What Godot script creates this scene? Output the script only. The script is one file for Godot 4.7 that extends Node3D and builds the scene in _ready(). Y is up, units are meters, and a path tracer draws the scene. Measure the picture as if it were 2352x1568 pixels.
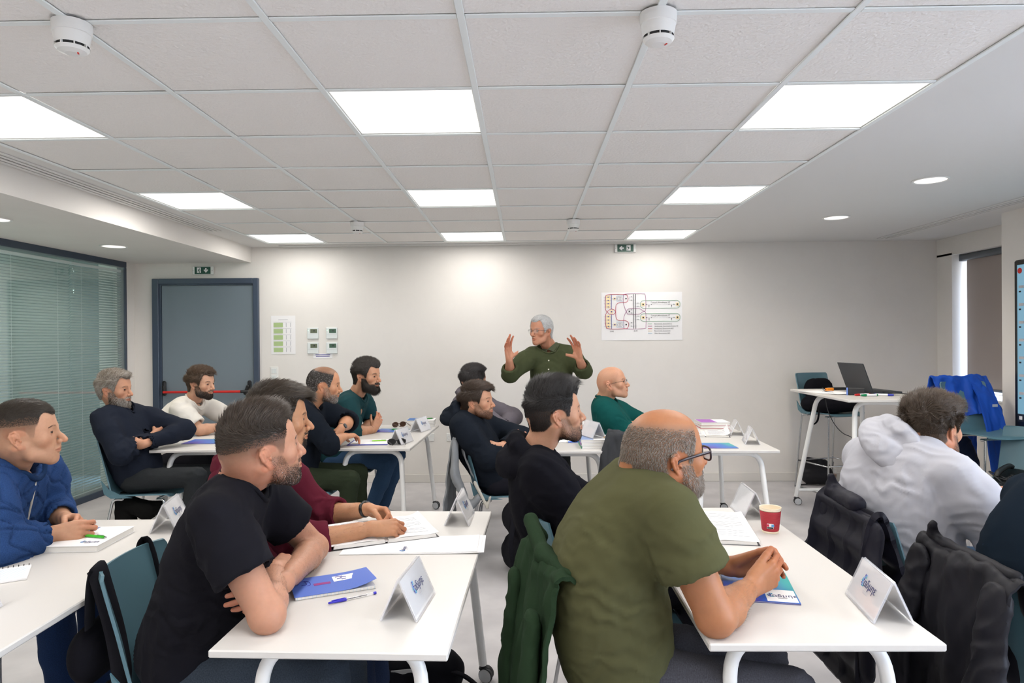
extends Node3D

var noise := FastNoiseLite.new()
var mats := {}
var names := {}

# ---------------------------------------------------------------- naming, materials
func numbered(called: String) -> String:
	var k: int = names.get(called, 0)
	names[called] = k + 1
	return called if k == 0 else "%s_%03d" % [called, k]

func thing(called: String, label: String, category: String, at := Vector3.ZERO, turn := 0.0, group := "") -> Node3D:
	var o := Node3D.new()
	o.name = numbered(called)
	add_child(o)
	o.position = at
	o.rotation.y = turn
	o.set_meta("label", label)
	o.set_meta("category", category)
	if group: o.set_meta("group", group)
	return o

func part(o: Node, called: String, m, mat_: String, label := "") -> MeshInstance3D:
	var i := MeshInstance3D.new()
	i.name = called
	i.mesh = m.mesh() if m is MB else m
	i.material_override = mats[mat_]
	i.cast_shadow = GeometryInstance3D.SHADOW_CASTING_SETTING_ON
	o.add_child(i, true)
	if label: i.set_meta("label", label)
	return i

func struct(called: String, m, mat_: String) -> MeshInstance3D:
	var i := part(self, called, m, mat_)
	i.name = called
	i.set_meta("kind", "structure")
	return i

func copy(o: Node3D, base_name: String, label: String, at: Vector3, turn: float) -> Node3D:
	var c: Node3D = o.duplicate()
	c.name = numbered(base_name)
	add_child(c)
	c.position = at
	c.rotation.y = turn
	c.set_meta("label", label)
	return c

func mat(called: String, c: Color, rough := .6, metal := 0.0, spec := .5) -> StandardMaterial3D:
	var m := StandardMaterial3D.new()
	m.resource_name = called
	m.albedo_color = c
	m.roughness = rough
	m.metallic = metal
	m.metallic_specular = spec
	mats[called] = m
	return m

func rgb(r: int, g: int, b: int) -> Color:
	return Color8(r, g, b)

func noise_tex(freq: float, ramp: Array, size := 512, seed_ := 1, oct := 4, bump := false) -> NoiseTexture2D:
	var n := FastNoiseLite.new()
	n.seed = seed_
	n.frequency = freq
	n.fractal_octaves = oct
	var t := NoiseTexture2D.new()
	t.width = size; t.height = size
	t.seamless = true
	t.noise = n
	if bump:
		t.as_normal_map = true
		t.bump_strength = 4.0
	elif ramp:
		var g := Gradient.new()
		g.offsets = PackedFloat32Array([0.0, 1.0])
		g.colors = PackedColorArray([ramp[0], ramp[1]])
		t.color_ramp = g
	return t

func tri_map(m: StandardMaterial3D, t: Texture2D, scale_: float, bump: Texture2D = null, bscale := .3, world := true) -> void:
	m.uv1_triplanar = true
	m.uv1_world_triplanar = world
	m.uv1_scale = Vector3.ONE * scale_
	if t: m.albedo_texture = t
	if bump:
		m.normal_enabled = true
		m.normal_texture = bump
		m.normal_scale = bscale

func mb_box(s: Vector3, at := Vector3.ZERO, bv := 0.0) -> MB:
	var m := MB.new()
	m.box(s, Transform3D(Basis(), at), bv)
	return m

func span(a: Vector3, b: Vector3, bv := 0.0) -> MB:
	return mb_box((b - a).abs(), (a + b) * .5, bv)

func curve(pts: Array, n := 6) -> PackedVector3Array:      # Catmull-Rom through the points
	var o := PackedVector3Array()
	for i in pts.size() - 1:
		var a: Vector3 = pts[maxi(i - 1, 0)]
		var b: Vector3 = pts[i]
		var c: Vector3 = pts[i + 1]
		var d: Vector3 = pts[mini(i + 2, pts.size() - 1)]
		for k in n:
			o.append(b.cubic_interpolate(c, a, d, float(k) / n))
	o.append(pts[-1])
	return o

func text(o: Node, called: String, s: String, size: float, mat_: String, at: Transform3D, font := "Droid Sans", depth := .0006) -> MeshInstance3D:
	var t := TextMesh.new()
	var f := SystemFont.new()
	f.font_names = PackedStringArray([font])
	t.font = f
	t.text = s
	t.font_size = 64
	t.pixel_size = size / 64.0
	t.depth = depth
	t.curve_step = 4.0
	var i := MeshInstance3D.new()
	i.name = called
	i.mesh = t
	i.material_override = mats[mat_]
	i.transform = at
	o.add_child(i, true)
	return i

func make_materials() -> void:
	var fine := noise_tex(.12, [], 256, 5, 3, true)
	var weave := noise_tex(.30, [], 256, 9, 2, true)
	tri_map(mat("wall", rgb(231, 227, 222), .9), noise_tex(.02, [Color(.985, .985, .985), Color(1, 1, 1)], 256, 3), .4)
	mat("ceiling_paint", rgb(222, 221, 219), .95)
	tri_map(mat("ceiling_tile", rgb(246, 243, 240), .95), noise_tex(.25, [Color(.95, .95, .95), Color(1, 1, 1)], 512, 8, 3), 1.6, fine, .25)
	mat("grid_metal", rgb(236, 241, 241), .6)
	tri_map(mat("floor", rgb(206, 203, 204), .38), noise_tex(.006, [Color(.88, .88, .885), Color(1.0, 1.0, 1.0)], 1024, 21, 7), .45)
	mat("baseboard", rgb(222, 218, 212), .6)
	tri_map(mat("door_paint", rgb(116, 128, 138), .45), null, 60.0, fine, .2)
	mat("door_frame", rgb(62, 74, 92), .4)
	mat("frame_blue", rgb(48, 62, 80), .4)
	mat("black_plastic", rgb(22, 23, 25), .45)
	mat("red_bar", rgb(205, 38, 34), .4)
	mat("white_plastic", rgb(232, 232, 230), .4)
	mat("device_white", rgb(222, 228, 228), .4)
	mat("paper", rgb(240, 239, 240), .8)
	mat("paper_edge", rgb(228, 226, 222), .85)
	mat("ink", rgb(45, 45, 52), .8)
	mat("grey_ink", rgb(182, 182, 188), .8)
	mat("ink_green", rgb(120, 170, 130), .8)
	mat("ink_pale_green", rgb(178, 205, 135), .8)
	mat("ink_purple", rgb(165, 75, 140), .8)
	mat("ink_red", rgb(196, 50, 80), .8)
	mat("ink_blue", rgb(60, 55, 150), .8)
	mat("ink_sky", rgb(170, 205, 230), .8)
	mat("ink_sand", rgb(246, 226, 180), .8)
	mat("sign_green", rgb(14, 74, 58), .4)
	mat("lcd", rgb(100, 108, 88), .25)
	mat("lcd_green", rgb(72, 100, 84), .25)
	tri_map(mat("table_white", rgb(208, 205, 201), .36), null, 60.0, fine, .03)
	mat("leg_white", rgb(238, 238, 236), .32)
	mat("chrome", rgb(200, 202, 204), .18, 1.0)
	mat("steel", rgb(170, 172, 174), .35, 1.0)
	mat("rubber", rgb(38, 39, 42), .6)
	mat("wheel_grey", rgb(190, 192, 194), .5)
	tri_map(mat("teal", rgb(82, 116, 128), .42), null, 50.0, fine, .12)
	mat("slat", rgb(176, 190, 186), .4)
	mat("corridor", rgb(104, 124, 122), .9)
	mat("roller", rgb(92, 98, 104), .5)
	tri_map(mat("shade_cloth", rgb(166, 155, 149), .85), null, 80.0, weave, .3)
	mat("screen_body", rgb(20, 22, 24), .3)
	mat("laptop_grey", rgb(52, 56, 62), .45, .3)
	mat("outside", rgb(236, 230, 222), .9)
	var v := mat("color", Color.WHITE, .55)
	v.vertex_color_use_as_albedo = true
	v = mat("gloss", Color.WHITE, .3)
	v.vertex_color_use_as_albedo = true
	v = mat("skin", Color.WHITE, .48, 0.0, .4)
	v.vertex_color_use_as_albedo = true
	v.subsurf_scatter_enabled = true
	v.subsurf_scatter_strength = .12
	tri_map(v, null, 90.0, fine, .18, false)
	v = mat("hair", Color.WHITE, .42, 0.0, .45)
	v.vertex_color_use_as_albedo = true
	v = mat("cloth", Color.WHITE, .92, 0.0, .25)
	v.vertex_color_use_as_albedo = true
	tri_map(v, noise_tex(.2, [Color(.88, .88, .88), Color(1, 1, 1)], 256, 4, 3), 30.0, weave, .35, false)
	v = mat("fleece", Color.WHITE, .95, 0.0, .2)
	v.vertex_color_use_as_albedo = true
	tri_map(v, noise_tex(.3, [Color(.80, .80, .80), Color(1, 1, 1)], 256, 6, 3), 22.0, weave, .6, false)
	v = mat("denim", Color.WHITE, .9, 0.0, .25)
	v.vertex_color_use_as_albedo = true
	tri_map(v, noise_tex(.06, [Color(.70, .70, .70), Color(1, 1, 1)], 256, 14, 5), 14.0, weave, .5, false)
	v = mat("nylon", Color.WHITE, .55, 0.0, .32)
	v.vertex_color_use_as_albedo = true
	tri_map(v, null, 45.0, weave, .15, false)
	v = mat("eye", Color.WHITE, .08)
	v.vertex_color_use_as_albedo = true
	for k in ["glasses_thick", "glasses_half", "glasses_thin"]:
		v = mat(k, Color.WHITE, .3)
		v.vertex_color_use_as_albedo = true
	v = mat("glass", Color(1, 1, 1, .06), .02)
	v.transparency = BaseMaterial3D.TRANSPARENCY_ALPHA
	v = mat("pane", Color(.80, .90, .88, .10), .02)
	v.transparency = BaseMaterial3D.TRANSPARENCY_ALPHA
	v = mat("acrylic", Color(.96, .97, 1.0, .14), .05)
	v.transparency = BaseMaterial3D.TRANSPARENCY_ALPHA
	glow("lamp", Color(1.0, .99, .97), 2.2)
	glow("lamp_round", Color(1.0, .97, .93), 2.2)
	glow("screen_blue", rgb(150, 205, 232), .9)
	mats.screen_blue.albedo_color = rgb(12, 14, 16)
	glow("led_green", rgb(120, 255, 170), 1.0)
	glow("lcd_lit", rgb(150, 190, 120), .5)

func glow(called: String, c: Color, e: float) -> void:
	var m := mat(called, rgb(230, 230, 230), .5)
	m.emission_enabled = true
	m.emission = c
	m.emission_energy_multiplier = e
# ---------------------------------------------------------------- mesh building
class MB:
	var v := PackedVector3Array()
	var n := PackedVector3Array()
	var c := PackedColorArray()
	var ix := PackedInt32Array()
	var col := Color(1, 1, 1)

	func vert(p: Vector3, nn: Vector3) -> int:
		v.append(p); n.append(nn); c.append(col)
		return v.size() - 1

	func tri(a: int, b: int, d: int) -> void:      # a, b, d counter-clockwise seen from outside; stored clockwise
		ix.append(a); ix.append(d); ix.append(b)

	func quad(a: Vector3, b: Vector3, d: Vector3, e: Vector3) -> void:   # counter-clockwise seen from outside
		var nn := (b - a).cross(d - a)
		if nn.length_squared() < 1e-16:
			nn = (d - a).cross(e - a)
		nn = nn.normalized()
		var i := vert(a, nn)
		vert(b, nn); vert(d, nn); vert(e, nn)
		tri(i, i + 1, i + 2); tri(i, i + 2, i + 3)

	func tri3(a: Vector3, b: Vector3, d: Vector3) -> void:
		var nn := (b - a).cross(d - a).normalized()
		var i := vert(a, nn)
		vert(b, nn); vert(d, nn)
		tri(i, i + 1, i + 2)

	# box with chamfered edges, t: where it stands
	func box(s: Vector3, t := Transform3D(), bv := 0.0) -> void:
		var h := s * 0.5
		bv = minf(bv, minf(h.x, minf(h.y, h.z)) * 0.9)
		if bv <= 0.0:
			for ax in 3:
				for sg in [-1.0, 1.0]:
					var nn := Vector3.ZERO; nn[ax] = sg
					var u := Vector3.ZERO; u[(ax + 1) % 3] = 1.0
					var w := nn.cross(u)
					var o := nn * h[ax]
					var uu := u * h[(ax + 1) % 3]
					var ww := w * h[(ax + 2) % 3]
					quad(t * (o - uu - ww), t * (o + uu - ww), t * (o + uu + ww), t * (o - uu + ww))
			return
		var b := h - Vector3.ONE * bv
		for ax in 3:
			for sg in [-1.0, 1.0]:
				var nn := Vector3.ZERO; nn[ax] = sg
				var a1 := (ax + 1) % 3
				var a2 := (ax + 2) % 3
				var u := Vector3.ZERO; u[a1] = 1.0
				var w := nn.cross(u)
				var o := nn * h[ax]
				quad(t * (o - u * b[a1] - w * b[a2]), t * (o + u * b[a1] - w * b[a2]), t * (o + u * b[a1] + w * b[a2]), t * (o - u * b[a1] + w * b[a2]))
		for ax in 3:                                    # edges along ax
			var a1 := (ax + 1) % 3
			var a2 := (ax + 2) % 3
			for s1 in [-1.0, 1.0]:
				for s2 in [-1.0, 1.0]:
					var p := Vector3.ZERO; p[a1] = s1 * h[a1]; p[a2] = s2 * b[a2]
					var q := Vector3.ZERO; q[a1] = s1 * b[a1]; q[a2] = s2 * h[a2]
					var e := Vector3.ZERO; e[ax] = b[ax]
					if (e * 2.0).cross(q - p).dot(p + q) > 0.0:
						quad(t * (p - e), t * (p + e), t * (q + e), t * (q - e))
					else:
						quad(t * (p + e), t * (p - e), t * (q - e), t * (q + e))
		for sx in [-1.0, 1.0]:
			for sy in [-1.0, 1.0]:
				for sz in [-1.0, 1.0]:
					var p1 := Vector3(sx * h.x, sy * b.y, sz * b.z)
					var p2 := Vector3(sx * b.x, sy * h.y, sz * b.z)
					var p3 := Vector3(sx * b.x, sy * b.y, sz * h.z)
					if sx * sy * sz > 0:
						tri3(t * p1, t * p2, t * p3)
					else:
						tri3(t * p1, t * p3, t * p2)

	# tube through points; r a number or an array of radii
	func tube(pts: PackedVector3Array, r, sides := 10, caps := true, squash := 1.0, up := Vector3.ZERO) -> void:
		var m := pts.size()
		var tg := (pts[1] - pts[0]).normalized()
		var nn := up
		if nn == Vector3.ZERO:
			nn = Vector3.UP if absf(tg.y) < 0.9 else Vector3.RIGHT
		nn = (nn - tg * nn.dot(tg)).normalized()
		var base := v.size()
		for i in m:
			if i > 0:
				var t2 := (pts[mini(i + 1, m - 1)] - pts[i - 1]).normalized()
				nn = (nn - t2 * nn.dot(t2)).normalized()
				tg = t2
			var bb := tg.cross(nn)
			var rr: float = r if r is float else r[i]
			for k in sides:
				var a := TAU * k / sides
				var d := nn * cos(a) * squash + bb * sin(a)
				vert(pts[i] + d * rr, (nn * cos(a) / squash + bb * sin(a)).normalized())
		for i in m - 1:
			for k in sides:
				var k2 := (k + 1) % sides
				var a := base + i * sides + k
				var b := base + i * sides + k2
				tri(a, b, b + sides); tri(a, b + sides, a + sides)
		if caps:
			for e in 2:
				var s := base + (0 if e == 0 else (m - 1) * sides)
				var t0 := (pts[0] - pts[1]).normalized() if e == 0 else (pts[m - 1] - pts[m - 2]).normalized()
				var cc := vert(pts[0] if e == 0 else pts[m - 1], t0)
				var st := v.size()
				for k in sides:
					vert(v[s + k], t0)
				for k in sides:
					var k2 := (k + 1) % sides
					if e == 0:
						tri(cc, st + k2, st + k)
					else:
						tri(cc, st + k, st + k2)

	# profile: (radius, height) pairs from bottom to top, seen with the outside to the right
	func lathe(prof: PackedVector2Array, t := Transform3D(), seg := 24) -> void:
		for i in prof.size() - 1:
			var p := prof[i]
			var q := prof[i + 1]
			var d := q - p
			if d.length() < 1e-7:
				continue
			var nl := Vector2(d.y, -d.x).normalized()
			var s := v.size()
			for k in seg + 1:
				var a := TAU * k / seg
				var e := Vector3(cos(a), 0, -sin(a))
				var nn := (t.basis * (e * nl.x + Vector3.UP * nl.y)).normalized()
				vert(t * (e * p.x + Vector3.UP * p.y), nn)
				vert(t * (e * q.x + Vector3.UP * q.y), nn)
			for k in seg:
				var a := s + k * 2
				tri(a, a + 2, a + 3); tri(a, a + 3, a + 1)

	# flat outline (x, y) with thickness d along z, counter-clockwise
	func prism(poly: PackedVector2Array, d: float, t := Transform3D()) -> void:
		if Geometry2D.is_polygon_clockwise(poly):
			poly.reverse()
		var tr := Geometry2D.triangulate_polygon(poly)
		for i in range(0, tr.size(), 3):
			var a := poly[tr[i]]
			var b := poly[tr[i + 1]]
			var e := poly[tr[i + 2]]
			if (b - a).cross(e - a) < 0:
				var w := b; b = e; e = w
			tri3(t * Vector3(a.x, a.y, d * .5), t * Vector3(b.x, b.y, d * .5), t * Vector3(e.x, e.y, d * .5))
			tri3(t * Vector3(a.x, a.y, -d * .5), t * Vector3(e.x, e.y, -d * .5), t * Vector3(b.x, b.y, -d * .5))
		for i in poly.size():
			var a := poly[i]
			var b := poly[(i + 1) % poly.size()]
			quad(t * Vector3(a.x, a.y, -d * .5), t * Vector3(b.x, b.y, -d * .5), t * Vector3(b.x, b.y, d * .5), t * Vector3(a.x, a.y, d * .5))

	# closed sheet of thickness th from a grid of points (rows x cols)
	func sheet(g: Array, th: float) -> void:
		var R := g.size()
		var C: int = g[0].size()
		var nr := []
		for i in R:
			var row := PackedVector3Array()
			for j in C:
				var du: Vector3 = g[mini(i + 1, R - 1)][j] - g[maxi(i - 1, 0)][j]
				var dv: Vector3 = g[i][mini(j + 1, C - 1)] - g[i][maxi(j - 1, 0)]
				row.append(du.cross(dv).normalized())
			nr.append(row)
		for side in 2:
			var s := v.size()
			var sg := 1.0 if side == 0 else -1.0
			for i in R:
				for j in C:
					vert(g[i][j] + nr[i][j] * (th * .5 * sg), nr[i][j] * sg)
			for i in R - 1:
				for j in C - 1:
					var a := s + i * C + j
					if side == 0:
						tri(a, a + C, a + C + 1); tri(a, a + C + 1, a + 1)
					else:
						tri(a, a + C + 1, a + C); tri(a, a + 1, a + C + 1)
		var ring := []
		for j in C: ring.append([0, j])
		for i in range(1, R): ring.append([i, C - 1])
		for j in range(C - 2, -1, -1): ring.append([R - 1, j])
		for i in range(R - 2, 0, -1): ring.append([i, 0])
		for k in ring.size():
			var a = ring[k]
			var b = ring[(k + 1) % ring.size()]
			var pa: Vector3 = g[a[0]][a[1]]
			var pb: Vector3 = g[b[0]][b[1]]
			var na: Vector3 = nr[a[0]][a[1]] * th * .5
			var nb: Vector3 = nr[b[0]][b[1]] * th * .5
			quad(pa + na, pb + nb, pb - nb, pa - na)

	func smooth() -> void:       # normals from the faces, one per vertex
		for i in n.size():
			n[i] = Vector3.ZERO
		for i in range(0, ix.size(), 3):
			var a := ix[i]
			var b := ix[i + 1]
			var d := ix[i + 2]
			var f := (v[d] - v[a]).cross(v[b] - v[a])
			n[a] += f; n[b] += f; n[d] += f
		for i in n.size():
			n[i] = n[i].normalized() if n[i].length_squared() > 1e-20 else Vector3.UP

	func add(o: MB) -> void:
		var s := v.size()
		v.append_array(o.v); n.append_array(o.n); c.append_array(o.c)
		for i in o.ix:
			ix.append(i + s)

	func mesh(colored := true) -> ArrayMesh:
		var a := []
		a.resize(Mesh.ARRAY_MAX)
		a[Mesh.ARRAY_VERTEX] = v
		a[Mesh.ARRAY_NORMAL] = n
		if colored:
			a[Mesh.ARRAY_COLOR] = c
		a[Mesh.ARRAY_INDEX] = ix
		var m := ArrayMesh.new()
		m.add_surface_from_arrays(Mesh.PRIMITIVE_TRIANGLES, a)
		return m


# ---------------------------------------------------------------- distance field, meshed as surface nets
class Fld:
	var o: Vector3
	var h: float
	var nx: int
	var ny: int
	var nz: int
	var d := PackedFloat32Array()
	var km := .03                          # widest blend that may still come

	func _init(lo: Vector3, hi: Vector3, cell: float) -> void:
		o = lo; h = cell
		nx = int((hi.x - lo.x) / cell) + 2
		ny = int((hi.y - lo.y) / cell) + 2
		nz = int((hi.z - lo.z) / cell) + 2
		d.resize(nx * ny * nz)
		d.fill(0.25)

	# tapered capsule; v, q: squashed to q of its thickness along v; mode 0 joins, 1 cuts away, 2 joins hard
	func cap(a: Vector3, b: Vector3, ra: float, rb: float, k := 0.02, v := Vector3.ZERO, q := 1.0, cut := false) -> void:
		var kk := maxf(k, km) if not cut else k
		var rm := maxf(ra, rb) * maxf(1.0, q) + kk + h * 2.5
		var lo := (Vector3(minf(a.x, b.x), minf(a.y, b.y), minf(a.z, b.z)) - Vector3.ONE * rm - o) / h
		var hi := (Vector3(maxf(a.x, b.x), maxf(a.y, b.y), maxf(a.z, b.z)) + Vector3.ONE * rm - o) / h
		var x0 := maxi(0, int(lo.x)); var x1 := mini(nx - 1, int(hi.x) + 1)
		var y0 := maxi(0, int(lo.y)); var y1 := mini(ny - 1, int(hi.y) + 1)
		var z0 := maxi(0, int(lo.z)); var z1 := mini(nz - 1, int(hi.z) + 1)
		var s := 1.0 / q - 1.0
		var sq := v != Vector3.ZERO and q != 1.0
		var ab := b - a
		if sq: ab += v * (ab.dot(v) * s)
		var inv := 1.0 / maxf(ab.length_squared(), 1e-12)
		var dr := rb - ra
		var sc := 1.0
		if sq: sc = (q + 1.0) * 0.5 if q < 1.0 else 1.0
		var lim := kk + h * 3.0
		var dd: PackedFloat32Array = d
		for z in range(z0, z1 + 1):
			for y in range(y0, y1 + 1):
				var i := (z * ny + y) * nx + x0
				var w0 := Vector3(o.x + x0 * h, o.y + y * h, o.z + z * h) - a
				for x in range(x0, x1 + 1):
					var w := w0
					if sq: w += v * (w.dot(v) * s)
					var t := clampf(w.dot(ab) * inv, 0.0, 1.0)
					var f := ((w - ab * t).length() - ra - dr * t) * sc
					if f < lim:
						var e := dd[i]
						if cut:
							f = -f
							if k > 0.0:
								var g := clampf(0.5 - 0.5 * (e - f) / k, 0.0, 1.0)
								dd[i] = e + (f - e) * g + k * g * (1.0 - g)
							elif f > e:
								dd[i] = f
						elif k > 0.0:
							var g := clampf(0.5 + 0.5 * (e - f) / k, 0.0, 1.0)
							dd[i] = e + (f - e) * g - k * g * (1.0 - g)
						elif f < e:
							dd[i] = f
					w0.x += h
					i += 1

	func ball(a: Vector3, r: float, k := 0.02, v := Vector3.ZERO, q := 1.0, cut := false) -> void:
		cap(a, a, r, r, k, v, q, cut)

	# cuts away what lies beyond a plane, within rad of p
	func slice(p: Vector3, nn: Vector3, rad: float) -> void:
		var lo := (p - Vector3.ONE * rad - o) / h
		var hi := (p + Vector3.ONE * rad - o) / h
		for z in range(maxi(0, int(lo.z)), mini(nz - 1, int(hi.z) + 1) + 1):
			for y in range(maxi(0, int(lo.y)), mini(ny - 1, int(hi.y) + 1) + 1):
				for x in range(maxi(0, int(lo.x)), mini(nx - 1, int(hi.x) + 1) + 1):
					var w := o + Vector3(x, y, z) * h - p
					if w.length_squared() < rad * rad:
						var f := w.dot(nn)
						var i := (z * ny + y) * nx + x
						if f > d[i]: d[i] = f

	func at(p: Vector3) -> float:
		var g := (p - o) / h
		var x := clampi(int(g.x), 0, nx - 2); var y := clampi(int(g.y), 0, ny - 2); var z := clampi(int(g.z), 0, nz - 2)
		g -= Vector3(x, y, z)
		var i := (z * ny + y) * nx + x
		var a := lerpf(lerpf(d[i], d[i + 1], g.x), lerpf(d[i + nx], d[i + nx + 1], g.x), g.y)
		i += nx * ny
		var b := lerpf(lerpf(d[i], d[i + 1], g.x), lerpf(d[i + nx], d[i + nx + 1], g.x), g.y)
		return lerpf(a, b, g.z)

	func mesh() -> MB:
		var m := MB.new()
		var id := PackedInt32Array()
		id.resize(nx * ny * nz)
		id.fill(-1)
		var sy := nx
		var sz := nx * ny
		var dd: PackedFloat32Array = d
		var lim := h * 2.8
		var used := PackedInt32Array()
		for z in nz - 1:
			for y in ny - 1:
				var i := (z * ny + y) * nx - 1
				for x in nx - 1:
					i += 1
					var a := dd[i]
					if a > lim or a < -lim:
						continue
					var b := dd[i + 1]
					var c1 := dd[i + sy]
					var e := dd[i + sy + 1]
					var a2 := dd[i + sz]
					var b2 := dd[i + sz + 1]
					var c2 := dd[i + sz + sy]
					var e2 := dd[i + sz + sy + 1]
					var mn := minf(minf(minf(a, b), minf(c1, e)), minf(minf(a2, b2), minf(c2, e2)))
					var mx := maxf(maxf(maxf(a, b), maxf(c1, e)), maxf(maxf(a2, b2), maxf(c2, e2)))
					if mn >= 0.0 or mx < 0.0:
						continue
					var s := Vector3.ZERO
					var n := 0
					if (a < 0.0) != (b < 0.0): s += Vector3(a / (a - b), 0, 0); n += 1
					if (c1 < 0.0) != (e < 0.0): s += Vector3(c1 / (c1 - e), 1, 0); n += 1
					if (a2 < 0.0) != (b2 < 0.0): s += Vector3(a2 / (a2 - b2), 0, 1); n += 1
					if (c2 < 0.0) != (e2 < 0.0): s += Vector3(c2 / (c2 - e2), 1, 1); n += 1
					if (a < 0.0) != (c1 < 0.0): s += Vector3(0, a / (a - c1), 0); n += 1
					if (b < 0.0) != (e < 0.0): s += Vector3(1, b / (b - e), 0); n += 1
					if (a2 < 0.0) != (c2 < 0.0): s += Vector3(0, a2 / (a2 - c2), 1); n += 1
					if (b2 < 0.0) != (e2 < 0.0): s += Vector3(1, b2 / (b2 - e2), 1); n += 1
					if (a < 0.0) != (a2 < 0.0): s += Vector3(0, 0, a / (a - a2)); n += 1
					if (b < 0.0) != (b2 < 0.0): s += Vector3(1, 0, b / (b - b2)); n += 1
					if (c1 < 0.0) != (c2 < 0.0): s += Vector3(0, 1, c1 / (c1 - c2)); n += 1
					if (e < 0.0) != (e2 < 0.0): s += Vector3(1, 1, e / (e - e2)); n += 1
					var g := Vector3(b + e + b2 + e2 - a - c1 - a2 - c2, c1 + e + c2 + e2 - a - b - a2 - b2, a2 + b2 + c2 + e2 - a - b - c1 - e)
					id[i] = m.v.size()
					used.append(i)
					m.v.append(o + (Vector3(x, y, z) + s / n) * h)
					m.n.append(g.normalized())
		for i in used:
			var a := dd[i] < 0.0
			var q0 := id[i]
			var y := (i / nx) % ny
			var x := i % nx
			var z := i / sz
			if y > 0 and z > 0 and (dd[i + 1] < 0.0) != a:
				_q(m.ix, q0, id[i - sy], id[i - sy - sz], id[i - sz], a)
			if x > 0 and z > 0 and (dd[i + sy] < 0.0) != a:
				_q(m.ix, q0, id[i - sz], id[i - sz - 1], id[i - 1], a)
			if x > 0 and y > 0 and (dd[i + sz] < 0.0) != a:
				_q(m.ix, q0, id[i - 1], id[i - 1 - sy], id[i - sy], a)
		m.c.resize(m.v.size())
		m.c.fill(Color(1, 1, 1))
		return m

	func _q(ix: PackedInt32Array, a: int, b: int, e: int, f: int, inside: bool) -> void:
		if a < 0 or b < 0 or e < 0 or f < 0:
			return
		if inside:
			ix.append(a); ix.append(e); ix.append(b); ix.append(a); ix.append(f); ix.append(e)
		else:
			ix.append(a); ix.append(b); ix.append(e); ix.append(a); ix.append(e); ix.append(f)
# ---------------------------------------------------------------- people
func lin(r: float, g: float, b: float) -> Color:
	return Color(r / 255.0, g / 255.0, b / 255.0).srgb_to_linear()

static func h01(i: int) -> float:
	var x := (i * 374761393 + 668265263) & 0x7fffffff
	x = ((x ^ (x >> 13)) * 1274126177) & 0x7fffffff
	return float((x ^ (x >> 16)) & 0xffff) / 65535.0

static func hv(i: int) -> Vector3:
	return Vector3(h01(i * 3 + 1) - .5, h01(i * 3 + 2) - .5, h01(i * 3 + 7) - .5) * 2.0

static func ss(a: float, b: float, x: float) -> float:
	var t := clampf((x - a) / (b - a), 0.0, 1.0)
	return t * t * (3.0 - 2.0 * t)

func face_basis(yaw: float, pitch: float, roll: float) -> Basis:   # yaw: degrees from +x towards -z; looks along its z
	var a := deg_to_rad(yaw)
	var p := deg_to_rad(pitch)
	var z := Vector3(cos(p) * cos(a), sin(p), -cos(p) * sin(a))
	var x := Vector3.UP.cross(z).normalized()
	var b := Basis(x, z.cross(x), z)
	return Basis(z, deg_to_rad(roll)) * b

# lower edge of the hair on a head looking along +z
static func hairline(p: Vector3, H: Dictionary) -> float:
	var z := p.z
	var rec: float = H.get("rec", 0.0)
	var front: float = .062 + rec + H.get("temple", .012) * ss(.018, .045, absf(p.x))
	var y := front
	y = lerpf(y, .030, ss(.062, .045, z))
	y = lerpf(y, -.004 - H.get("burn", .008), ss(.045, .034, z))
	y = lerpf(y, -.030, ss(-.010, -.03, z))
	y = lerpf(y, H.get("nape", -.068), ss(-.03, -.07, z))
	if p.y < -.005: y += maxf(0.0, -.104 - z) * 5.0
	return p.y - y

static func beardness(p: Vector3, H: Dictionary) -> float:
	var ax := absf(p.x)
	if p.z < -.012 + H.get("bback", 0.0) or p.y < -.150 or p.y > .0:
		return 0.0
	var cheek: float = lerpf(-.052, -.010, ss(.055, .026, p.z)) + H.get("cheek", 0.0)   # upper edge on the cheek
	var b := ss(0.0, -.012, p.y - cheek) * ss(-.012, .004, p.z)
	b *= ss(-.142, -.120, p.y + maxf(0.0, .05 - p.z) * -.25)
	var lip := Vector2(ax / .026, (p.y + .066) / .0105).length()
	b *= ss(.92, 1.15, lip)
	if p.y > -.058 and ax < .030:                       # moustache under the nose
		b = ss(-.0465, -.051, p.y) * ss(.030, .024, ax)
	if H.get("goatee", false):
		b *= ss(.034, .026, ax) * ss(.055, .07, p.z)
	return clampf(b, 0.0, 1.0)

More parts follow.
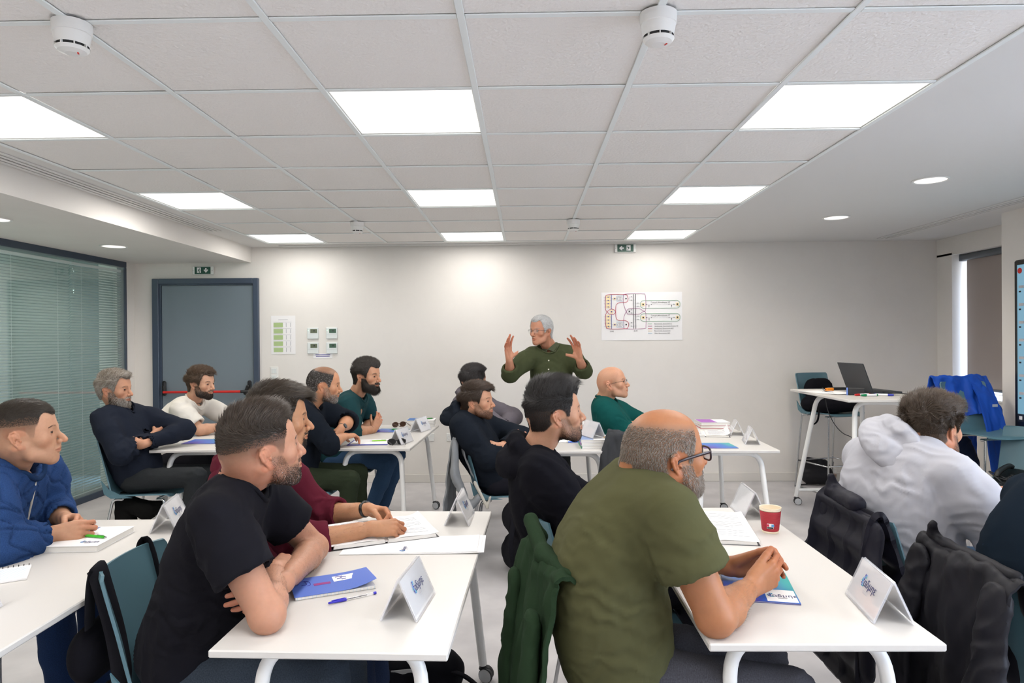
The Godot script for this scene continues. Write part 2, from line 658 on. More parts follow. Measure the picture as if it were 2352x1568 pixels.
func head_field(H: Dictionary, cell: float, nb: Vector3, nr: float) -> Fld:
	var f := Fld.new(Vector3(-.108, minf(-.165, nb.y - .02), minf(-.135, nb.z - nr)), Vector3(.108, .140, .140), cell)
	var X := Vector3.RIGHT
	var fat: float = H.get("fat", 0.0)
	var jw: float = H.get("jaw", 0.0)
	f.ball(Vector3(0, .024, -.020), .0965, .0, X, .80)
	f.ball(Vector3(0, .040, .022), .067, .03, X, 1.02)
	f.ball(Vector3(0, .000, -.050), .062, .03, X, 1.0)
	f.cap(Vector3(0, -.005, .030), Vector3(0, -.062, .040), .062, .047 + fat * .006, .025, X, 1.0)
	for s in [-1.0, 1.0]:
		f.ball(Vector3(s * .044, -.024, .056), .0215 + fat * .004, .022)
		f.cap(Vector3(s * (.056 + jw), -.045, .004), Vector3(s * (.046 + jw), -.076, .022), .018 + fat * .008, .018 + fat * .008, .022)
		f.cap(Vector3(s * (.046 + jw), -.076, .022), Vector3(s * .016, -.100, .066), .018 + fat * .008, .0165, .022)
		f.cap(Vector3(s * .012, .0165, .0835), Vector3(s * .041, .0175, .0665), .0105, .0085, .014)
	f.cap(Vector3(0, -.060, .064), Vector3(0, -.072, .064), .031, .029, .02)
	f.ball(Vector3(0, -.100, .073), .0185 + H.get("chin", 0.0), .018)
	# neck
	f.cap(Vector3(0, -.045, -.030), nb, nr * 1.0, nr * 1.06, .03)
	for s in [-1.0, 1.0]:
		f.cap(Vector3(s * .060, -.045, -.025), nb + Vector3(s * .030, -.01, .035), .012, .014, .022)
	f.ball(nb * .35 + Vector3(0, -.068, .012), .014, .02)
	# eye sockets, lids
	for s in [-1.0, 1.0]:
		f.ball(Vector3(s * .031, -.001, .0955), .0150, .014, Vector3.ZERO, 1.0, true)
		f.ball(Vector3(s * .031, -.001, .0725), .0142, .004)
		f.cap(Vector3(s * .0225, -.0015, .0875), Vector3(s * .0405, .000, .0825), .0028, .0028, .0012, Vector3.UP, 1.0, true)
	# nose
	var nl: float = H.get("nose", 0.0)
	f.cap(Vector3(0, .006, .0855), Vector3(0, -.024, .105 + nl * .7), .0085, .0092, .012)
	f.cap(Vector3(0, -.024, .105 + nl * .7), Vector3(0, -.0345, .1115 + nl), .0092, .0108, .008)
	for s in [-1.0, 1.0]:
		f.ball(Vector3(s * .0120, -.0385, .0985 + nl * .5), .0083, .007)
		f.ball(Vector3(s * .0068, -.0475, .1035 + nl * .7), .0036, .003, Vector3.ZERO, 1.0, true)
	f.cap(Vector3(0, -.050, .0975), Vector3(0, -.058, .0975), .0060, .0065, .008)
	# lips
	var lp := [Vector3(-.0235, -.0665, .0830), Vector3(-.010, -.0622, .0955), Vector3(0, -.0628, .0972), Vector3(.010, -.0622, .0955), Vector3(.0235, -.0665, .0830)]
	for i in 4:
		f.cap(lp[i], lp[i + 1], .0040 if i > 0 else .0022, .0040 if i < 3 else .0022, .004)
	lp = [Vector3(-.0215, -.0685, .0830), Vector3(-.009, -.0722, .0950), Vector3(.009, -.0722, .0950), Vector3(.0215, -.0685, .0830)]
	for i in 3:
		f.cap(lp[i], lp[i + 1], .0050 if i > 0 else .0022, .0050 if i < 2 else .0022, .004)
	if H.get("open", false):
		f.cap(Vector3(-.013, -.0680, .100), Vector3(.013, -.0680, .100), .0042, .0042, .002, Vector3.ZERO, 1.0, true)
	# ears
	for s in [-1.0, 1.0]:
		var e := Vector3(s * .0725, -.014, -.006)
		var u := Vector3(s * .42, -.05, -.90).normalized()       # backwards, outwards
		var w := Vector3(s * .10, .97, -.20).normalized()        # upwards
		var t: Vector3 = u.cross(w) * s
		var q := func(a: float, b: float, c := 0.0) -> Vector3: return e + (u * a + w * b + t * c) * 1.06
		f.cap(q.call(.013, .012), q.call(.008, -.016), .0130, .0095, .004, t, .34)
		f.ball(q.call(.007, -.027), .0075, .005, t, .6)
		var hp := [q.call(.001, .004), q.call(.001, .019), q.call(.010, .030), q.call(.021, .027), q.call(.027, .014), q.call(.024, -.004), q.call(.016, -.019), q.call(.008, -.030)]
		for i in 7:
			f.cap(hp[i], hp[i + 1], .0036, .0036, .0025)
		f.ball(q.call(.0105, -.002, .006), .0078, .003, Vector3.ZERO, 1.0, true)
		f.cap(q.call(.017, .016, .004), q.call(.017, -.006, .003), .0026, .0026, .003)
		f.ball(q.call(.001, -.006, .002), .0042, .003)
		f.ball(q.call(.006, -.007, .002), .0034, .002, Vector3.ZERO, 1.0, true)
	return f

func skin_color(p: Vector3, H: Dictionary, base: Color, hair: Color) -> Color:
	var c := base
	var ns: FastNoiseLite = noise
	var t: float = ns.get_noise_3dv(p * 900.0) * .05 + ns.get_noise_3dv(p * 160.0 + Vector3(7, 3, 1)) * .05
	c = Color(c.r * (1.0 + t), c.g * (1.0 + t * 1.2), c.b * (1.0 + t * 1.2))
	var red := Color(c.r * 1.02, c.g * .80, c.b * .74)
	var k := 0.0
	k = maxf(k, ss(.030, .010, (p - Vector3(signf(p.x) * .045, -.035, .065)).length()) * .45)
	k = maxf(k, ss(.020, .006, (p - Vector3(0, -.036, .112)).length()) * .55)
	if absf(p.x) > .074 and p.y < .03 and p.z < .012: k = maxf(k, .55)
	c = c.lerp(red, k + H.get("flush", 0.0) * ss(.01, -.06, p.y) * ss(.06, .0, p.z))
	var bd := beardness(p, H)
	var lip := Vector2(p.x / .0245, (p.y + .0675) / .0088).length()
	if p.z > .078 and lip < 1.0:
		c = c.lerp(Color(c.r * .86, c.g * .55, c.b * .52), ss(1.05, .7, lip) * .8)
		if absf(p.y + .0674) < .0016: c = c.darkened(.45)
	var den: float = H.get("stubble", 0.0)
	if bd > 0.0:
		c = c.lerp(hair.lerp(c, .25), bd * den)
	var hl := hairline(p, H)
	var fade: float = H.get("fade", 0.0)                 # height over the hairline at which clipped hair becomes full
	if not H.get("bald", false):
		var a := ss(-.006, .006, hl) * (ss(-.035, fade, p.y) * .85 + .10 if fade > 0.0 else 1.0)
		if H.get("crown", 0.0) > 0.0: a *= 1.0 - H.crown * ss(.070, .095, p.y + .15 * p.z)
		a *= ss(.030, .036, (p - Vector3(signf(p.x) * .079, -.012, -.010)).length())
		c = c.lerp(hair, clampf(a, 0.0, 1.0) * H.get("scalp", .9))
	elif H.get("shadow", 0.0) > 0.0:
		c = c.lerp(hair, ss(-.004, .006, hl) * H.shadow * (1.0 - ss(.05, .085, p.y)))
	if Vector2((absf(p.x) - .031) / .012, (p.y + .001) / .0065).length() < 1.0 and p.z > .07:
		c = c.lerp(Color(c.r * .62, c.g * .42, c.b * .38), .6)
	return c

func hair_len(p: Vector3, H: Dictionary) -> float:
	if H.get("bald", false):
		return 0.0
	var hl := hairline(p, H)
	if hl < 0.0:
		return 0.0
	var t: float = ss(H.get("y0", .0), H.get("y1", .07), p.y + H.get("yz", 0.0) * p.z)
	var l: float = lerpf(H.get("side", .006), H.get("top", .03), pow(t, H.get("lp", 1.0)))
	l *= lerpf(1.0, H.get("quiff", 1.0), ss(.02, .07, p.z) * ss(.05, .08, p.y))
	if H.get("crown", 0.0) > 0.0:
		l *= 1.0 - ss(.060, .09, p.y + .15 * p.z) * minf(1.0, H.crown * 1.3)
	return l * ss(0.0, .010, hl + .004)

# hair: a cap over the scalp and locks growing out of it
func hair_mesh(hm: MB, H: Dictionary, hair: Color, seed_: int, rad: float, dens: float) -> MB:
	var m := MB.new()
	var nv := hm.v.size()
	var ln := PackedFloat32Array()
	ln.resize(nv)
	var ids := PackedInt32Array()
	ids.resize(nv); ids.fill(-1)
	var puff: float = H.get("puff", .45)
	var ns: FastNoiseLite = noise
	for i in nv:
		var p := hm.v[i]
		var l := 0.0
		if (p - Vector3(signf(p.x) * .079, -.012, -.010)).length() > .036 or hm.n[i].y > .5 and p.y > .014:
			l = hair_len(p, H)
		ln[i] = l
		if l > .0035:
			var lump := 1.0 + ns.get_noise_3dv(p * 230.0 + Vector3(seed_, 0, 0)) * .35
			ids[i] = m.v.size()
			var w := h01(i + seed_) * .25
			m.col = hair.darkened(.15 + w)
			m.col.a = 1.0
			m.vert(p + hm.n[i] * (l * puff * lump * .8 - .0012), hm.n[i])
	for i in range(0, hm.ix.size(), 3):
		var a := ids[hm.ix[i]]
		var b := ids[hm.ix[i + 1]]
		var e := ids[hm.ix[i + 2]]
		if a >= 0 and b >= 0 and e >= 0:
			m.ix.append(a); m.ix.append(b); m.ix.append(e)
	m.smooth()
	var td: Vector3 = H.get("comb", Vector3(0, .3, 1)).normalized()
	var stand: float = H.get("stand", .5)
	var mess: float = H.get("mess", .25)
	var grey: float = H.get("grey", 0.0)
	var gcol: Color = H.get("gcol", lin(185, 180, 175))
	var cl: float = H.get("clump", 60.0)
	for i in nv:
		var l := ln[i]
		if l < .0022:
			continue
		var dn := dens
		if H.get("crown", 0.0) > 0.0: dn *= 1.0 - ss(.050, .095, hm.v[i].y + .15 * hm.v[i].z)
		var k := int(dn + h01(i * 5 + seed_))
		for r in k:
			var q := i * 7 + r * 13 + seed_
			var p := hm.v[i] + hv(q) * .0016
			var nn := hm.n[i]
			var top := ss(.035, .085, p.y)
			var dir: Vector3 = (H.get("sdir", Vector3(0, -.8, -.35)) as Vector3).lerp(td, top) + Vector3(0, .1, -.5) * (top * (1.0 - top) * 4.0)
			if H.get("curl", 0.0) > 0.0:
				dir += Vector3(ns.get_noise_3dv(p * 300.0), ns.get_noise_3dv(p * 300.0 + Vector3(50, 0, 0)), ns.get_noise_3dv(p * 300.0 + Vector3(0, 50, 0))) * (H.curl * 2.5)
			dir = (dir - nn * dir.dot(nn)).normalized()
			var cn := Vector3(ns.get_noise_3dv(p * cl * 10.0 + Vector3(11, 0, seed_)), ns.get_noise_3dv(p * cl * 10.0 + Vector3(0, 31, seed_)), ns.get_noise_3dv(p * cl * 10.0 + Vector3(5, 0, 71)))
			var d := (nn * lerpf(.30, 1.0, lerpf(.35, stand, top)) + dir * lerpf(1.0, .25, lerpf(.35, stand, top)) + cn * mess * 1.6 + hv(q + 5) * mess * .35).normalized()
			if d.dot(nn) < .2:
				d = (d + nn * (.25 - d.dot(nn))).normalized()
			var L := l * (.75 + .5 * h01(q + 3))
			var isg := h01(q + 9) < grey * (1.6 if p.y < .04 else .8)
			var tone := .72 + .55 * h01(q + 11)
			m.col = (gcol if isg else hair) * tone
			m.col.a = 1.0
			var bend: Vector3 = (dir * .9 + Vector3(0, -.25, 0)) * L * .35
			_lock(m, p + nn * (l * puff * .35), d * L, bend, rad * (.7 + .6 * h01(q + 4)), nn, 3 if l > .012 else 2)
	# beard
	var bl: float = H.get("beard", 0.0)
	var bcol: Color = H.get("bcol", hair)
	if bl > 0.0:
		for i in nv:
			var p := hm.v[i]
			var b := beardness(p, H)
			if b < .25 or p.z < -.012:
				continue
			for r in int(maxf(1.0, dens) * 1.5 + h01(i * 3 + seed_)):
				var q := i * 11 + r * 17 + seed_
				if h01(q) > b * 1.1: continue
				var nn := hm.n[i]
				var dir := Vector3(0, -1.0, -.25)
				dir = (dir - nn * dir.dot(nn)).normalized()
				var d := (nn * .55 + dir * .75 + hv(q + 5) * .3).normalized()
				var L := bl * (.7 + .6 * h01(q + 3)) * (.35 + .65 * ss(-.05, -.09, p.y)) * b
				var isg := h01(q + 9) < (H.get("bgrey", grey) as float) * (1.5 if p.z > .05 else .8)
				m.col = (gcol if isg else bcol) * (.7 + .6 * h01(q + 11))
				m.col.a = 1.0
				_lock(m, p + hv(q + 2) * .0018, d * L, dir * L * .3, minf(rad * .8, .00035 + bl * .045), nn, 2)
	# brows
	var bt: float = H.get("brow", 1.0)
	for s in [-1.0, 1.0]:
		for i in int(70 * bt):
			var q := i * 5 + seed_ + int(s) * 999
			var t := float(i) / (70 * bt)
			var y := .0195 + .0045 * sin(t * 2.2) - .004 * t * t + (h01(q) - .5) * .0058 * bt * (1.0 - t * .6)
			var p := Vector3(s * lerpf(.0105, .0470, t), y, .1)
			p.z = H._surf.call(p)
			m.col = hair.darkened(.25) * (.7 + .5 * h01(q + 1))
			m.col.a = 1.0
			_lock(m, p - Vector3(0, 0, .001), Vector3(s * .0085, .0028 * (1.0 - 2.0 * t), -.002), Vector3.ZERO, rad * .75, Vector3(0, 0, 1), 2)
		# lashes along the upper lid
		var lp := PackedVector3Array()
		for i in 7:
			var t := i / 6.0
			var p := Vector3(s * lerpf(.0205, .0420, t), .0010 + .0032 * sin(t * PI), .1)
			p.z = H._surf.call(p + Vector3(0, .0012, 0)) + .0002
			lp.append(p)
		m.col = lin(38, 28, 24)
		m.tube(lp, .0010, 4)
	return m

static func _lock(m: MB, p: Vector3, d: Vector3, bend: Vector3, r: float, nn: Vector3, seg: int) -> void:
	var t := d.normalized()
	var u := t.cross(nn)
	if u.length_squared() < 1e-6: u = t.cross(Vector3.RIGHT)
	u = u.normalized()
	var w := u.cross(t)
	var s := m.v.size()
	var e := [u, u * -.5 + w * .87, u * -.5 - w * .87]
	for i in seg:
		var x := float(i) / seg
		var c := p + d * x + bend * x * x
		var rr := r * (1.0 - x * .55)
		for k in 3:
			m.v.append(c + e[k] * rr)
			m.n.append((e[k] * .7 + nn * .6).normalized())
			m.c.append(m.col * (.75 + .35 * x))
	m.v.append(p + d + bend)
	m.n.append((t * .3 + nn * .8).normalized())
	m.c.append(m.col * 1.1)
	for i in seg - 1:
		for k in 3:
			var a := s + i * 3 + k
			var b := s + i * 3 + (k + 1) % 3
			m.tri(a, b + 3, b); m.tri(a, a + 3, b + 3)
	var l := s + (seg - 1) * 3
	for k in 3:
		m.tri(l + k, s + seg * 3, l + (k + 1) % 3)

# curls in degrees per finger: index, middle, ring, little: (knuckle, middle joint, end joint), spread
const HANDS := {
	"relaxed": [[22, 28, 18, 6], [26, 34, 20, 2], [30, 38, 22, -2], [34, 42, 24, -7], [.55, .75, .40, 18]],
	"flat": [[8, 10, 6, 3], [8, 12, 6, 1], [10, 12, 6, -2], [12, 14, 8, -6], [.60, .78, .20, 8]],
	"spread": [[4, 14, 10, 15], [6, 12, 8, 3], [12, 18, 10, -9], [14, 22, 12, -22], [.98, .42, .28, -6]],
	"clasp": [[52, 50, 20, 7], [55, 54, 22, 2], [58, 56, 24, -3], [60, 56, 24, -8], [.45, .75, .60, 30]],
	"lace": [[38, 62, 28, 9], [42, 64, 30, 3], [46, 64, 30, -4], [50, 62, 30, -10], [.35, .85, .50, 30]],
	"drape": [[48, 22, 10, 5], [52, 24, 12, 1], [56, 26, 12, -3], [58, 30, 14, -8], [.50, .80, .35, 20]],
	"fist": [[70, 88, 50, 3], [74, 90, 50, 1], [76, 90, 50, -1], [78, 88, 50, -4], [.35, .70, .75, 50]],
	"steeple": [[24, 34, 14, 8], [26, 36, 14, 3], [28, 36, 16, -3], [30, 38, 16, -8], [.35, .93, .15, 4]],
}

func hand_field(f: Fld, wr: Vector3, dir: Vector3, palm: Vector3, right: bool, pose: String, sc: float) -> void:
	dir = dir.normalized()
	palm = (palm - dir * palm.dot(dir)).normalized()
	var th := dir.cross(palm) if right else palm.dot(dir) * dir + palm.cross(dir)
	var B := Basis(th * sc, dir * sc, palm * sc)
	var P: Array = HANDS[pose]
	var kn := [Vector3(.0265, .088, 0), Vector3(.0085, .0925, -.001), Vector3(-.0095, .0880, 0), Vector3(-.0260, .0800, .002)]
	var wl := [Vector3(.013, .008, 0), Vector3(.004, .006, 0), Vector3(-.006, .006, 0), Vector3(-.013, .008, 0)]
	var lens := [[.042, .026, .020], [.047, .030, .021], [.043, .028, .021], [.034, .021, .019]]
	var rr := [.0092, .0094, .0090, .0080]
	for i in 4:
		f.cap(wr + B * wl[i], wr + B * kn[i], .0155 * sc, .0112 * sc, .010, palm, .95)
	f.cap(wr + B * Vector3(.016, .020, .008), wr + B * Vector3(.026, .050, .010), .0150 * sc, .0120 * sc, .010)
	f.cap(wr + B * Vector3(-.020, .022, .006), wr + B * Vector3(-.024, .058, .005), .0125 * sc, .0105 * sc, .010)
	for i in 4:
		var c: Array = P[i]
		var sp := deg_to_rad(c[3])
		var a := 0.0
		var p: Vector3 = kn[i]
		var r: float = rr[i]
		for j in 3:
			a += deg_to_rad(c[j])
			var d := Vector3(sin(sp) * cos(a), cos(sp) * cos(a), sin(a))
			var q: Vector3 = p + d * lens[i][j]
			var r2: float = r * (.93 if j < 2 else .84)
			f.cap(wr + B * p, wr + B * q, r * sc, r2 * sc, .0065 if j == 0 else .0025)
			p = q; r = r2
	var tp: Array = P[4]
	var d := Vector3(tp[0], tp[1], tp[2]).normalized()
	var p := Vector3(.021, .026, .010)
	var bd := deg_to_rad(tp[3])
	var tl := [.040, .033, .026]
	var tr := [.0150, .0118, .0106, .0088]
	for j in 3:
		var q: Vector3 = p + d * tl[j]
		f.cap(wr + B * p, wr + B * q, tr[j] * sc, tr[j + 1] * sc, .007 if j == 0 else .003)
		p = q
		var ax := Vector3(.25, -.1, 1).normalized()
		d = d.rotated(ax, bd * .6)

func eye_mesh(gz: Vector3) -> MB:
	var m := MB.new()
	var R := .0122
	gz = gz.normalized()
	for i in 15:
		var a := PI * i / 14.0
		for k in 20:
			var b := TAU * k / 20
			var p := Vector3(sin(a) * cos(b), sin(a) * sin(b), cos(a))
			var t := acos(clampf(p.dot(gz), -1, 1))
			m.col = lin(140, 128, 120)
			if t < .74: m.col = lin(52, 34, 24)
			if t < .34: m.col = lin(12, 10, 10)
			m.vert(p * R, p)
	for i in 14:
		for k in 20:
			var a := i * 20 + k
			var b := i * 20 + (k + 1) % 20
			m.tri(a, a + 20, b + 20); m.tri(a, b + 20, b)
	return m

# folds: low ripples across the cloth, stronger where f.at is near a listed crease
func fold(m: MB, amp: float, sc: float, seed_: int, creases: Array) -> void:
	var ns: FastNoiseLite = noise
	var off := Vector3(seed_ * 3.1, seed_ * 1.7, seed_ * 2.3)
	for i in m.v.size():
		var p := m.v[i]
		var q := p * (sc * .62) + off
		var w := Vector3(ns.get_noise_3dv(q * .6), ns.get_noise_3dv(q * .6 + Vector3(40, 0, 0)), 0)
		var a := ns.get_noise_3dv(Vector3(q.x * .8 + w.x * 14.0, q.y * 1.7 + w.y * 14.0, q.z * .8))
		var dsp := (absf(a) * -1.6 + .3) * amp
		for c in creases:                                  # [point, axis, wavelength, depth, reach]
			var r: Vector3 = p - c[0]
			var e: float = r.length() / c[4]
			if e < 1.0:
				var ph: float = r.dot(c[1]) / c[2] + ns.get_noise_3dv(p * 90.0 + off) * .9
				dsp += (pow(.5 + .5 * sin(ph * TAU), 1.6) - .45) * c[3] * (1.0 - e) * (1.0 - e) * 2.0
		m.v[i] = p + m.n[i] * dsp
	m.smooth()

static func paint(m: MB, c: Color) -> void:
	m.c.resize(m.v.size())
	m.c.fill(c)

static func moved(m: MB, t: Transform3D) -> void:
	for i in m.v.size():
		m.v[i] = t * m.v[i]
		m.n[i] = (t.basis * m.n[i]).normalized()
# one person from a pose: joints in world space; returns [[part name, mesh data, material, label], ...]
func make_person(S: Dictionary) -> Array:
	var out := []
	var H: Dictionary = S.head
	var cell: float = S.get("cell", .0042)
	var cc: float = S.get("cc", .012)
	var seed_: int = S.get("seed", 1)
	var hb := face_basis(H.yaw, H.get("pitch", 0.0), H.get("roll", 0.0))
	var hs: float = H.get("s", 1.0)
	var HT := Transform3D(hb.scaled_local(Vector3(H.get("w", 1.0) * hs, hs, hs)), H.at)
	var HI := HT.affine_inverse()
	var neck: Vector3 = S.neck
	var hip: Vector3 = S.hip
	var by := deg_to_rad(S.get("yaw", 0.0))
	var F := Vector3(cos(by), 0, -sin(by))
	var R := F.cross(Vector3.UP).normalized()              # the person's right
	var R2 := R
	if S.has("twist"): R2 = R.rotated(Vector3.UP, deg_to_rad(S.twist))
	var skin: Color = S.skin
	var hair: Color = S.hair
	var nr: float = S.get("neckr", .057)
	# ---- head
	var nb := HI * neck
	var f := head_field(H, cell, nb, nr)
	var hm := f.mesh()
	H._surf = func(p: Vector3) -> float:
		var z := .125
		while z > .03 and f.at(Vector3(p.x, p.y, z)) > 0.0: z -= .0012
		return z
	for i in hm.v.size():
		hm.c[i] = skin_color(hm.v[i], H, skin, S.get("scalpc", hair))
	var rad: float = S.get("strand", .0011)
	var hr := hair_mesh(hm, H, hair, seed_ * 7919, rad, S.get("dens", 1.0))
	var gz: Vector3 = H.get("gaze", Vector3(0, 0, 1))
	for s in [-1.0, 1.0]:
		var em := eye_mesh(gz)
		moved(em, HT * Transform3D(Basis(), Vector3(s * .0312, -.0008, .0738)))
		out.append(["eye", em, "eye", ""])
	if H.has("glasses"):
		var g := glasses(H.glasses, f)
		moved(g, HT)
		out.append(["glasses", g, "glasses_" + str(H.glasses), H.get("glabel", "")])
		var gl := MB.new()
		for s in [-1.0, 1.0]:
			var poly := PackedVector2Array()
			for k in 16:
				var a := TAU * k / 16
				poly.append(Vector2(signf(cos(a)) * pow(absf(cos(a)), .6) * .0235, signf(sin(a)) * pow(absf(sin(a)), .6) * .0170))
			gl.prism(poly, .0012, Transform3D(Basis(Vector3.UP, s * .12), Vector3(s * .0325, -.004, .1015)))
		moved(gl, HT)
		out.append(["lens", gl, "glass", ""])
	moved(hm, HT)
	var body := hm
	moved(hr, HT)
	# ---- arms
	var sw: float = S.get("sw", .175)
	var sd: Vector3 = S.get("shd", Vector3(0, -.055, 0))
	var SR: Vector3 = S.get("sr", neck + R2 * sw + sd)
	var SL: Vector3 = S.get("sl", neck - R2 * sw + sd)
	var ar: float = S.get("arm", .047)
	var ac: float = S.get("ac", .0045)
	var tr: float = S.get("sleeve", 2.0)                 # 0..1 along the upper arm, 1..2 along the forearm
	for s in 2:
		var sh: Vector3 = SR if s == 0 else SL
		var el: Vector3 = S.re if s == 0 else S.le
		var wr: Vector3 = S.rw if s == 0 else S.lw
		var hd: Array = S.rh if s == 0 else S.lh          # [direction, palm, pose]
		if hd.is_empty(): continue
		var st := sh.lerp(el, maxf(0.0, tr - .25)) if tr < 1.0 else el.lerp(wr, maxf(0.0, tr - 1.0 - .2))
		var hdir: Vector3 = hd[0].normalized()
		var pts := [st, wr, wr + hdir * .2] + ([el] if tr < 1.2 else [])
		var lo: Vector3 = pts[0]
		var hi: Vector3 = pts[0]
		for p in pts:
			lo = lo.min(p); hi = hi.max(p)
		var fa := Fld.new(lo - Vector3.ONE * .07, hi + Vector3.ONE * .07, ac)
		fa.km = .013
		if tr < 1.0:
			fa.cap(st, el, ar * .98, ar * .84, .01)
			fa.ball(el, ar * .84, .012)
		var t0 := maxf(0.0, tr - 1.2) if tr > 1.0 else 0.0
		var m1 := el.lerp(wr, maxf(.28, t0))
		if t0 < .28: fa.cap(el.lerp(wr, t0), m1, ar * .86, ar * .90, .012)
		fa.cap(m1, el.lerp(wr, .8), ar * .88, .032, .012)
		fa.cap(el.lerp(wr, .75), wr, .0325, .0275, .012, hd[1].normalized(), .82)
		fa.cap(wr, wr + hdir * .02, .0275, .024, .012, hd[1].normalized(), .85)
		hand_field(fa, wr, hdir, hd[1], s == 0, hd[2], S.get("hand", 1.0))
		var am := fa.mesh()
		var ns: FastNoiseLite = noise
		for i in am.v.size():
			var t := 1.0 + ns.get_noise_3dv(am.v[i] * 700.0) * .05 + ns.get_noise_3dv(am.v[i] * 150.0) * .07
			var hk := ss(.05, .15, (am.v[i] - wr).dot(hdir)) * .20
			am.c[i] = Color(skin.r * t, skin.g * t * (1.0 - hk), skin.b * t * (1.0 - hk * 1.2))
		body.add(am)
		if S.get("armhair", 0.0) > 0.0 and tr < 1.6:
			var ah := MB.new()
			var dirn := (wr - el).normalized()
			for i in am.v.size():
				var t := (am.v[i] - el).dot(wr - el) / (wr - el).length_squared()
				if t > .02 and t < 1.0 and h01(i * 3 + 5) < (S.armhair as float) * ss(1.05, .8, t) * ss(-.05, .2, t):
					ah.col = hair.lerp(skin, .35)
					_lock(ah, am.v[i], (dirn * .95 + am.n[i] * .18 + hv(i) * .35) * .010, Vector3(0, -.001, 0), .00020, am.n[i], 2)
			out.append(["arm_hair", ah, "hair", ""])
	# hidden trunk of the body, so that the body is one figure under its clothes
	var ft := Fld.new(hip.min(neck) - Vector3.ONE * .25, hip.max(neck) + Vector3.ONE * .25, .03)
	ft.cap(hip, hip.lerp(neck, .5), .10, .09, .03)
	ft.cap(hip.lerp(neck, .5), neck - Vector3(0, .07, 0), .09, .07, .03)
	var tm := ft.mesh()
	paint(tm, skin)
	body.add(tm)
	out.push_front(["body", body, "skin", ""])
	out.append(["hair", hr, "hair", ""])
	# ---- top
	var up := (neck - hip).normalized()
	var top: Dictionary = S.top
	var T: Array = S.get("torso", [[.155, .105, 0.0], [.150, .105, .01], [.165, .110, .0], [.150, .085, -.01]])   # half width, half depth, forward: hip, waist, chest, shoulders
	var slouch: float = S.get("slouch", .03)
	var len_: float = neck.distance_to(hip)
	var lo := hip; var hi := hip
	for p in [neck, SR, SL, S.re, S.le] + ([S.rw, S.lw] if tr > 1.0 else []):
		lo = lo.min(p); hi = hi.max(p)
	var bw: float = maxf(T[0][0], maxf(T[1][0], T[2][0])) + .05
	var g := Fld.new(lo - Vector3(bw * .9, .16, bw * .9), hi + Vector3(bw * .9, .14, bw * .9), cc)
	g.km = .05
	var N := 9
	for i in N + 1:
		var t := float(i) / N
		var u := t * 3.0
		var k := mini(2, int(u))
		u -= k
		u = u * u * (3 - 2 * u)
		var w: float = lerpf(T[k][0], T[k + 1][0], u)
		var dp: float = lerpf(T[k][1], T[k + 1][1], u)
		var fo: float = lerpf(T[k][2], T[k + 1][2], u)
		var c := hip.lerp(neck, t * .90) + F * (fo - slouch * 4.0 * t * (1.0 - t))
		var rr := R.slerp(R2, t)
		g.cap(c - rr * maxf(.005, w - dp), c + rr * maxf(.005, w - dp), dp, dp, .05)
	if S.has("skirt"):                                      # the hem hangs over the hips
		g.cap(hip - R * .07 + Vector3(0, S.skirt, 0), hip + R * .07 + Vector3(0, S.skirt, 0), T[0][1] + .01, T[0][1] + .01, .05)
	var ease_: float = top.get("ease", .012)
	for s in 2:
		var sh: Vector3 = SR if s == 0 else SL
		var el: Vector3 = S.re if s == 0 else S.le
		var wr: Vector3 = S.rw if s == 0 else S.lw
		g.cap(neck + Vector3(0, -.045, 0), sh + Vector3(0, .0, 0), S.get("trap", .060), ar + .012, .05)
		g.cap(sh, sh.lerp(el, .35), ar + .016, ar + .010 + ease_, .045)
		if tr < 1.0:
			var e := sh.lerp(el, tr)
			var ax := (el - sh).normalized()
			g.cap(sh.lerp(el, .3), e + ax * .02, ar + .010 + ease_, ar + ease_ * 1.3 + top.get("flare", .006), .03)
			g.slice(e, ax, .115)
			g.cap(sh.lerp(el, tr - .16), e + ax * .08, ar * .92 + .003, ar + ease_ * 1.3 + top.get("flare", .006) - .006, .0, Vector3.ZERO, 1.0, true)
		else:
			g.cap(sh.lerp(el, .3), el, ar + .010 + ease_, ar + ease_ + .002, .035)
			var e := el.lerp(wr, tr - 1.0)
			var ax := (wr - el).normalized()
			g.cap(el, el.lerp(wr, minf(.35, (tr - 1.0))), ar + ease_ + .002, ar * .9 + ease_, .03)
			var er: float = lerpf(ar * .9, .034, clampf((tr - 1.0 - .3) / .7, 0.0, 1.0)) + ease_ * .55
			if tr > 1.35:
				g.cap(el.lerp(wr, .33), e, ar * .9 + ease_, er, .02)
			g.slice(e, ax, .08)
			g.cap(e - ax * .02, e + ax * .05, er - .007, er - .007, .0, Vector3.ZERO, 1.0, true)
	for b in S.get("bumps", []):                            # [a, b, radius a, radius b, blend]
		g.cap(b[0], b[1], b[2], b[3], b[4])
	# neck opening
	var nd: Vector3 = (H.at - neck).normalized()
	var fwd := F.slerp(Vector3(hb.z.x, 0, hb.z.z).normalized(), .3)
	var nk: Vector3 = neck + nd * top.get("nup", .0)
	var nkr: float = nr + top.get("nopen", .012)
	g.cap(nk + fwd * .012 - nd * .015, nk + nd * .12 + fwd * .03, nkr * .92, nkr + .03, .006, Vector3.ZERO, 1.0, true)
	if top.get("vee", 0.0) > 0.0:
		g.cap(nk + fwd * .05, nk + fwd * (.10 + top.vee * .2) - Vector3(0, top.vee, 0), nkr * .6, .012, .006, Vector3.ZERO, 1.0, true)
	var sm := g.mesh()
	fold(sm, top.get("amp", .004), top.get("fs", 55.0), seed_, S.get("creases", []))
	paint(sm, top.col)
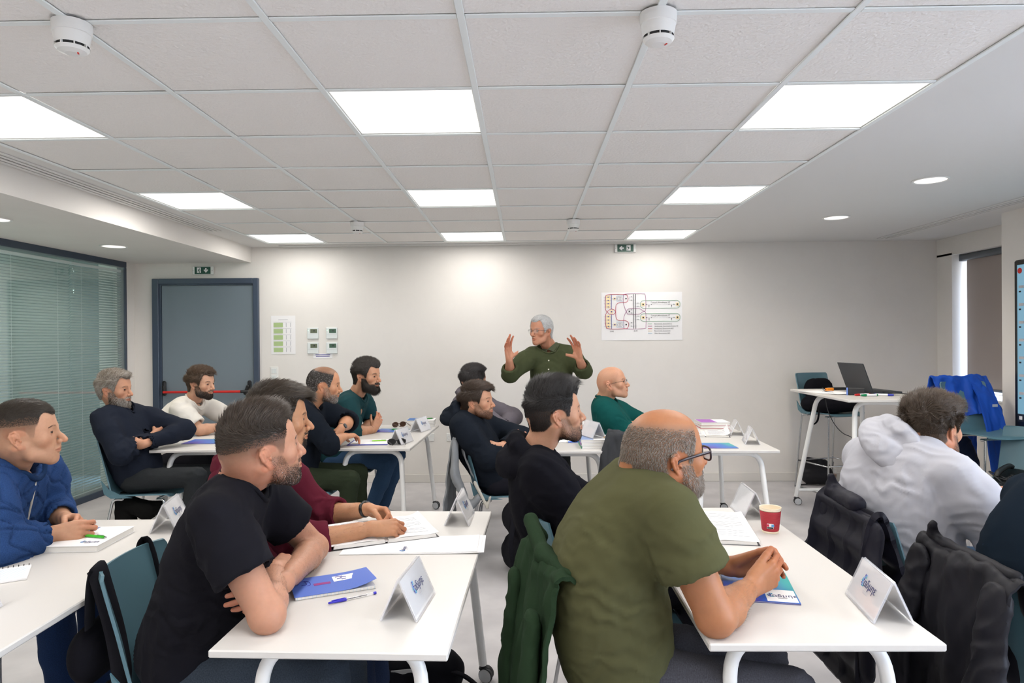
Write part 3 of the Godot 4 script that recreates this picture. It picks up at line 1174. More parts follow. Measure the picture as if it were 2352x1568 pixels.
	if top.has("quilt"):
		var ns: FastNoiseLite = noise
		for i in sm.v.size():
			var p := sm.v[i]
			var q := p.y * 11.0 + .35 * sin(p.x * 38.0 + p.z * 26.0) + p.x * 4.0
			var q2 := (p.x + p.z) * 12.0 + .35 * sin(p.y * 45.0)
			var a := absf(sin(q * PI))
			var b := absf(sin(q2 * PI))
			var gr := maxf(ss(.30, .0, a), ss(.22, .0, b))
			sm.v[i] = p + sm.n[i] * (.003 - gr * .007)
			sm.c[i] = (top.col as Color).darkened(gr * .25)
			sm.c[i].a = 1.0
		sm.smooth()
	out.append([top.get("name", "shirt"), sm, top.get("mat", "cloth"), ""])
	# ribbed collar
	if top.has("collar"):
		var pts := PackedVector3Array()
		var side: Vector3 = nd.cross(fwd).normalized()
		var ff: Vector3 = side.cross(nd).normalized()
		for k in 29:
			var a := TAU * k / 28
			var p: Vector3 = nk + ff * .022 + ff * cos(a) * (nkr + .012) + side * sin(a) * (nkr + .010) + nd * (.012 - .022 * cos(a) - .004)
			for it in 3:
				var dd := g.at(p)
				if absf(dd) < .2: p -= nd * clampf(dd, -.02, .02)
			pts.append(p + nd * .003)
		var cm := MB.new()
		cm.col = top.get("ccol", top.col)
		cm.tube(pts, top.collar, 8, false)
		out.append(["collar", cm, top.get("mat", "cloth"), ""])
	if top.has("hood"):
		out.append(["hood", make_hood(nk, nd, fwd, nr, top, seed_, cc), top.get("mat", "cloth"), ""])
	for e in top.get("extra", []):
		out.append(e)
	if S.has("inner"):                                      # a t-shirt under an open hoodie
		var q := Fld.new(hip - Vector3(.3, .1, .3), neck + Vector3.ONE * .3, cc * 1.3)
		q.km = .05
		for i in 8:
			var t := .15 + .85 * i / 7.0
			var c := hip.lerp(neck, t * .93) + F * (.012 - slouch * 4.0 * t * (1.0 - t))
			q.cap(c - R * .055, c + R * .055, lerpf(T[1][1], T[3][1] + .012, t) - .006, lerpf(T[1][1], T[3][1] + .012, t) - .006, .05)
		q.cap(nk + fwd * .012 - nd * .01, nk + nd * .12 + fwd * .03, nr + .004, nr + .03, .006, Vector3.ZERO, 1.0, true)
		var im := q.mesh()
		fold(im, .004, 60.0, seed_ + 3, [])
		paint(im, S.inner)
		out.append(["t_shirt", im, "cloth", "white t-shirt under the open hoodie"])
	for key in ["watch", "bracelet"]:
		if S.has(key):
			var el: Vector3 = S.re if S[key] == "right" else S.le
			var wr: Vector3 = S.rw if S[key] == "right" else S.lw
			var pn: Vector3 = (S.rh if S[key] == "right" else S.lh)[1].normalized()
			var ax := (wr - el).normalized()
			pn = (pn - ax * pn.dot(ax)).normalized()
			var sd2 := ax.cross(pn)
			var c := wr - ax * .020
			var pts := PackedVector3Array()
			for k in 25:
				var a := TAU * k / 24
				pts.append(c + pn * cos(a) * .0265 + sd2 * sin(a) * .0310)
			var bm := MB.new()
			bm.col = S.get("bcolor", lin(24, 24, 27))
			bm.tube(pts, .0075 if key == "watch" else .0035, 8, false, .45 if key == "watch" else 1.0, pn)
			out.append(["watch_strap" if key == "watch" else "bracelet", bm, "gloss", ""])
			if key == "watch":
				var wm := MB.new()
				wm.col = lin(60, 62, 66)
				wm.lathe(PackedVector2Array([Vector2(.019, 0), Vector2(.019, .007), Vector2(.016, .009), Vector2(.0001, .009)]), Transform3D(Basis(sd2, -pn, sd2.cross(-pn)), c - pn * .026), 24)
				out.append(["watch_case", wm, "gloss", ""])
	if S.has("zip"):
		var zp := PackedVector3Array()
		for k in 11:
			var p := nk + F * .24 - Vector3(0, .035 + k * .036, 0)
			while g.at(p) > -.001 and (p - nk).dot(F) > -.1: p -= F * .004
			zp.append(p + F * .004)
		var zm := MB.new()
		zm.col = S.zip
		zm.tube(zp, .0045, 8)
		out.append(["zip", zm, "gloss", "silver zip"])
	if S.has("buttons"):
		var sdv: Vector3 = nd.cross(fwd).normalized()
		for s in [-1.0, 1.0]:
			var fl := MB.new()
			fl.col = (top.col as Color).lightened(.03)
			var p0: Vector3 = nk + fwd * (nkr + .030) - nd * .012
			var p1: Vector3 = nk + sdv * s * (nkr + .012) + fwd * .030 + nd * .030
			var p2: Vector3 = nk + sdv * s * .050 + fwd * (nkr + .045) - nd * .065
			var p3: Vector3 = nk + sdv * s * (nkr + .026) + fwd * .045 - nd * .010
			fl.sheet([PackedVector3Array([p0, p1]), PackedVector3Array([p0.lerp(p2, .5), p1.lerp(p3, .5)]), PackedVector3Array([p2, p3])], .004)
			out.append(["collar_point", fl, "cloth", ""])
		for k in 5:
			var p := nk + F * .2 - Vector3(0, .03 + k * .075, 0)
			while g.at(p) > 0.0 and (p - nk).dot(F) > -.1: p -= F * .004
			var b := MB.new()
			b.col = lin(225, 220, 205)
			b.lathe(PackedVector2Array([Vector2(.0058, -.002), Vector2(.0058, .002), Vector2(.0001, .0026)]), Transform3D(Basis(R, F, R.cross(F)), p + F * .006), 12)
			out.append(["button", b, "gloss", ""])
	# ---- trousers and shoes
	if S.has("legs"):
		var L: Dictionary = S.legs
		var lo2 := hip; var hi2 := hip
		for p in [L.rk, L.lk, L.ra, L.la]:
			lo2 = lo2.min(p); hi2 = hi2.max(p)
		var t := Fld.new(lo2 - Vector3.ONE * .17, hi2 + Vector3.ONE * .17, L.get("cell", maxf(.013, cc)))
		var tw: float = L.get("thick", 1.0)
		t.cap(hip - R * .05, hip + R * .05, T[0][1] * .86, T[0][1] * .86, .02)
		for s in 2:
			var k: Vector3 = L.rk if s == 0 else L.lk
			var a: Vector3 = L.ra if s == 0 else L.la
			var hj: Vector3 = hip + R * (.085 if s == 0 else -.085) + Vector3(0, -.02, 0)
			t.cap(hj, k, .088 * tw, .064 * tw, .03)
			t.cap(k, k.lerp(a, .4), .062 * tw, .062 * tw, .02)
			t.cap(k.lerp(a, .4), a + Vector3(0, .03, 0), .060 * tw, .050 * tw, .02)
			t.slice(a, (a - k).normalized(), .12)
		var m := t.mesh()
		var cr := []
		for s in 2:
			var k: Vector3 = L.rk if s == 0 else L.lk
			cr.append([k, ((L.ra if s == 0 else L.la) - k).normalized(), .035, .006, .16])
		fold(m, L.get("amp", .005), 50.0, seed_ + 5, cr)
		paint(m, L.col)
		out.append(["trousers", m, L.get("mat", "denim"), ""])
		for s in 2:
			var a: Vector3 = L.ra if s == 0 else L.la
			var fd: Vector3 = L.get("foot", F)
			var q := Fld.new(a - Vector3(.3, .14, .3), a + Vector3(.3, .1, .3), .012)
			var he := Vector3(a.x, .042, a.z) - fd * .045
			var to := Vector3(a.x, .034, a.z) + fd * .165
			q.cap(he, to, .042, .036, .02, Vector3.UP, .9)
			q.cap(he + fd * .03, a + Vector3(0, .02, 0), .040, .044, .03)
			q.cap(he + fd * .06 + Vector3(0, .02, 0), to - Vector3(0, .005, 0), .036, .030, .02)
			q.slice(Vector3(a.x, .004, a.z), Vector3(0, -1, 0), .3)
			q.cap(a + Vector3(0, .03, 0), a + Vector3(0, .1, 0), .036, .036, .0, Vector3.ZERO, 1.0, true)
			var sm2 := q.mesh()
			for i in sm2.v.size():
				sm2.c[i] = L.get("sole", lin(225, 225, 225)) if sm2.v[i].y < .026 else L.get("shoe", lin(40, 40, 44))
			out.append(["shoe", sm2, "cloth", ""])
	return out

func make_hood(nk: Vector3, nd: Vector3, fwd: Vector3, nr: float, top: Dictionary, seed_: int, cc: float) -> MB:
	var side: Vector3 = nd.cross(fwd).normalized()
	var ff: Vector3 = side.cross(nd).normalized()
	var g := Fld.new(nk - Vector3.ONE * .27, nk + Vector3.ONE * .24, maxf(.006, cc * .75))
	var hs: float = top.hood
	var prev := Vector3.ZERO
	for k in 13:
		var a := lerpf(-150, 150, k / 12.0)
		var ra := deg_to_rad(a)
		var b := cos(ra * .6)                                   # 1 behind the neck, 0 in front
		var p := nk - ff * cos(ra) * (nr + .026 + .02 * b) * (1.0 if b > .5 else .95) + side * sin(ra) * (nr + .045) + ff * .012 + nd * (.020 * b - .015 - .03 * (1.0 - b))
		if k > 0: g.cap(prev, p, .016 + .020 * b * hs, .016 + .020 * b * hs, .02)
		prev = p
	for k in 9:
		var a := lerpf(-75, 75, k / 8.0)
		var ra := deg_to_rad(a)
		var b := cos(ra)
		var p := nk - ff * (nr + .018 + .022 * b * hs) * cos(ra * .9) + side * sin(ra) * (nr + .060) - nd * (.015 + .085 * b * hs)
		if k > 0: g.cap(prev, p, .018 + .030 * b * hs, .018 + .030 * b * hs, .03, ff, .62)
		prev = p
	g.cap(nk + ff * .02 - nd * .06, nk + nd * .2 + ff * .05, nr + .008, nr + .055, .006, Vector3.ZERO, 1.0, true)
	var m := g.mesh()
	fold(m, .004, 60.0, seed_ + 77, [[nk - ff * .11 - nd * .03, (nd + ff * .5 + side * .25).normalized(), .06, .005, .20]])
	paint(m, top.col)
	return m

# spectacle frame in head space: rims, bridge, two temples over the ears
func glasses(kind: String, f: Fld) -> MB:
	var m := MB.new()
	var r := .0026 if kind == "thick" else .0010
	m.col = lin(40, 26, 30) if kind == "thick" else lin(45, 45, 48)
	for s in [-1.0, 1.0]:
		var pts := PackedVector3Array()
		for k in 25:
			var a := TAU * k / 24
			if kind == "half" and sin(a) < -.15: continue
			var p := Vector3(signf(cos(a)) * pow(absf(cos(a)), .6) * .0240, signf(sin(a)) * pow(absf(sin(a)), .6) * .0175, 0)
			pts.append(Transform3D(Basis(Vector3.UP, s * .12), Vector3(s * .0325, -.004, .1015)) * p)
		if kind == "half":
			var o := PackedVector3Array()
			var st := 0
			for i in pts.size() - 1:
				if pts[i].distance_to(pts[i + 1]) > .02: st = i + 1
			for i in pts.size(): o.append(pts[(i + st) % pts.size()])
			pts = o
		m.tube(pts, r, 6, kind == "half")
		m.tube(PackedVector3Array([Vector3(s * .056, .004, .099), Vector3(s * .066, .005, .088), Vector3(s * .076, .003, .045), Vector3(s * .0800, .000, .012), Vector3(s * .0815, -.004, -.012), Vector3(s * .0790, -.024, -.034)]), r * (1.5 if kind == "thick" else 1.15), 8, true, .55 if kind == "thick" else 1.0, Vector3(1, 0, 0))
	m.tube(PackedVector3Array([Vector3(-.0100, .002, .1035), Vector3(0, .005, .1065), Vector3(.0100, .002, .1035)]), r, 6)
	return m
# ---------------------------------------------------------------- the room
const CEIL := 2.481
const GX := -2.586
const GZ := -6.886
const BACK := -7.15

func build_room() -> void:
	struct("floor", span(Vector3(-4.4, -.12, BACK - .2), Vector3(4.9, 0, 2.6)), "floor")
	# ceiling: plaster all round, a field of tiles lying in a metal grid
	var c := MB.new()
	c.add(span(Vector3(1.614, CEIL, BACK - .2), Vector3(4.9, CEIL + .25, 2.6)))
	c.add(span(Vector3(-4.4, CEIL, BACK - .2), Vector3(GX, CEIL + .25, 2.6)))
	c.add(span(Vector3(GX, CEIL, BACK - .2), Vector3(1.614, CEIL + .25, GZ)))
	c.add(span(Vector3(GX, CEIL + .12, GZ), Vector3(1.614, CEIL + .25, 2.6)))
	c.add(span(Vector3(GX, CEIL, 2.114), Vector3(1.614, CEIL + .12, 2.6)))
	var ce := struct("ceiling", c, "ceiling_paint")
	var tiles := []
	for k in 3:
		tiles.append(mb_box(Vector3(.586, .015, .586), Vector3(0, 0, 0), .003).mesh())
	var lamps := {}
	for col in [0, 3, 6]:
		for row in [0, 3, 6, 9, 12]:
			lamps[Vector2i(col, row)] = true
	for col in 7:
		for row in 15:
			if lamps.has(Vector2i(col, row)): continue
			var t := part(ce, "ceiling_tile", tiles[(col + row) % 3], "ceiling_tile")
			t.position = Vector3(GX + .3 + col * .6, CEIL + .0105 + .001 * h01(col * 31 + row), GZ + .3 + row * .6)
			t.rotation = Vector3(hv(col + row * 9).x * .0015, 0, hv(col + row * 9).y * .0015)
	var bar := mb_box(Vector3(.024, .006, 9.0), Vector3(0, 0, 4.5), .0015).mesh()
	for k in 8:
		var b := part(ce, "grid_bar", bar, "grid_metal")
		b.position = Vector3(GX + k * .6, CEIL - .001, GZ)
	var bar2 := mb_box(Vector3(.574, .005, .024), Vector3.ZERO, .0015).mesh()
	for k in 8:
		for row in 16:
			if k < 7:
				var b := part(ce, "grid_bar", bar2, "grid_metal")
				b.position = Vector3(GX + .3 + k * .6, CEIL - .0005, GZ + row * .6)
	# walls
	struct("wall_back", span(Vector3(-4.4, -.12, BACK - .2), Vector3(4.9, CEIL + .2, BACK)), "wall")
	struct("wall_front", span(Vector3(-4.4, -.12, 2.4), Vector3(4.9, CEIL + .2, 2.6)), "wall")
	var wr := MB.new()                                       # right wall: a wide pillar, then a long window beside and behind the camera
	wr.add(span(Vector3(3.87, -.12, -5.61), Vector3(4.9, CEIL + .2, -2.3)))
	wr.add(span(Vector3(3.87, -.12, -2.3), Vector3(4.2, .90, 2.6)))
	wr.add(span(Vector3(3.87, 2.30, -2.3), Vector3(4.2, CEIL + .2, 2.6)))
	wr.add(span(Vector3(3.87, .90, 1.9), Vector3(4.2, 2.30, 2.6)))
	struct("wall_right", wr, "wall")
	var w3 := MB.new()
	for z in [-2.3, -.9, .5, 1.85]: w3.add(span(Vector3(4.02, .90, z), Vector3(4.08, 2.30, z + .05), .004))
	for y in [.90, 2.25]: w3.add(span(Vector3(4.02, y, -2.3), Vector3(4.08, y + .05, 1.9), .004))
	var wn3 := struct("window_3", w3, "white_plastic")
	part(wn3, "pane", span(Vector3(4.047, .95, -2.25), Vector3(4.053, 2.25, 1.85)), "glass")
	struct("floor_outside", span(Vector3(4.95, -3.2, -16.0), Vector3(30, -3.0, 16.0)), "outside")
	var wl := MB.new()                                       # left wall: a glazed partition between a stub and a front stretch
	wl.add(span(Vector3(-4.4, -.12, -7.15), Vector3(-4.116, CEIL + .2, -7.0)))
	wl.add(span(Vector3(-4.4, 2.32, -7.0), Vector3(-4.116, CEIL + .2, 2.6)))
	wl.add(span(Vector3(-4.4, -.12, -2.2), Vector3(-4.116, CEIL + .2, 2.6)))
	struct("wall_left", wl, "wall")
	struct("trim_1", span(Vector3(-4.2, 2.32, BACK - .05), Vector3(-2.869, CEIL + .05, 2.5)), "wall")      # the lowered ceiling along the partition
	# window niche on the right, at the far end
	struct("wall_window", span(Vector3(4.72, -.12, BACK), Vector3(4.9, .90, -5.55)), "wall")
	struct("trim_2", span(Vector3(4.27, 2.30, BACK), Vector3(4.9, CEIL + .05, -5.61)), "wall")
	struct("trim_5", span(Vector3(4.27, .0, BACK), Vector3(4.68, 2.32, -6.90)), "wall")
	struct("trim_3", span(Vector3(4.27, .0, BACK), Vector3(4.74, .885, -5.61)), "wall")
	struct("trim_4", span(Vector3(4.25, .885, BACK), Vector3(4.76, .905, -5.61), .003), "white_plastic")
	var w2 := MB.new()
	w2.add(span(Vector3(4.66, .905, BACK), Vector3(4.72, .955, -5.61), .004))
	w2.add(span(Vector3(4.66, 2.25, BACK), Vector3(4.72, 2.30, -5.61), .004))
	w2.add(span(Vector3(4.66, .955, BACK), Vector3(4.72, 2.25, BACK + .05), .004))
	w2.add(span(Vector3(4.66, .955, -6.02), Vector3(4.72, 2.25, -5.97), .004))
	var wn := struct("window_2", w2, "white_plastic")
	part(wn, "pane", span(Vector3(4.688, .95, BACK + .04), Vector3(4.694, 2.26, -5.62)), "glass")
	struct("baseboard_back", span(Vector3(-2.78, 0, BACK), Vector3(4.27, .087, BACK + .012), .003), "baseboard")
	# exit door
	var f := MB.new()
	f.add(span(Vector3(-3.907, 0, BACK), Vector3(-3.838, 2.156, BACK + .045), .006))
	f.add(span(Vector3(-2.838, 0, BACK), Vector3(-2.783, 2.156, BACK + .045), .006))
	f.add(span(Vector3(-3.838, 2.098, BACK), Vector3(-2.838, 2.156, BACK + .045), .006))
	f.add(span(Vector3(-3.838, 0, BACK), Vector3(-3.818, 2.098, BACK + .020)))
	f.add(span(Vector3(-3.818, 2.085, BACK), Vector3(-2.838, 2.098, BACK + .020)))
	var d := struct("door_1", f, "door_frame")
	part(d, "door_leaf", span(Vector3(-3.816, .01, BACK), Vector3(-2.841, 2.083, BACK + .012), .002), "door_paint")
	var bar_ := MB.new()
	bar_.tube(PackedVector3Array([Vector3(-3.765, .969, BACK + .095), Vector3(-2.955, .971, BACK + .095)]), .0125, 14)
	part(d, "push_bar", bar_, "red_bar", "red push bar of the exit door")
	for s in [-1.0, 1.0]:
		var hb := MB.new()
		var x := -3.790 if s < 0 else -2.886
		hb.box(Vector3(.040, .155, .032), Transform3D(Basis(), Vector3(x, 1.005, BACK + .028)), .012)
		hb.box(Vector3(.030, .105, .022), Transform3D(Basis(Vector3(0, 0, 1), s * -.35 if s > 0 else .15), Vector3(x + (.012 if s < 0 else -.022), .985, BACK + .060)), .008)
		hb.tube(PackedVector3Array([Vector3(x, .97, BACK + .05), Vector3(x + (.03 if s < 0 else -.07), .97, BACK + .095)]), .014, 10)
		part(d, "bar_bracket", hb, "black_plastic")
	# glazed partition with a slatted blind between the panes
	var g := MB.new()
	g.add(span(Vector3(-4.19, 2.262, -7.0), Vector3(-4.105, 2.322, -2.2), .004))
	g.add(span(Vector3(-4.19, 0, -7.0), Vector3(-4.105, .06, -2.2), .004))
	g.add(span(Vector3(-4.19, .06, -7.0), Vector3(-4.105, 2.262, -6.965), .004))
	g.add(span(Vector3(-4.19, .06, -2.24), Vector3(-4.105, 2.262, -2.2), .004))
	var wn1 := struct("window_1", g, "frame_blue")
	for z in [[-6.965, -6.18], [-6.172, -5.0], [-4.992, -3.6], [-3.592, -2.24]]:
		part(wn1, "pane", span(Vector3(-4.118, .06, z[0]), Vector3(-4.113, 2.262, z[1])), "pane")
	var slat_a := mb_box(Vector3(.0015, .0245, .772), Vector3.ZERO).mesh()
	var slat_b := mb_box(Vector3(.0015, .0245, 2.54), Vector3.ZERO).mesh()
	for b in 2:
		var o := thing("venetian_blind", ["grey-green slatted blind behind the narrow glass pane next to the exit door", "long grey-green slatted blind behind the glass partition beside the young man in blue"][b], "blind", Vector3(-4.150, 0, -6.572 if b == 0 else -4.895), 0.0, "blinds in the glass partition")
		for k in 86:
			var s := part(o, "slat", slat_a if b == 0 else slat_b, "slat")
			s.position = Vector3(0, .072 + k * .0249, 0)
			s.rotation.z = -1.0
		var hl := .386 if b == 0 else 1.27
		part(o, "head_rail", mb_box(Vector3(.028, .026, hl * 2), Vector3(0, 2.222, 0), .003), "device_white")
		for z in ([-.25, .25] if b == 0 else [-1.1, -.55, 0.0, .55, 1.1]):
			var m := MB.new()
			m.tube(PackedVector3Array([Vector3(.012, .07, z), Vector3(.012, 2.21, z)]), .0012, 5)
			part(o, "ladder_cord", m, "device_white")
	struct("wall_corridor", span(Vector3(-6.0, -.12, -7.6), Vector3(-5.8, CEIL + .2, -1.0)), "corridor")
	struct("floor_corridor", span(Vector3(-6.0, -.12, -7.6), Vector3(-4.4, 0, -1.0)), "corridor")
	struct("ceiling_corridor", span(Vector3(-6.0, CEIL, -7.6), Vector3(-4.4, CEIL + .2, -1.0)), "corridor")
	struct("wall_corridor_end", span(Vector3(-6.0, -.12, -7.8), Vector3(-4.4, CEIL + .2, -7.6)), "corridor")
	struct("wall_corridor_near", span(Vector3(-6.0, -.12, -1.0), Vector3(-4.4, CEIL + .2, -.8)), "corridor")
	# roller shade over the window
	var sh := thing("roller_blind", "brown-grey roller blind pulled down over the window by the corner", "blind", Vector3(4.36, 0, 0))
	var r := MB.new()
	r.tube(PackedVector3Array([Vector3(0, 2.270, -6.86), Vector3(0, 2.270, -5.62)]), .034, 18)
	part(sh, "roller_tube", r, "roller")
	part(sh, "bracket", span(Vector3(-.035, 2.232, -6.885), Vector3(.035, 2.305, -6.86), .006), "roller")
	part(sh, "shade", span(Vector3(.028, .985, -6.855), Vector3(.030, 2.27, -5.62)), "shade_cloth")
	part(sh, "hem_bar", span(Vector3(.022, .965, -6.855), Vector3(.036, .99, -5.62), .003), "roller")
	# a pale building and ground outside the window
	struct("wall_outside", span(Vector3(9.0, -3.0, -16.0), Vector3(9.4, 1.9, 0.0)), "outside")

	# linear air outlets
	for k in 3:
		var o := thing("air_slot", ["slotted air outlet in the ceiling along the lowered ceiling on the glass side", "slotted air outlet in the plaster ceiling by the window niche", "slotted air outlet in the ceiling along the back wall above the exit sign"][k], "vent", [Vector3(-2.765, CEIL - .001, -2.4), Vector3(3.63, CEIL - .001, -2.4), Vector3(-.50, CEIL - .001, -7.075)][k])
		var l := 3.65 if k == 0 else 4.55 if k == 1 else 2.03
		var tr := Transform3D(Basis(), Vector3(0, 0, -l * .5 + .0)) if k < 2 else Transform3D(Basis(Vector3.UP, PI / 2), Vector3.ZERO)
		if k == 1: tr.origin.z = -l * .5
		var half := l * .5 if k < 2 else l
		for x in ([-.062, -.022, .022, .062] if k < 2 else [-.045, -.015, .015, .045]):
			var m := MB.new()
			m.box(Vector3(.026 if k < 2 else .020, .006, half * 2), tr * Transform3D(Basis(), Vector3(x, -.003, 0)), .001)
			part(o, "blade", m, "ceiling_paint")
		var m2 := MB.new()
		m2.box(Vector3(.12 if k < 2 else .09, .0015, half * 2), tr * Transform3D(Basis(), Vector3(0, -.0008, 0)))
		part(o, "slot", m2, "rubber")

const LAMP_WHERE := {0: "in the row nearest the wall", 3: "in the second row", 6: "in the nearest visible row", 9: "in the row above the camera", 12: "in the row behind the camera"}

func build_lights() -> void:
	var fr := MB.new()
	for s in [-1.0, 1.0]:
		fr.box(Vector3(.586, .008, .010), Transform3D(Basis(), Vector3(0, 0, s * .288)), .002)
		fr.box(Vector3(.010, .008, .566), Transform3D(Basis(), Vector3(s * .288, 0, 0)), .002)
	var fm := fr.mesh()
	var dm := mb_box(Vector3(.566, .006, .566)).mesh()
	for row in [0, 3, 6, 9, 12]:
		for col in [0, 3, 6]:
			var o := thing("ceiling_light", "square light panel %s, %s" % [LAMP_WHERE[row], {0: "on the glass partition side", 3: "in the middle of the tile field", 6: "on the window side"}[col]], "ceiling light", Vector3(GX + .3 + col * .6, CEIL + .008, GZ + .3 + row * .6), 0.0, "square light panels")
			part(o, "frame", fm, "white_plastic")
			part(o, "diffuser", dm, "lamp")
			var a := AreaLight3D.new()
			a.name = "panel_light"
			a.area_size = Vector2(.56, .56)
			a.area_normalize_energy = true
			a.light_color = Color(1.0, .985, .965)
			a.light_energy = 1.15 if row == 0 else 2.05
			a.light_specular = 1.0
			a.shadow_enabled = true
			o.add_child(a)
			a.rotation.x = -PI / 2
			a.position.y = -.014
	var k := 0
	for p in [[2.587, CEIL, -5.708], [2.577, CEIL, -4.374], [2.58, CEIL, -3.04], [2.58, CEIL, -1.70], [-3.52, 2.32, -5.814], [-3.52, 2.32, -4.48], [-3.52, 2.32, -3.15]]:
		var l: String = ["round downlight in the plaster ceiling, the one nearer the back wall", "larger-looking round downlight in the plaster ceiling near the right edge", "round downlight in the plaster ceiling, third from the back wall", "round downlight in the plaster ceiling, fourth from the back wall", "round downlight in the lowered ceiling beside the exit door", "round downlight in the lowered ceiling, second from the exit door", "round downlight in the lowered ceiling, third from the exit door"][k]
		var o := thing("downlight", l, "downlight", Vector3(p[0], p[1], p[2]), 0.0, "round downlights")
		var rim := MB.new()
		rim.lathe(PackedVector2Array([Vector2(.108, -.001), Vector2(.108, -.005), Vector2(.104, -.008), Vector2(.094, -.007), Vector2(.089, -.001)]), Transform3D(Basis(Vector3(1, 0, 0), 0.0), Vector3.ZERO), 40)
		part(o, "rim", rim, "white_plastic")
		var di := MB.new()
		di.lathe(PackedVector2Array([Vector2(.0001, -.004), Vector2(.090, -.004), Vector2(.090, -.001)]), Transform3D(), 40)
		part(o, "diffuser", di, "lamp_round")
		var s := SpotLight3D.new()
		s.name = "down_light"
		s.position = Vector3(0, -.03, 0)
		s.rotation.x = -PI / 2
		s.spot_angle = 75.0
		s.spot_angle_attenuation = .8
		s.spot_range = 12.0
		s.spot_attenuation = 2.0
		s.light_color = Color(1.0, .95, .88)
		s.light_energy = 1.3
		s.light_size = .09
		s.shadow_enabled = true
		o.add_child(s)
		k += 1
	# light of the corridor behind the glass
	var cl := OmniLight3D.new()
	cl.name = "corridor_light"
	cl.position = Vector3(-5.1, 2.2, -4.6)
	cl.light_color = Color(.86, 1.0, .95)
	cl.light_energy = 2.2
	cl.light_size = .15
	cl.omni_range = 14.0
	cl.omni_attenuation = 2.0
	cl.shadow_enabled = true
	add_child(cl)
	var b := thing("corridor_lamp", "lamp in the corridor behind the glass partition", "lamp", Vector3(-5.1, 2.2, -4.6))
	var bm := MB.new()
	bm.lathe(PackedVector2Array([Vector2(.001, -.12), Vector2(.08, -.09), Vector2(.11, 0), Vector2(.08, .09), Vector2(.02, .12), Vector2(.02, .28)]), Transform3D(), 20)
	part(b, "globe", bm, "lamp")

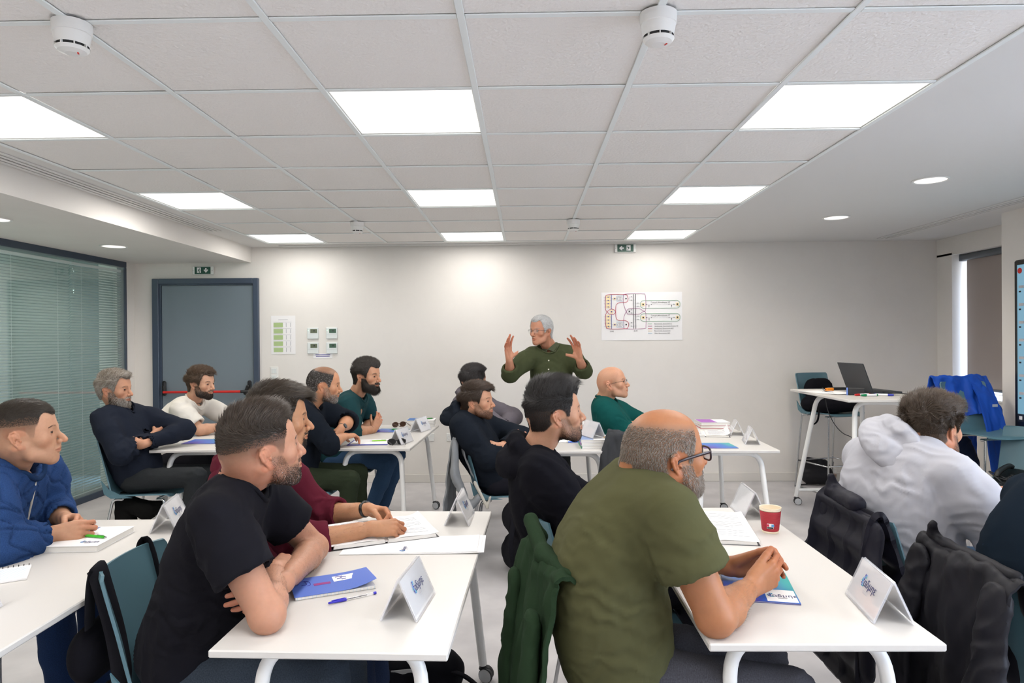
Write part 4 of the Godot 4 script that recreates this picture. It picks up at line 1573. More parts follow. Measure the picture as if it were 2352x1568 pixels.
func build_wall_things() -> void:
	# smoke detectors under the grid
	var body := MB.new()
	body.lathe(PackedVector2Array([Vector2(.046, -.068), Vector2(.050, -.048), Vector2(.052, -.034), Vector2(.0545, -.032), Vector2(.056, -.014), Vector2(.056, 0)]), Transform3D(), 36)
	body.lathe(PackedVector2Array([Vector2(.0001, -.094), Vector2(.020, -.093), Vector2(.040, -.086), Vector2(.047, -.078), Vector2(.047, -.076), Vector2(.030, -.075)]), Transform3D(), 36)
	var vent := MB.new()
	vent.lathe(PackedVector2Array([Vector2(.040, -.077), Vector2(.042, -.066)]), Transform3D(), 30)
	var ribs := MB.new()
	ribs.box(Vector3(.010, .012, .003))
	var bm := body.mesh(); var vm := vent.mesh(); var rm := ribs.mesh()
	var ds := [[1, 2, "white smoke detector on the ceiling grid near the top left corner"], [4, 2, "white smoke detector on the ceiling grid near the top edge, right of the middle"], [1, 8, "far smoke detector between the light panels on the door side"], [4, 8, "far smoke detector above the standing man"]]
	for e in ds:
		var gx: int = e[0] + 1
		var z: float = -2.086 if e[1] == 2 else -5.686
		var o := thing("smoke_detector", e[2], "smoke detector", Vector3(GX + gx * .6, CEIL - .004, z), .4, "smoke detectors")
		part(o, "housing", bm, "white_plastic")
		part(o, "smoke_vent", vm, "rubber")
		for i in 8:
			var B := Basis(Vector3.UP, TAU * i / 8.0 + .3)
			part(o, "rib", rm, "white_plastic").transform = Transform3D(B, B * Vector3(.043, -.072, 0))
		var led := mb_box(Vector3(.004, .002, .012), Vector3(.018, -.0935, .012))
		part(o, "indicator", led, "red_bar")
	# exit signs
	for s in 2:
		var o := thing("exit_sign", ["green exit sign with arrow down above the grey door", "green exit sign with arrow pointing left above the wall poster"][s], "exit sign", Vector3(-3.371, 2.240, BACK) if s == 0 else Vector3(1.057, 2.429, BACK), 0.0, "exit signs")
		part(o, "housing", mb_box(Vector3(.222, .088, .028), Vector3(0, 0, .014), .005), "white_plastic")
		part(o, "panel", mb_box(Vector3(.168, .074, .004), Vector3(0, 0, .029)), "sign_green")
		var ar := MB.new()
		var rot := 0.0 if s == 1 else PI / 2
		var ax := -.042 if s == 1 else .036
		ar.prism(PackedVector2Array([Vector2(-.026, 0), Vector2(.004, .026), Vector2(.012, .018), Vector2(.0, .008), Vector2(.026, .008), Vector2(.026, -.008), Vector2(.0, -.008), Vector2(.012, -.018), Vector2(.004, -.026)]), .002, Transform3D(Basis(Vector3(0, 0, 1), rot).scaled(Vector3.ONE * .95), Vector3(ax, 0, .032)))
		part(o, "arrow", ar, "paper")
		var rx := .032 if s == 1 else -.038
		var dr := MB.new()
		dr.box(Vector3(.042, .056, .002), Transform3D(Basis(), Vector3(rx, .002, .0316)))
		part(o, "doorway", dr, "paper")
		var mn := MB.new()
		var fl := 1.0 if s == 0 else -1.0
		var T := Transform3D(Basis().scaled(Vector3(fl, 1, 1)), Vector3(rx, 0, .0332))
		mn.prism(PackedVector2Array([Vector2(.004, .022), Vector2(.012, .022), Vector2(.012, .014), Vector2(.004, .014)]), .001, T)
		mn.prism(PackedVector2Array([Vector2(-.004, .012), Vector2(.008, .010), Vector2(.002, -.006), Vector2(-.010, -.003)]), .001, T)
		mn.prism(PackedVector2Array([Vector2(.006, .010), Vector2(.018, .004), Vector2(.017, .000), Vector2(.004, .005)]), .001, T)
		mn.prism(PackedVector2Array([Vector2(-.010, -.002), Vector2(.002, -.006), Vector2(-.008, -.014), Vector2(-.019, -.013), Vector2(-.019, -.017)]), .001, T)
		mn.prism(PackedVector2Array([Vector2(-.004, -.004), Vector2(.004, -.005), Vector2(.012, -.016), Vector2(.008, -.026), Vector2(.004, -.025), Vector2(.005, -.016)]), .001, T)
		part(o, "running_figure", mn, "sign_green")
		for x in [-1.0, 1.0]:
			part(o, "screw", mb_box(Vector3(.004, .006, .002), Vector3(x * .101, 0, .029)), "rubber")
	# timetable sheet
	var tt := thing("wall_sheet", "white timetable sheet with five green blocks beside the door", "paper", Vector3(-2.534, 1.557, BACK + .001))
	part(tt, "sheet", _curled(.258, .405, .006), "paper")
	for i in 5:
		var y := .105 - i * .0655
		part(tt, "green_block", mb_box(Vector3(.098, .046, .001), Vector3(-.052, y, .004)), "ink_pale_green")
		for k in 5:
			part(tt, "row_line", mb_box(Vector3(.094, .0012, .001), Vector3(-.052, y + .018 - k * .009, .0048)), "grey_ink")
		for x in [.032, .078]:
			part(tt, "column_mark", mb_box(Vector3(.005, .044, .001), Vector3(x, y, .004)), "grey_ink")
		part(tt, "heading_line", mb_box(Vector3(.19, .002, .001), Vector3(-.006, y + .030, .004)), "grey_ink")
	part(tt, "title_line", mb_box(Vector3(.10, .004, .001), Vector3(0, .160, .004)), "grey_ink")
	# thermostats
	for i in 4:
		var o := thing("thermostat", ["white wall thermostat, upper one nearer the door, dark display", "white wall thermostat, upper one farther from the door, green display", "white wall thermostat, lower one nearer the door, brownish display", "white wall thermostat, lower one farther from the door, greenish display"][i], "thermostat", Vector3(-2.219 + .199 * (i % 2), 1.571 - .155 * int(i / 2), BACK), 0.0, "wall thermostats")
		part(o, "case", mb_box(Vector3(.116, .116, .018), Vector3(0, 0, .009), .004), "device_white")
		part(o, "display", mb_box(Vector3(.072, .043, .002), Vector3(.012, .024, .0185)), "lcd_green" if i % 2 else "lcd")
		part(o, "digits", mb_box(Vector3(.012, .014, .001), Vector3(.016, .026, .0198)), "ink")
		part(o, "flap_line", mb_box(Vector3(.104, .0015, .001), Vector3(0, -.014, .0182)), "grey_ink")
		if i < 2: part(o, "status_light", mb_box(Vector3(.008, .010, .001), Vector3(-.046, .030, .0182)), "led_green")
	var nl := thing("notice_strip", "small white printed notice strip taped under the thermostats", "notice", Vector3(-2.118, 1.333, BACK + .001))
	part(nl, "strip", mb_box(Vector3(.20, .05, .0015), Vector3(0, 0, .001)), "paper")
	for k in 2: part(nl, "text_line", mb_box(Vector3(.155 - k * .01, .006, .0008), Vector3(0, .012 - k * .016, .0022)), "ink_blue")
	var sw := thing("light_switch", "white double light switch plate beside the door frame", "light switch", Vector3(-2.632, 1.145, BACK))
	part(sw, "plate", mb_box(Vector3(.086, .158, .010), Vector3(0, 0, .005), .004), "white_plastic")
	for k in 2:
		part(sw, "module", mb_box(Vector3(.068, .058, .004), Vector3(0, .036 - k * .072, .011), .0015), "white_plastic")
		for j in 2: part(sw, "rocker", mb_box(Vector3(.024, .048, .004), Vector3(-.013 + j * .026, .036 - k * .072, .0135), .0015), "device_white")
	for k in 2:
		var o := thing("wall_socket", ["white wall socket seen past the second-row table leg", "white wall socket half hidden behind the navy hooded man"][k], "socket", Vector3(-1.008 if k == 0 else -.766, .472, BACK), 0.0, "wall sockets")
		part(o, "plate", mb_box(Vector3(.115, .085, .010), Vector3(0, 0, .005), .004), "white_plastic")
		for j in 2:
			var m := MB.new()
			m.lathe(PackedVector2Array([Vector2(.020, -.001), Vector2(.020, .003), Vector2(.017, .003), Vector2(.016, -.004), Vector2(.0001, -.004)]), Transform3D(Basis(Vector3(1, 0, 0), PI / 2), Vector3(-.027 + j * .054, 0, .010)), 20)
			part(o, "outlet", m, "device_white")
	build_poster()
	# interactive display on the right wall
	var tv := thing("display_screen", "large black-framed flat screen with a light blue picture on the right-hand pillar", "screen", Vector3(3.78, 1.42, -4.40))
	part(tv, "housing", span(Vector3(.0, -.65, -.95), Vector3(.09, .65, .95), .012), "screen_body")
	part(tv, "picture", span(Vector3(-.004, -.585, -.905), Vector3(.0, .610, .905)), "screen_blue")
	part(tv, "task_bar", span(Vector3(-.006, -.585, -.905), Vector3(-.002, -.525, .905)), "laptop_grey")
	part(tv, "start_icon", span(Vector3(-.008, -.568, -.885), Vector3(-.005, -.542, -.855)), "paper")
	for i in 7:
		part(tv, "list_mark", span(Vector3(-.007, .40 - i * .135, -.885), Vector3(-.003, .412 - i * .135, -.865)), "ink")
		part(tv, "list_text", span(Vector3(-.007, .432 - i * .135, -.885), Vector3(-.003, .452 - i * .135, -.835)), "grey_ink")
	var dot := MB.new()
	dot.lathe(PackedVector2Array([Vector2(.022, 0), Vector2(.022, .003), Vector2(.0001, .003)]), Transform3D(Basis(Vector3(0, 0, 1), PI / 2), Vector3(-.004, .565, -.875)), 20)
	part(tv, "app_icon", dot, "red_bar")
	part(tv, "mount", span(Vector3(.09, -.3, -.4), Vector3(.093, .3, .4)), "screen_body")
	var al := AreaLight3D.new()
	al.name = "screen_light"
	al.area_size = Vector2(1.8, 1.2)
	al.light_color = Color(.75, .92, 1.0)
	al.light_energy = .12
	al.shadow_enabled = true
	tv.add_child(al)
	al.rotation.y = PI / 2
	al.position = Vector3(-.012, 0, 0)

func _curled(w: float, h: float, lift: float) -> MB:       # a sheet taped at the corners, lower edge standing off a little
	var m := MB.new()
	var g := []
	for i in 9:
		var row := PackedVector3Array()
		for j in 9:
			var u := i / 8.0
			var v := j / 8.0
			row.append(Vector3(lerpf(-w * .5, w * .5, v), lerpf(h * .5, -h * .5, u), .0012 + lift * .25 * sin(v * PI) * u * u + .0006 * sin(v * 9.0 + u * 5.0)))
		g.append(row)
	m.sheet(g, .0008)
	return m

func build_poster() -> void:
	var o := thing("wall_poster", "white wall poster with a coloured circuit diagram and Greek legend", "poster", Vector3(1.225, 1.7225, BACK + .001))
	part(o, "sheet", _curled(.840, .500, .010), "paper")
	var sx := .840 / 1128.0                                  # the drawing is 1128 units wide
	var at := func(x: float, y: float) -> Vector3: return Vector3((x - 688.0) * sx, (1135.0 - y) * sx, .0058)
	var line := func(called: String, pts: Array, w: float, m: String, n := 1) -> void:
		var mb := MB.new()
		var c := PackedVector3Array()
		for p in pts: c.append(at.call(p[0], p[1]))
		mb.tube(c if n == 1 else curve(Array(c), n), w * sx * .5, 4, true, 1.0)
		part(o, called, mb, m)
	var loop := func(called: String, x0: float, y0: float, x1: float, y1: float, r: float, w: float, m: String) -> void:
		var mb := MB.new()
		var c := PackedVector3Array()
		for k in 33:
			var a := TAU * k / 32.0
			var cx := x1 - r if cos(a) > 0 else x0 + r
			var cy := y1 - r if sin(a) > 0 else y0 + r
			c.append(at.call(cx + cos(a) * r, cy + sin(a) * r))
		mb.tube(c, w * sx * .5, 4, false)
		part(o, called, mb, m)
	var box := func(called: String, x: float, y: float, w: float, h: float, m: String, z := 0.0) -> void:
		part(o, called, mb_box(Vector3(w * sx, h * sx, .0008), at.call(x, y) + Vector3(0, 0, z)), m)
	for y in [[845, 1020], [1115, 1295]]:
		box.call("sand_field", 220, (y[0] + y[1]) * .5, 56, y[1] - y[0], "ink_sand", -.0008)
	for y in [866, 911, 957, 1002, 1139, 1185, 1230, 1275]:
		box.call("breaker", 221, y, 17, 14, "ink_blue")
		line.call("feeder", [[160, y], [262, y]], 3, "grey_ink")
	for y in [[830, 1035], [1105, 1310]]:
		line.call("bus_line", [[266, y[0]], [266, y[1]]], 6, "ink_blue")
	for y in [887, 1251]:
		box.call("breaker", 311, y, 19, 16, "ink_blue")
		box.call("sand_patch", 311, y, 36, 36, "ink_sand", -.0008)
		loop.call("blue_frame", 342, y - 38, 434, y + 38, 6, 4, "ink_sky")
		loop.call("coil", 350, y - 24, 398, y + 24, 24, 4, "grey_ink")
		loop.call("coil", 374, y - 24, 422, y + 24, 24, 4, "grey_ink")
		box.call("breaker", 470, y, 19, 16, "ink")
		line.call("feeder", [[270, y], [340, y]], 3, "grey_ink")
		line.call("branch", [[505, y], [516, y], [516, y - 26], [572, y - 26]], 3, "grey_ink")
		line.call("branch", [[516, y], [516, y + 22], [600, y + 22]], 3, "grey_ink")
		box.call("breaker", 545, y - 26, 12, 9, "ink")
		box.call("breaker", 545, y + 22, 12, 9, "ink")
	box.call("breaker", 267, 1070, 17, 18, "ink_blue")
	box.call("sand_patch", 267, 1070, 40, 50, "ink_sand", -.0008)
	box.call("breaker", 515, 1067, 18, 18, "ink")
	for x in [574, 605]: line.call("bus_line", [[x, 826], [x, 1308]], 7, "ink")
	for y in [952, 997, 1134, 1180, 1044, 1089]:
		var xx := 636 if y < 1000 or y > 1100 else 545
		box.call("breaker", xx, y, 12, 9, "ink")
		line.call("feeder", [[xx - 50, y], [xx + 30, y]], 3, "grey_ink")
	line.call("red_zone", [[205, 1070], [184, 1030], [184, 870], [225, 831], [440, 829], [480, 836], [499, 880], [490, 925], [450, 941], [380, 943], [340, 965], [327, 1010], [327, 1130], [345, 1180], [390, 1193], [450, 1193], [492, 1212], [505, 1250], [490, 1295], [455, 1308], [230, 1308], [188, 1270], [186, 1110], [240, 1040], [290, 1036], [325, 1070], [295, 1105], [245, 1105], [205, 1070]], 6, "ink_red", 5)
	line.call("purple_zone", [[470, 1070], [437, 960], [437, 860], [460, 824], [700, 822], [740, 850], [744, 1030], [720, 1065], [650, 1026], [520, 1026], [478, 1060], [490, 1100], [530, 1108], [650, 1104], [722, 1064], [745, 1110], [745, 1270], [715, 1308], [470, 1310], [440, 1280], [440, 1150], [470, 1070]], 5, "ink_purple", 5)
	for y in [970, 1153]:
		loop.call("green_zone", 668, y - 54, 1222, y + 54, 50, 5, "ink_green")
		for x in [708, 1185]:
			box.call("breaker", x, y + 1, 22, 20, "ink")
			box.call("sand_patch", x, y + 1, 46, 44, "ink_sand", -.0008)
		for k in 20: box.call("dash", 770 + k * 20, y + 1, 12, 3, "grey_ink")
		for x in [790, 1103]:
			box.call("arrow_mark", x, y + 22, 8, 22, "ink")
			box.call("arrow_mark", x, y + 40, 5, 5, "ink")
		for x in [757, 825, 1068, 1136]: box.call("breaker", x, y + 1, 12, 9, "ink")
		text(o, "line_caption", "Γραμμή Μεταφοράς ΥΤ", 30 * sx * .82, "ink", Transform3D(Basis(), at.call(950, y - 27)), "Droid Serif")
	var keys := ["Προστασία Αποστάσεως", "Διαφορική Προστασία Ζυγών ΥΤ", "Διαφορική Προστασία Μ/Σ", "Προστασία Διακόπτου", "Ίδιες Προστασίες Μ/Σ"]
	var km := ["ink_green", "ink_purple", "ink_red", "ink_sand", "ink_sky"]
	var ends := [1118, 1212, 1144, 1098, 1098]
	for k in 5:
		box.call("legend_key", 802, 1243 + k * 33, 58, 6, km[k])
		text(o, "legend_text", keys[k], 29 * sx * .74, "ink", Transform3D(Basis(), at.call((848 + ends[k]) * .5, 1243 + k * 33)), "Droid Serif")
	text(o, "bus_name", "Ζ ΜΤ", 32 * sx * .78, "ink", Transform3D(Basis(), at.call(270, 1344)), "Droid Serif")
	text(o, "bus_name", "Ζ ΥΤ", 32 * sx * .78, "ink", Transform3D(Basis(), at.call(602, 1342)), "Droid Serif")
# ---------------------------------------------------------------- furniture
func make_table(label: String, x0: float, z0: float, w: float, l: float, turn: float, high := .74, near_wheels := false) -> Node3D:
	# x0, z0: the near left corner of the top; it runs away from there
	var o := thing("table", label, "table", Vector3(x0, 0, z0), turn, "white folding tables" if high < .9 else "")
	part(o, "tabletop", mb_box(Vector3(w, .020, l), Vector3(w * .5, high - .010, -l * .5), .0035), "table_white")
	var lean := .12 if high < .9 else .20
	for e in 2:
		var zb := -.015 if e == 0 else -l + .015
		var zt := zb - lean if e == 0 else zb + lean
		var yb := .012 if e == 0 and not near_wheels else .075
		var bl := Vector3(.042, yb, zb)
		var br := Vector3(w - .042, yb, zb)
		var top := high - .040
		var s := .092 if high < .9 else .15
		var tl := Vector3(s, top, zt)
		var tr := Vector3(w - s, top, zt)
		var pts := PackedVector3Array([bl])
		var r := .085
		var dl := (bl - tl).normalized()
		var cl := tl + dl * r * 1.15
		pts.append(cl)
		for k in range(1, 8):
			var t := k / 8.0
			pts.append(cl.lerp(tl, t).lerp(tl.lerp(tl + Vector3(r * 1.15, 0, 0), t), t))
		pts.append(tl + Vector3(r * 1.15, 0, 0))
		var cr := tr + (br - tr).normalized() * r * 1.15
		pts.append(tr - Vector3(r * 1.15, 0, 0))
		for k in range(1, 8):
			var t := k / 8.0
			pts.append((tr - Vector3(r * 1.15, 0, 0)).lerp(tr, t).lerp(tr.lerp(cr, t), t))
		pts.append(cr)
		pts.append(br)
		var m := MB.new()
		m.tube(pts, .0185, 16)
		m.box(Vector3(w - s * 2 - .10, .022, .05), Transform3D(Basis(), Vector3(w * .5, high - .029, zt)), .003)
		part(o, "leg_frame", m, "leg_white")
		for b in [bl, br]:
			if e == 1 or near_wheels:
				_caster(o, b)
			else:
				var g := MB.new()
				g.lathe(PackedVector2Array([Vector2(.0001, 0), Vector2(.020, .0), Vector2(.021, .006), Vector2(.017, .014)]), Transform3D(Basis(), Vector3(b.x, 0, b.z)), 16)
				part(o, "foot_pad", g, "rubber")
	if high > .9:
		var st := MB.new()
		for x in [.30]:
			st.tube(PackedVector3Array([Vector3(x, .14, -.05), Vector3(x, .14, -l + .05)]), .017, 12)
		for z in [-.05, -l + .05]:
			st.tube(PackedVector3Array([Vector3(.05, .14, z), Vector3(w - .05, .14, z)]), .013, 12)
		part(o, "stretcher", st, "leg_white")
	return o

func _caster(o: Node3D, b: Vector3) -> void:
	var m := MB.new()
	m.lathe(PackedVector2Array([Vector2(.0001, .048), Vector2(.012, .048), Vector2(.014, .085), Vector2(.0001, .085)]), Transform3D(Basis(), Vector3(b.x, 0, b.z)), 12)
	m.box(Vector3(.046, .010, .034), Transform3D(Basis(), Vector3(b.x + .006, .060, b.z)), .004)
	part(o, "caster_fork", m, "rubber")
	for s in [-1.0, 1.0]:
		var w := MB.new()
		var T := Transform3D(Basis(Vector3.UP, -.35) * Basis(Vector3(1, 0, 0), PI / 2 * s), Vector3(b.x + .014, .032, b.z + s * .010))
		w.lathe(PackedVector2Array([Vector2(.030, -.004), Vector2(.032, .0), Vector2(.032, .010), Vector2(.029, .014)]), T, 22)
		part(o, "caster_wheel", w, "rubber")
		var d := MB.new()
		d.lathe(PackedVector2Array([Vector2(.029, .0135), Vector2(.026, .0150), Vector2(.008, .0155), Vector2(.0001, .0155)]), T, 22)
		part(o, "caster_disc", d, "wheel_grey")

func make_chair(label: String, at: Vector3, turn: float, stool := false) -> Node3D:
	var o := thing("chair" if not stool else "bar_stool", label, "chair" if not stool else "stool", at, turn, "teal shell chairs" if not stool else "")
	var lift := .30 if stool else 0.0
	var prof := [Vector2(.225, .438), Vector2(.215, .452), Vector2(.10, .450), Vector2(-.08, .444), Vector2(-.165, .448), Vector2(-.200, .462), Vector2(-.220, .50), Vector2(-.236, .56), Vector2(-.262, .66), Vector2(-.288, .75), Vector2(-.306, .815), Vector2(-.309, .830)]
	var g := []
	for i in prof.size():
		var row := PackedVector3Array()
		var hw := .205
		if i == 0: hw = .19
		if i >= 6: hw = lerpf(.198, .192, (i - 6) / 5.0)
		if i == prof.size() - 1: hw = .182
		for j in 13:
			var s := lerpf(-1, 1, j / 12.0)
			var p: Vector2 = prof[i]
			var bow := .014 * s * s + .016 * pow(absf(s), 5.0)
			if i < 5:
				row.append(Vector3(p.x, p.y + bow * .5 + lift, s * hw))
			else:
				row.append(Vector3(p.x + bow * 1.6, p.y + lift, s * hw))
		g.append(row)
	var m := MB.new()
	m.sheet(g, .009)
	part(o, "seat_shell", m, "teal")
	for s in [-1.0, 1.0]:
		var gs := MB.new()
		gs.prism(PackedVector2Array([Vector2(-.02, .444 + lift), Vector2(-.165, .440 + lift), Vector2(-.212, .47 + lift), Vector2(-.232, .56 + lift), Vector2(-.18, .50 + lift), Vector2(-.10, .462 + lift)]), .007, Transform3D(Basis(), Vector3(0, 0, s * .2015)))
		part(o, "side_gusset", gs, "teal")
		for e in 2:
			var l := MB.new()
			var tx := .185 if e == 0 else -.150
			var bx := .215 if e == 0 else -.235
			l.tube(curve([Vector3(tx - (.05 if e == 0 else -.05), .428 + lift, s * .18), Vector3(tx, .424 + lift, s * .19), Vector3(lerpf(tx, bx, .25), .36 + lift, s * .198), Vector3(bx, 0, s * .225)], 5), .0085, 10)
			part(o, "leg", l, "chrome")
	var u := MB.new()
	for x in [.13, -.10]: u.tube(PackedVector3Array([Vector3(x, .430 + lift, -.18), Vector3(x, .430 + lift, .18)]), .008, 8)
	part(o, "seat_bar", u, "chrome")
	if stool:
		var r := MB.new()
		r.tube(PackedVector3Array([Vector3(.205, .27, -.213), Vector3(-.195, .27, -.213), Vector3(-.195, .27, .213), Vector3(.205, .27, .213), Vector3(.205, .27, -.213)]), .0075, 8)
		part(o, "foot_ring", r, "chrome")
		var b := MB.new()
		b.tube(PackedVector3Array([Vector3(.215, .012, -.225), Vector3(-.235, .012, -.225), Vector3(-.235, .012, .225), Vector3(.215, .012, .225), Vector3(.215, .012, -.225)]), .009, 8)
		part(o, "floor_ring", b, "chrome")
	return o

# clear tent-shaped name stand with a printed card; a: turn about y
func make_plate(label: String, at: Vector3, turn: float, lean_blank := false) -> Node3D:
	var o := thing("name_stand", label, "name stand", at, turn, "clear tent name stands")
	var l := .21
	var hb := .048
	var h := .108
	for s in [-1.0, 1.0]:
		var sl := Vector3(-s * hb, h, 0)
		var up := sl.normalized()
		var nn := Vector3(up.y * s, absf(up.x), 0).normalized()
		var T := Transform3D(Basis(Vector3(0, 0, -s), up, nn), Vector3(s * hb, .0015, 0) + up * sl.length() * .5)
		part(o, "panel", _pane(T, l, sl.length(), .0022, 0.0), "acrylic")
		part(o, "panel", _pane(T, l, sl.length(), .0015, .0042), "acrylic")
		part(o, "card", _pane(T, l - .008, sl.length() - .008, .0006, .0018), "paper")
		var e := MB.new()
		for q in [-1.0, 1.0]:
			e.box(Vector3(.0022, sl.length(), .0062), T * Transform3D(Basis(), Vector3(q * l * .5, 0, .0018)), .0006)
		e.box(Vector3(l, .0022, .0062), T * Transform3D(Basis(), Vector3(0, -sl.length() * .5, .0018)), .0006)
		part(o, "edge", e, "acrylic")
		if lean_blank: continue
		_logo(o, T * Transform3D(Basis().scaled(Vector3.ONE * 1.0), Vector3(0, .010, .0052)), .088)
	return o

func _pane(T: Transform3D, w: float, h: float, d: float, z: float) -> MB:
	var m := MB.new()
	m.box(Vector3(w, h, d), T * Transform3D(Basis(), Vector3(0, 0, z)))
	return m

# the printed mark: a twist of small blue facets, five Greek letters, three fine lines; w wide
func _logo(o: Node3D, T: Transform3D, w: float) -> void:
	var k := w / .105
	var cols := ["ink_blue", "logo_blue", "logo_sky", "logo_teal"]
	var groups := [MB.new(), MB.new(), MB.new(), MB.new()]
	var q := 0
	for i in 6:
		for j in 2:
			var y := .020 - i * .0070
			var x := -.043 + .0055 * sin(i * 1.25 + 1.0) + (j - .5) * .0075
			var s := .0040
			var pl := PackedVector2Array([Vector2(x - s, y - s * .6), Vector2(x + s, y - s), Vector2(x + s * (.2 if j else -.4), y + s)])
			for n in 3: pl[n] *= k
			groups[(i + j * 2) % 4].prism(pl, .0006, T)
			q += 1
	for i in 4: part(o, "logo_mark", groups[i], cols[i])
	text(o, "logo_letters", "αδμηε", .036 * k, "logo_ink", T * Transform3D(Basis(), Vector3(.014, -.002, 0) * k))
	for i in 3:
		var m := MB.new()
		m.box(Vector3(.040 - .003 * i, .0014, .0005) * k, T * Transform3D(Basis(), Vector3(.003, -.026 - .0042 * i, 0) * k))
		part(o, "fine_print", m, "grey_ink")

func make_pen(label: String, at: Vector3, turn: float, c: Color, ball := false) -> Node3D:
	var o := thing("pen", label, "pen", at, turn)
	var X := Basis(Vector3(0, 0, 1), -PI / 2)
	if ball:
		var b := MB.new()
		b.col = Color(.8, .82, .86)
		b.lathe(PackedVector2Array([Vector2(.0001, -.030), Vector2(.0038, -.030), Vector2(.0038, .070), Vector2(.0001, .070)]), Transform3D(X, Vector3(0, .0042, 0)), 6)
		part(o, "barrel", b, "acrylic")
		var r := MB.new()
		r.lathe(PackedVector2Array([Vector2(.0001, -.030), Vector2(.0014, -.030), Vector2(.0014, .045), Vector2(.0001, .045)]), Transform3D(X, Vector3(0, .0042, 0)), 8)
		part(o, "refill", r, "ink")
		var cp := MB.new()
		cp.col = c
		cp.lathe(PackedVector2Array([Vector2(.0001, -.072), Vector2(.0030, -.070), Vector2(.0048, -.030), Vector2(.0048, -.018), Vector2(.0001, -.018)]), Transform3D(X, Vector3(0, .0048, 0)), 12)
		cp.lathe(PackedVector2Array([Vector2(.0001, .066), Vector2(.0041, .066), Vector2(.0041, .074), Vector2(.0001, .074)]), Transform3D(X, Vector3(0, .0042, 0)), 12)
		cp.box(Vector3(.040, .002, .003), Transform3D(Basis(), Vector3(-.042, .0098, 0)), .0008)
		part(o, "cap", cp, "gloss")
	else:
		var b := MB.new()
		b.col = c
		b.lathe(PackedVector2Array([Vector2(.0001, -.050), Vector2(.0045, -.048), Vector2(.0052, -.020), Vector2(.0048, .052), Vector2(.0001, .052)]), Transform3D(X, Vector3(0, .0052, 0)), 12)
		part(o, "barrel", b, "gloss")
		var t := MB.new()
		t.lathe(PackedVector2Array([Vector2(.0001, -.066), Vector2(.0012, -.064), Vector2(.0040, -.050)]), Transform3D(X, Vector3(0, .0052, 0)), 10)
		t.lathe(PackedVector2Array([Vector2(.0030, .052), Vector2(.0030, .062), Vector2(.0001, .062)]), Transform3D(X, Vector3(0, .0052, 0)), 10)
		part(o, "tip", t, "chrome")
		part(o, "clip", mb_box(Vector3(.034, .0014, .003), Vector3(.034, .0112, 0), .0005), "chrome")
	return o

# printed booklet whose cover runs from teal through blue to violet, with a white corner
func make_booklet(label: String, at: Vector3, turn: float, w: float, h: float, th := .004, white := true) -> Node3D:
	var o := thing("booklet", label, "booklet", at, turn, "colour-gradient booklets")
	part(o, "pages", mb_box(Vector3(w - .004, th - .0012, h - .004), Vector3(0, (th - .001) * .5, 0)), "paper_edge")
	var m := MB.new()
	var n := 10
	for i in n:
		for j in n:
			var a := Vector3(lerpf(-w, w, i / float(n)) * .5, th, lerpf(-h, h, j / float(n)) * .5)
			var s := m.v.size()
			for q in [Vector2(0, 0), Vector2(1, 0), Vector2(1, 1), Vector2(0, 1)]:
				var u: float = (i + q.x) / n
				var v: float = (j + q.y) / n
				var t := clampf(u * .55 + (1.0 - v) * .5 + .08 * sin(u * 6.0 + v * 4.0), 0, 1)
				m.col = lin(70, 50, 170).lerp(lin(40, 105, 200), ss(.1, .5, t)).lerp(lin(40, 165, 160), ss(.5, .95, t))
				m.vert(a + Vector3(w / n * q.x, 0, h / n * q.y), Vector3.UP)
			m.tri(s, s + 3, s + 2); m.tri(s, s + 2, s + 1)
	m.col = lin(60, 70, 170)
	m.box(Vector3(w, .0008, h), Transform3D(Basis(), Vector3(0, th - .0006, 0)))
	m.box(Vector3(w, .0008, h), Transform3D(Basis(), Vector3(0, .0005, 0)))
	part(o, "cover", m, "gloss")
	if white:
		part(o, "white_corner", mb_box(Vector3(w * .42, .0006, h * .36), Vector3(w * .27, th + .0005, h * .30)), "paper")
		_logo(o, Transform3D(Basis(Vector3(1, 0, 0), -PI / 2), Vector3(w * .27, th + .0012, h * .30)), w * .36)
	return o

# thick softcover book, or a block of papers
func make_book(called: String, label: String, at: Vector3, turn: float, w: float, h: float, th: float, cover: String, group := "") -> Node3D:
	var o := thing(called, label, "book" if called == "book" else "paper", at, turn, group)
	part(o, "pages", mb_box(Vector3(w - .006, th - .002, h - .006), Vector3(.001, th * .5, 0), .001), "paper_edge")
	part(o, "cover", mb_box(Vector3(w, .0014, h), Vector3(0, th - .0005, 0)), cover)
	part(o, "back_cover", mb_box(Vector3(w, .0014, h), Vector3(0, .0008, 0)), cover)
	return o

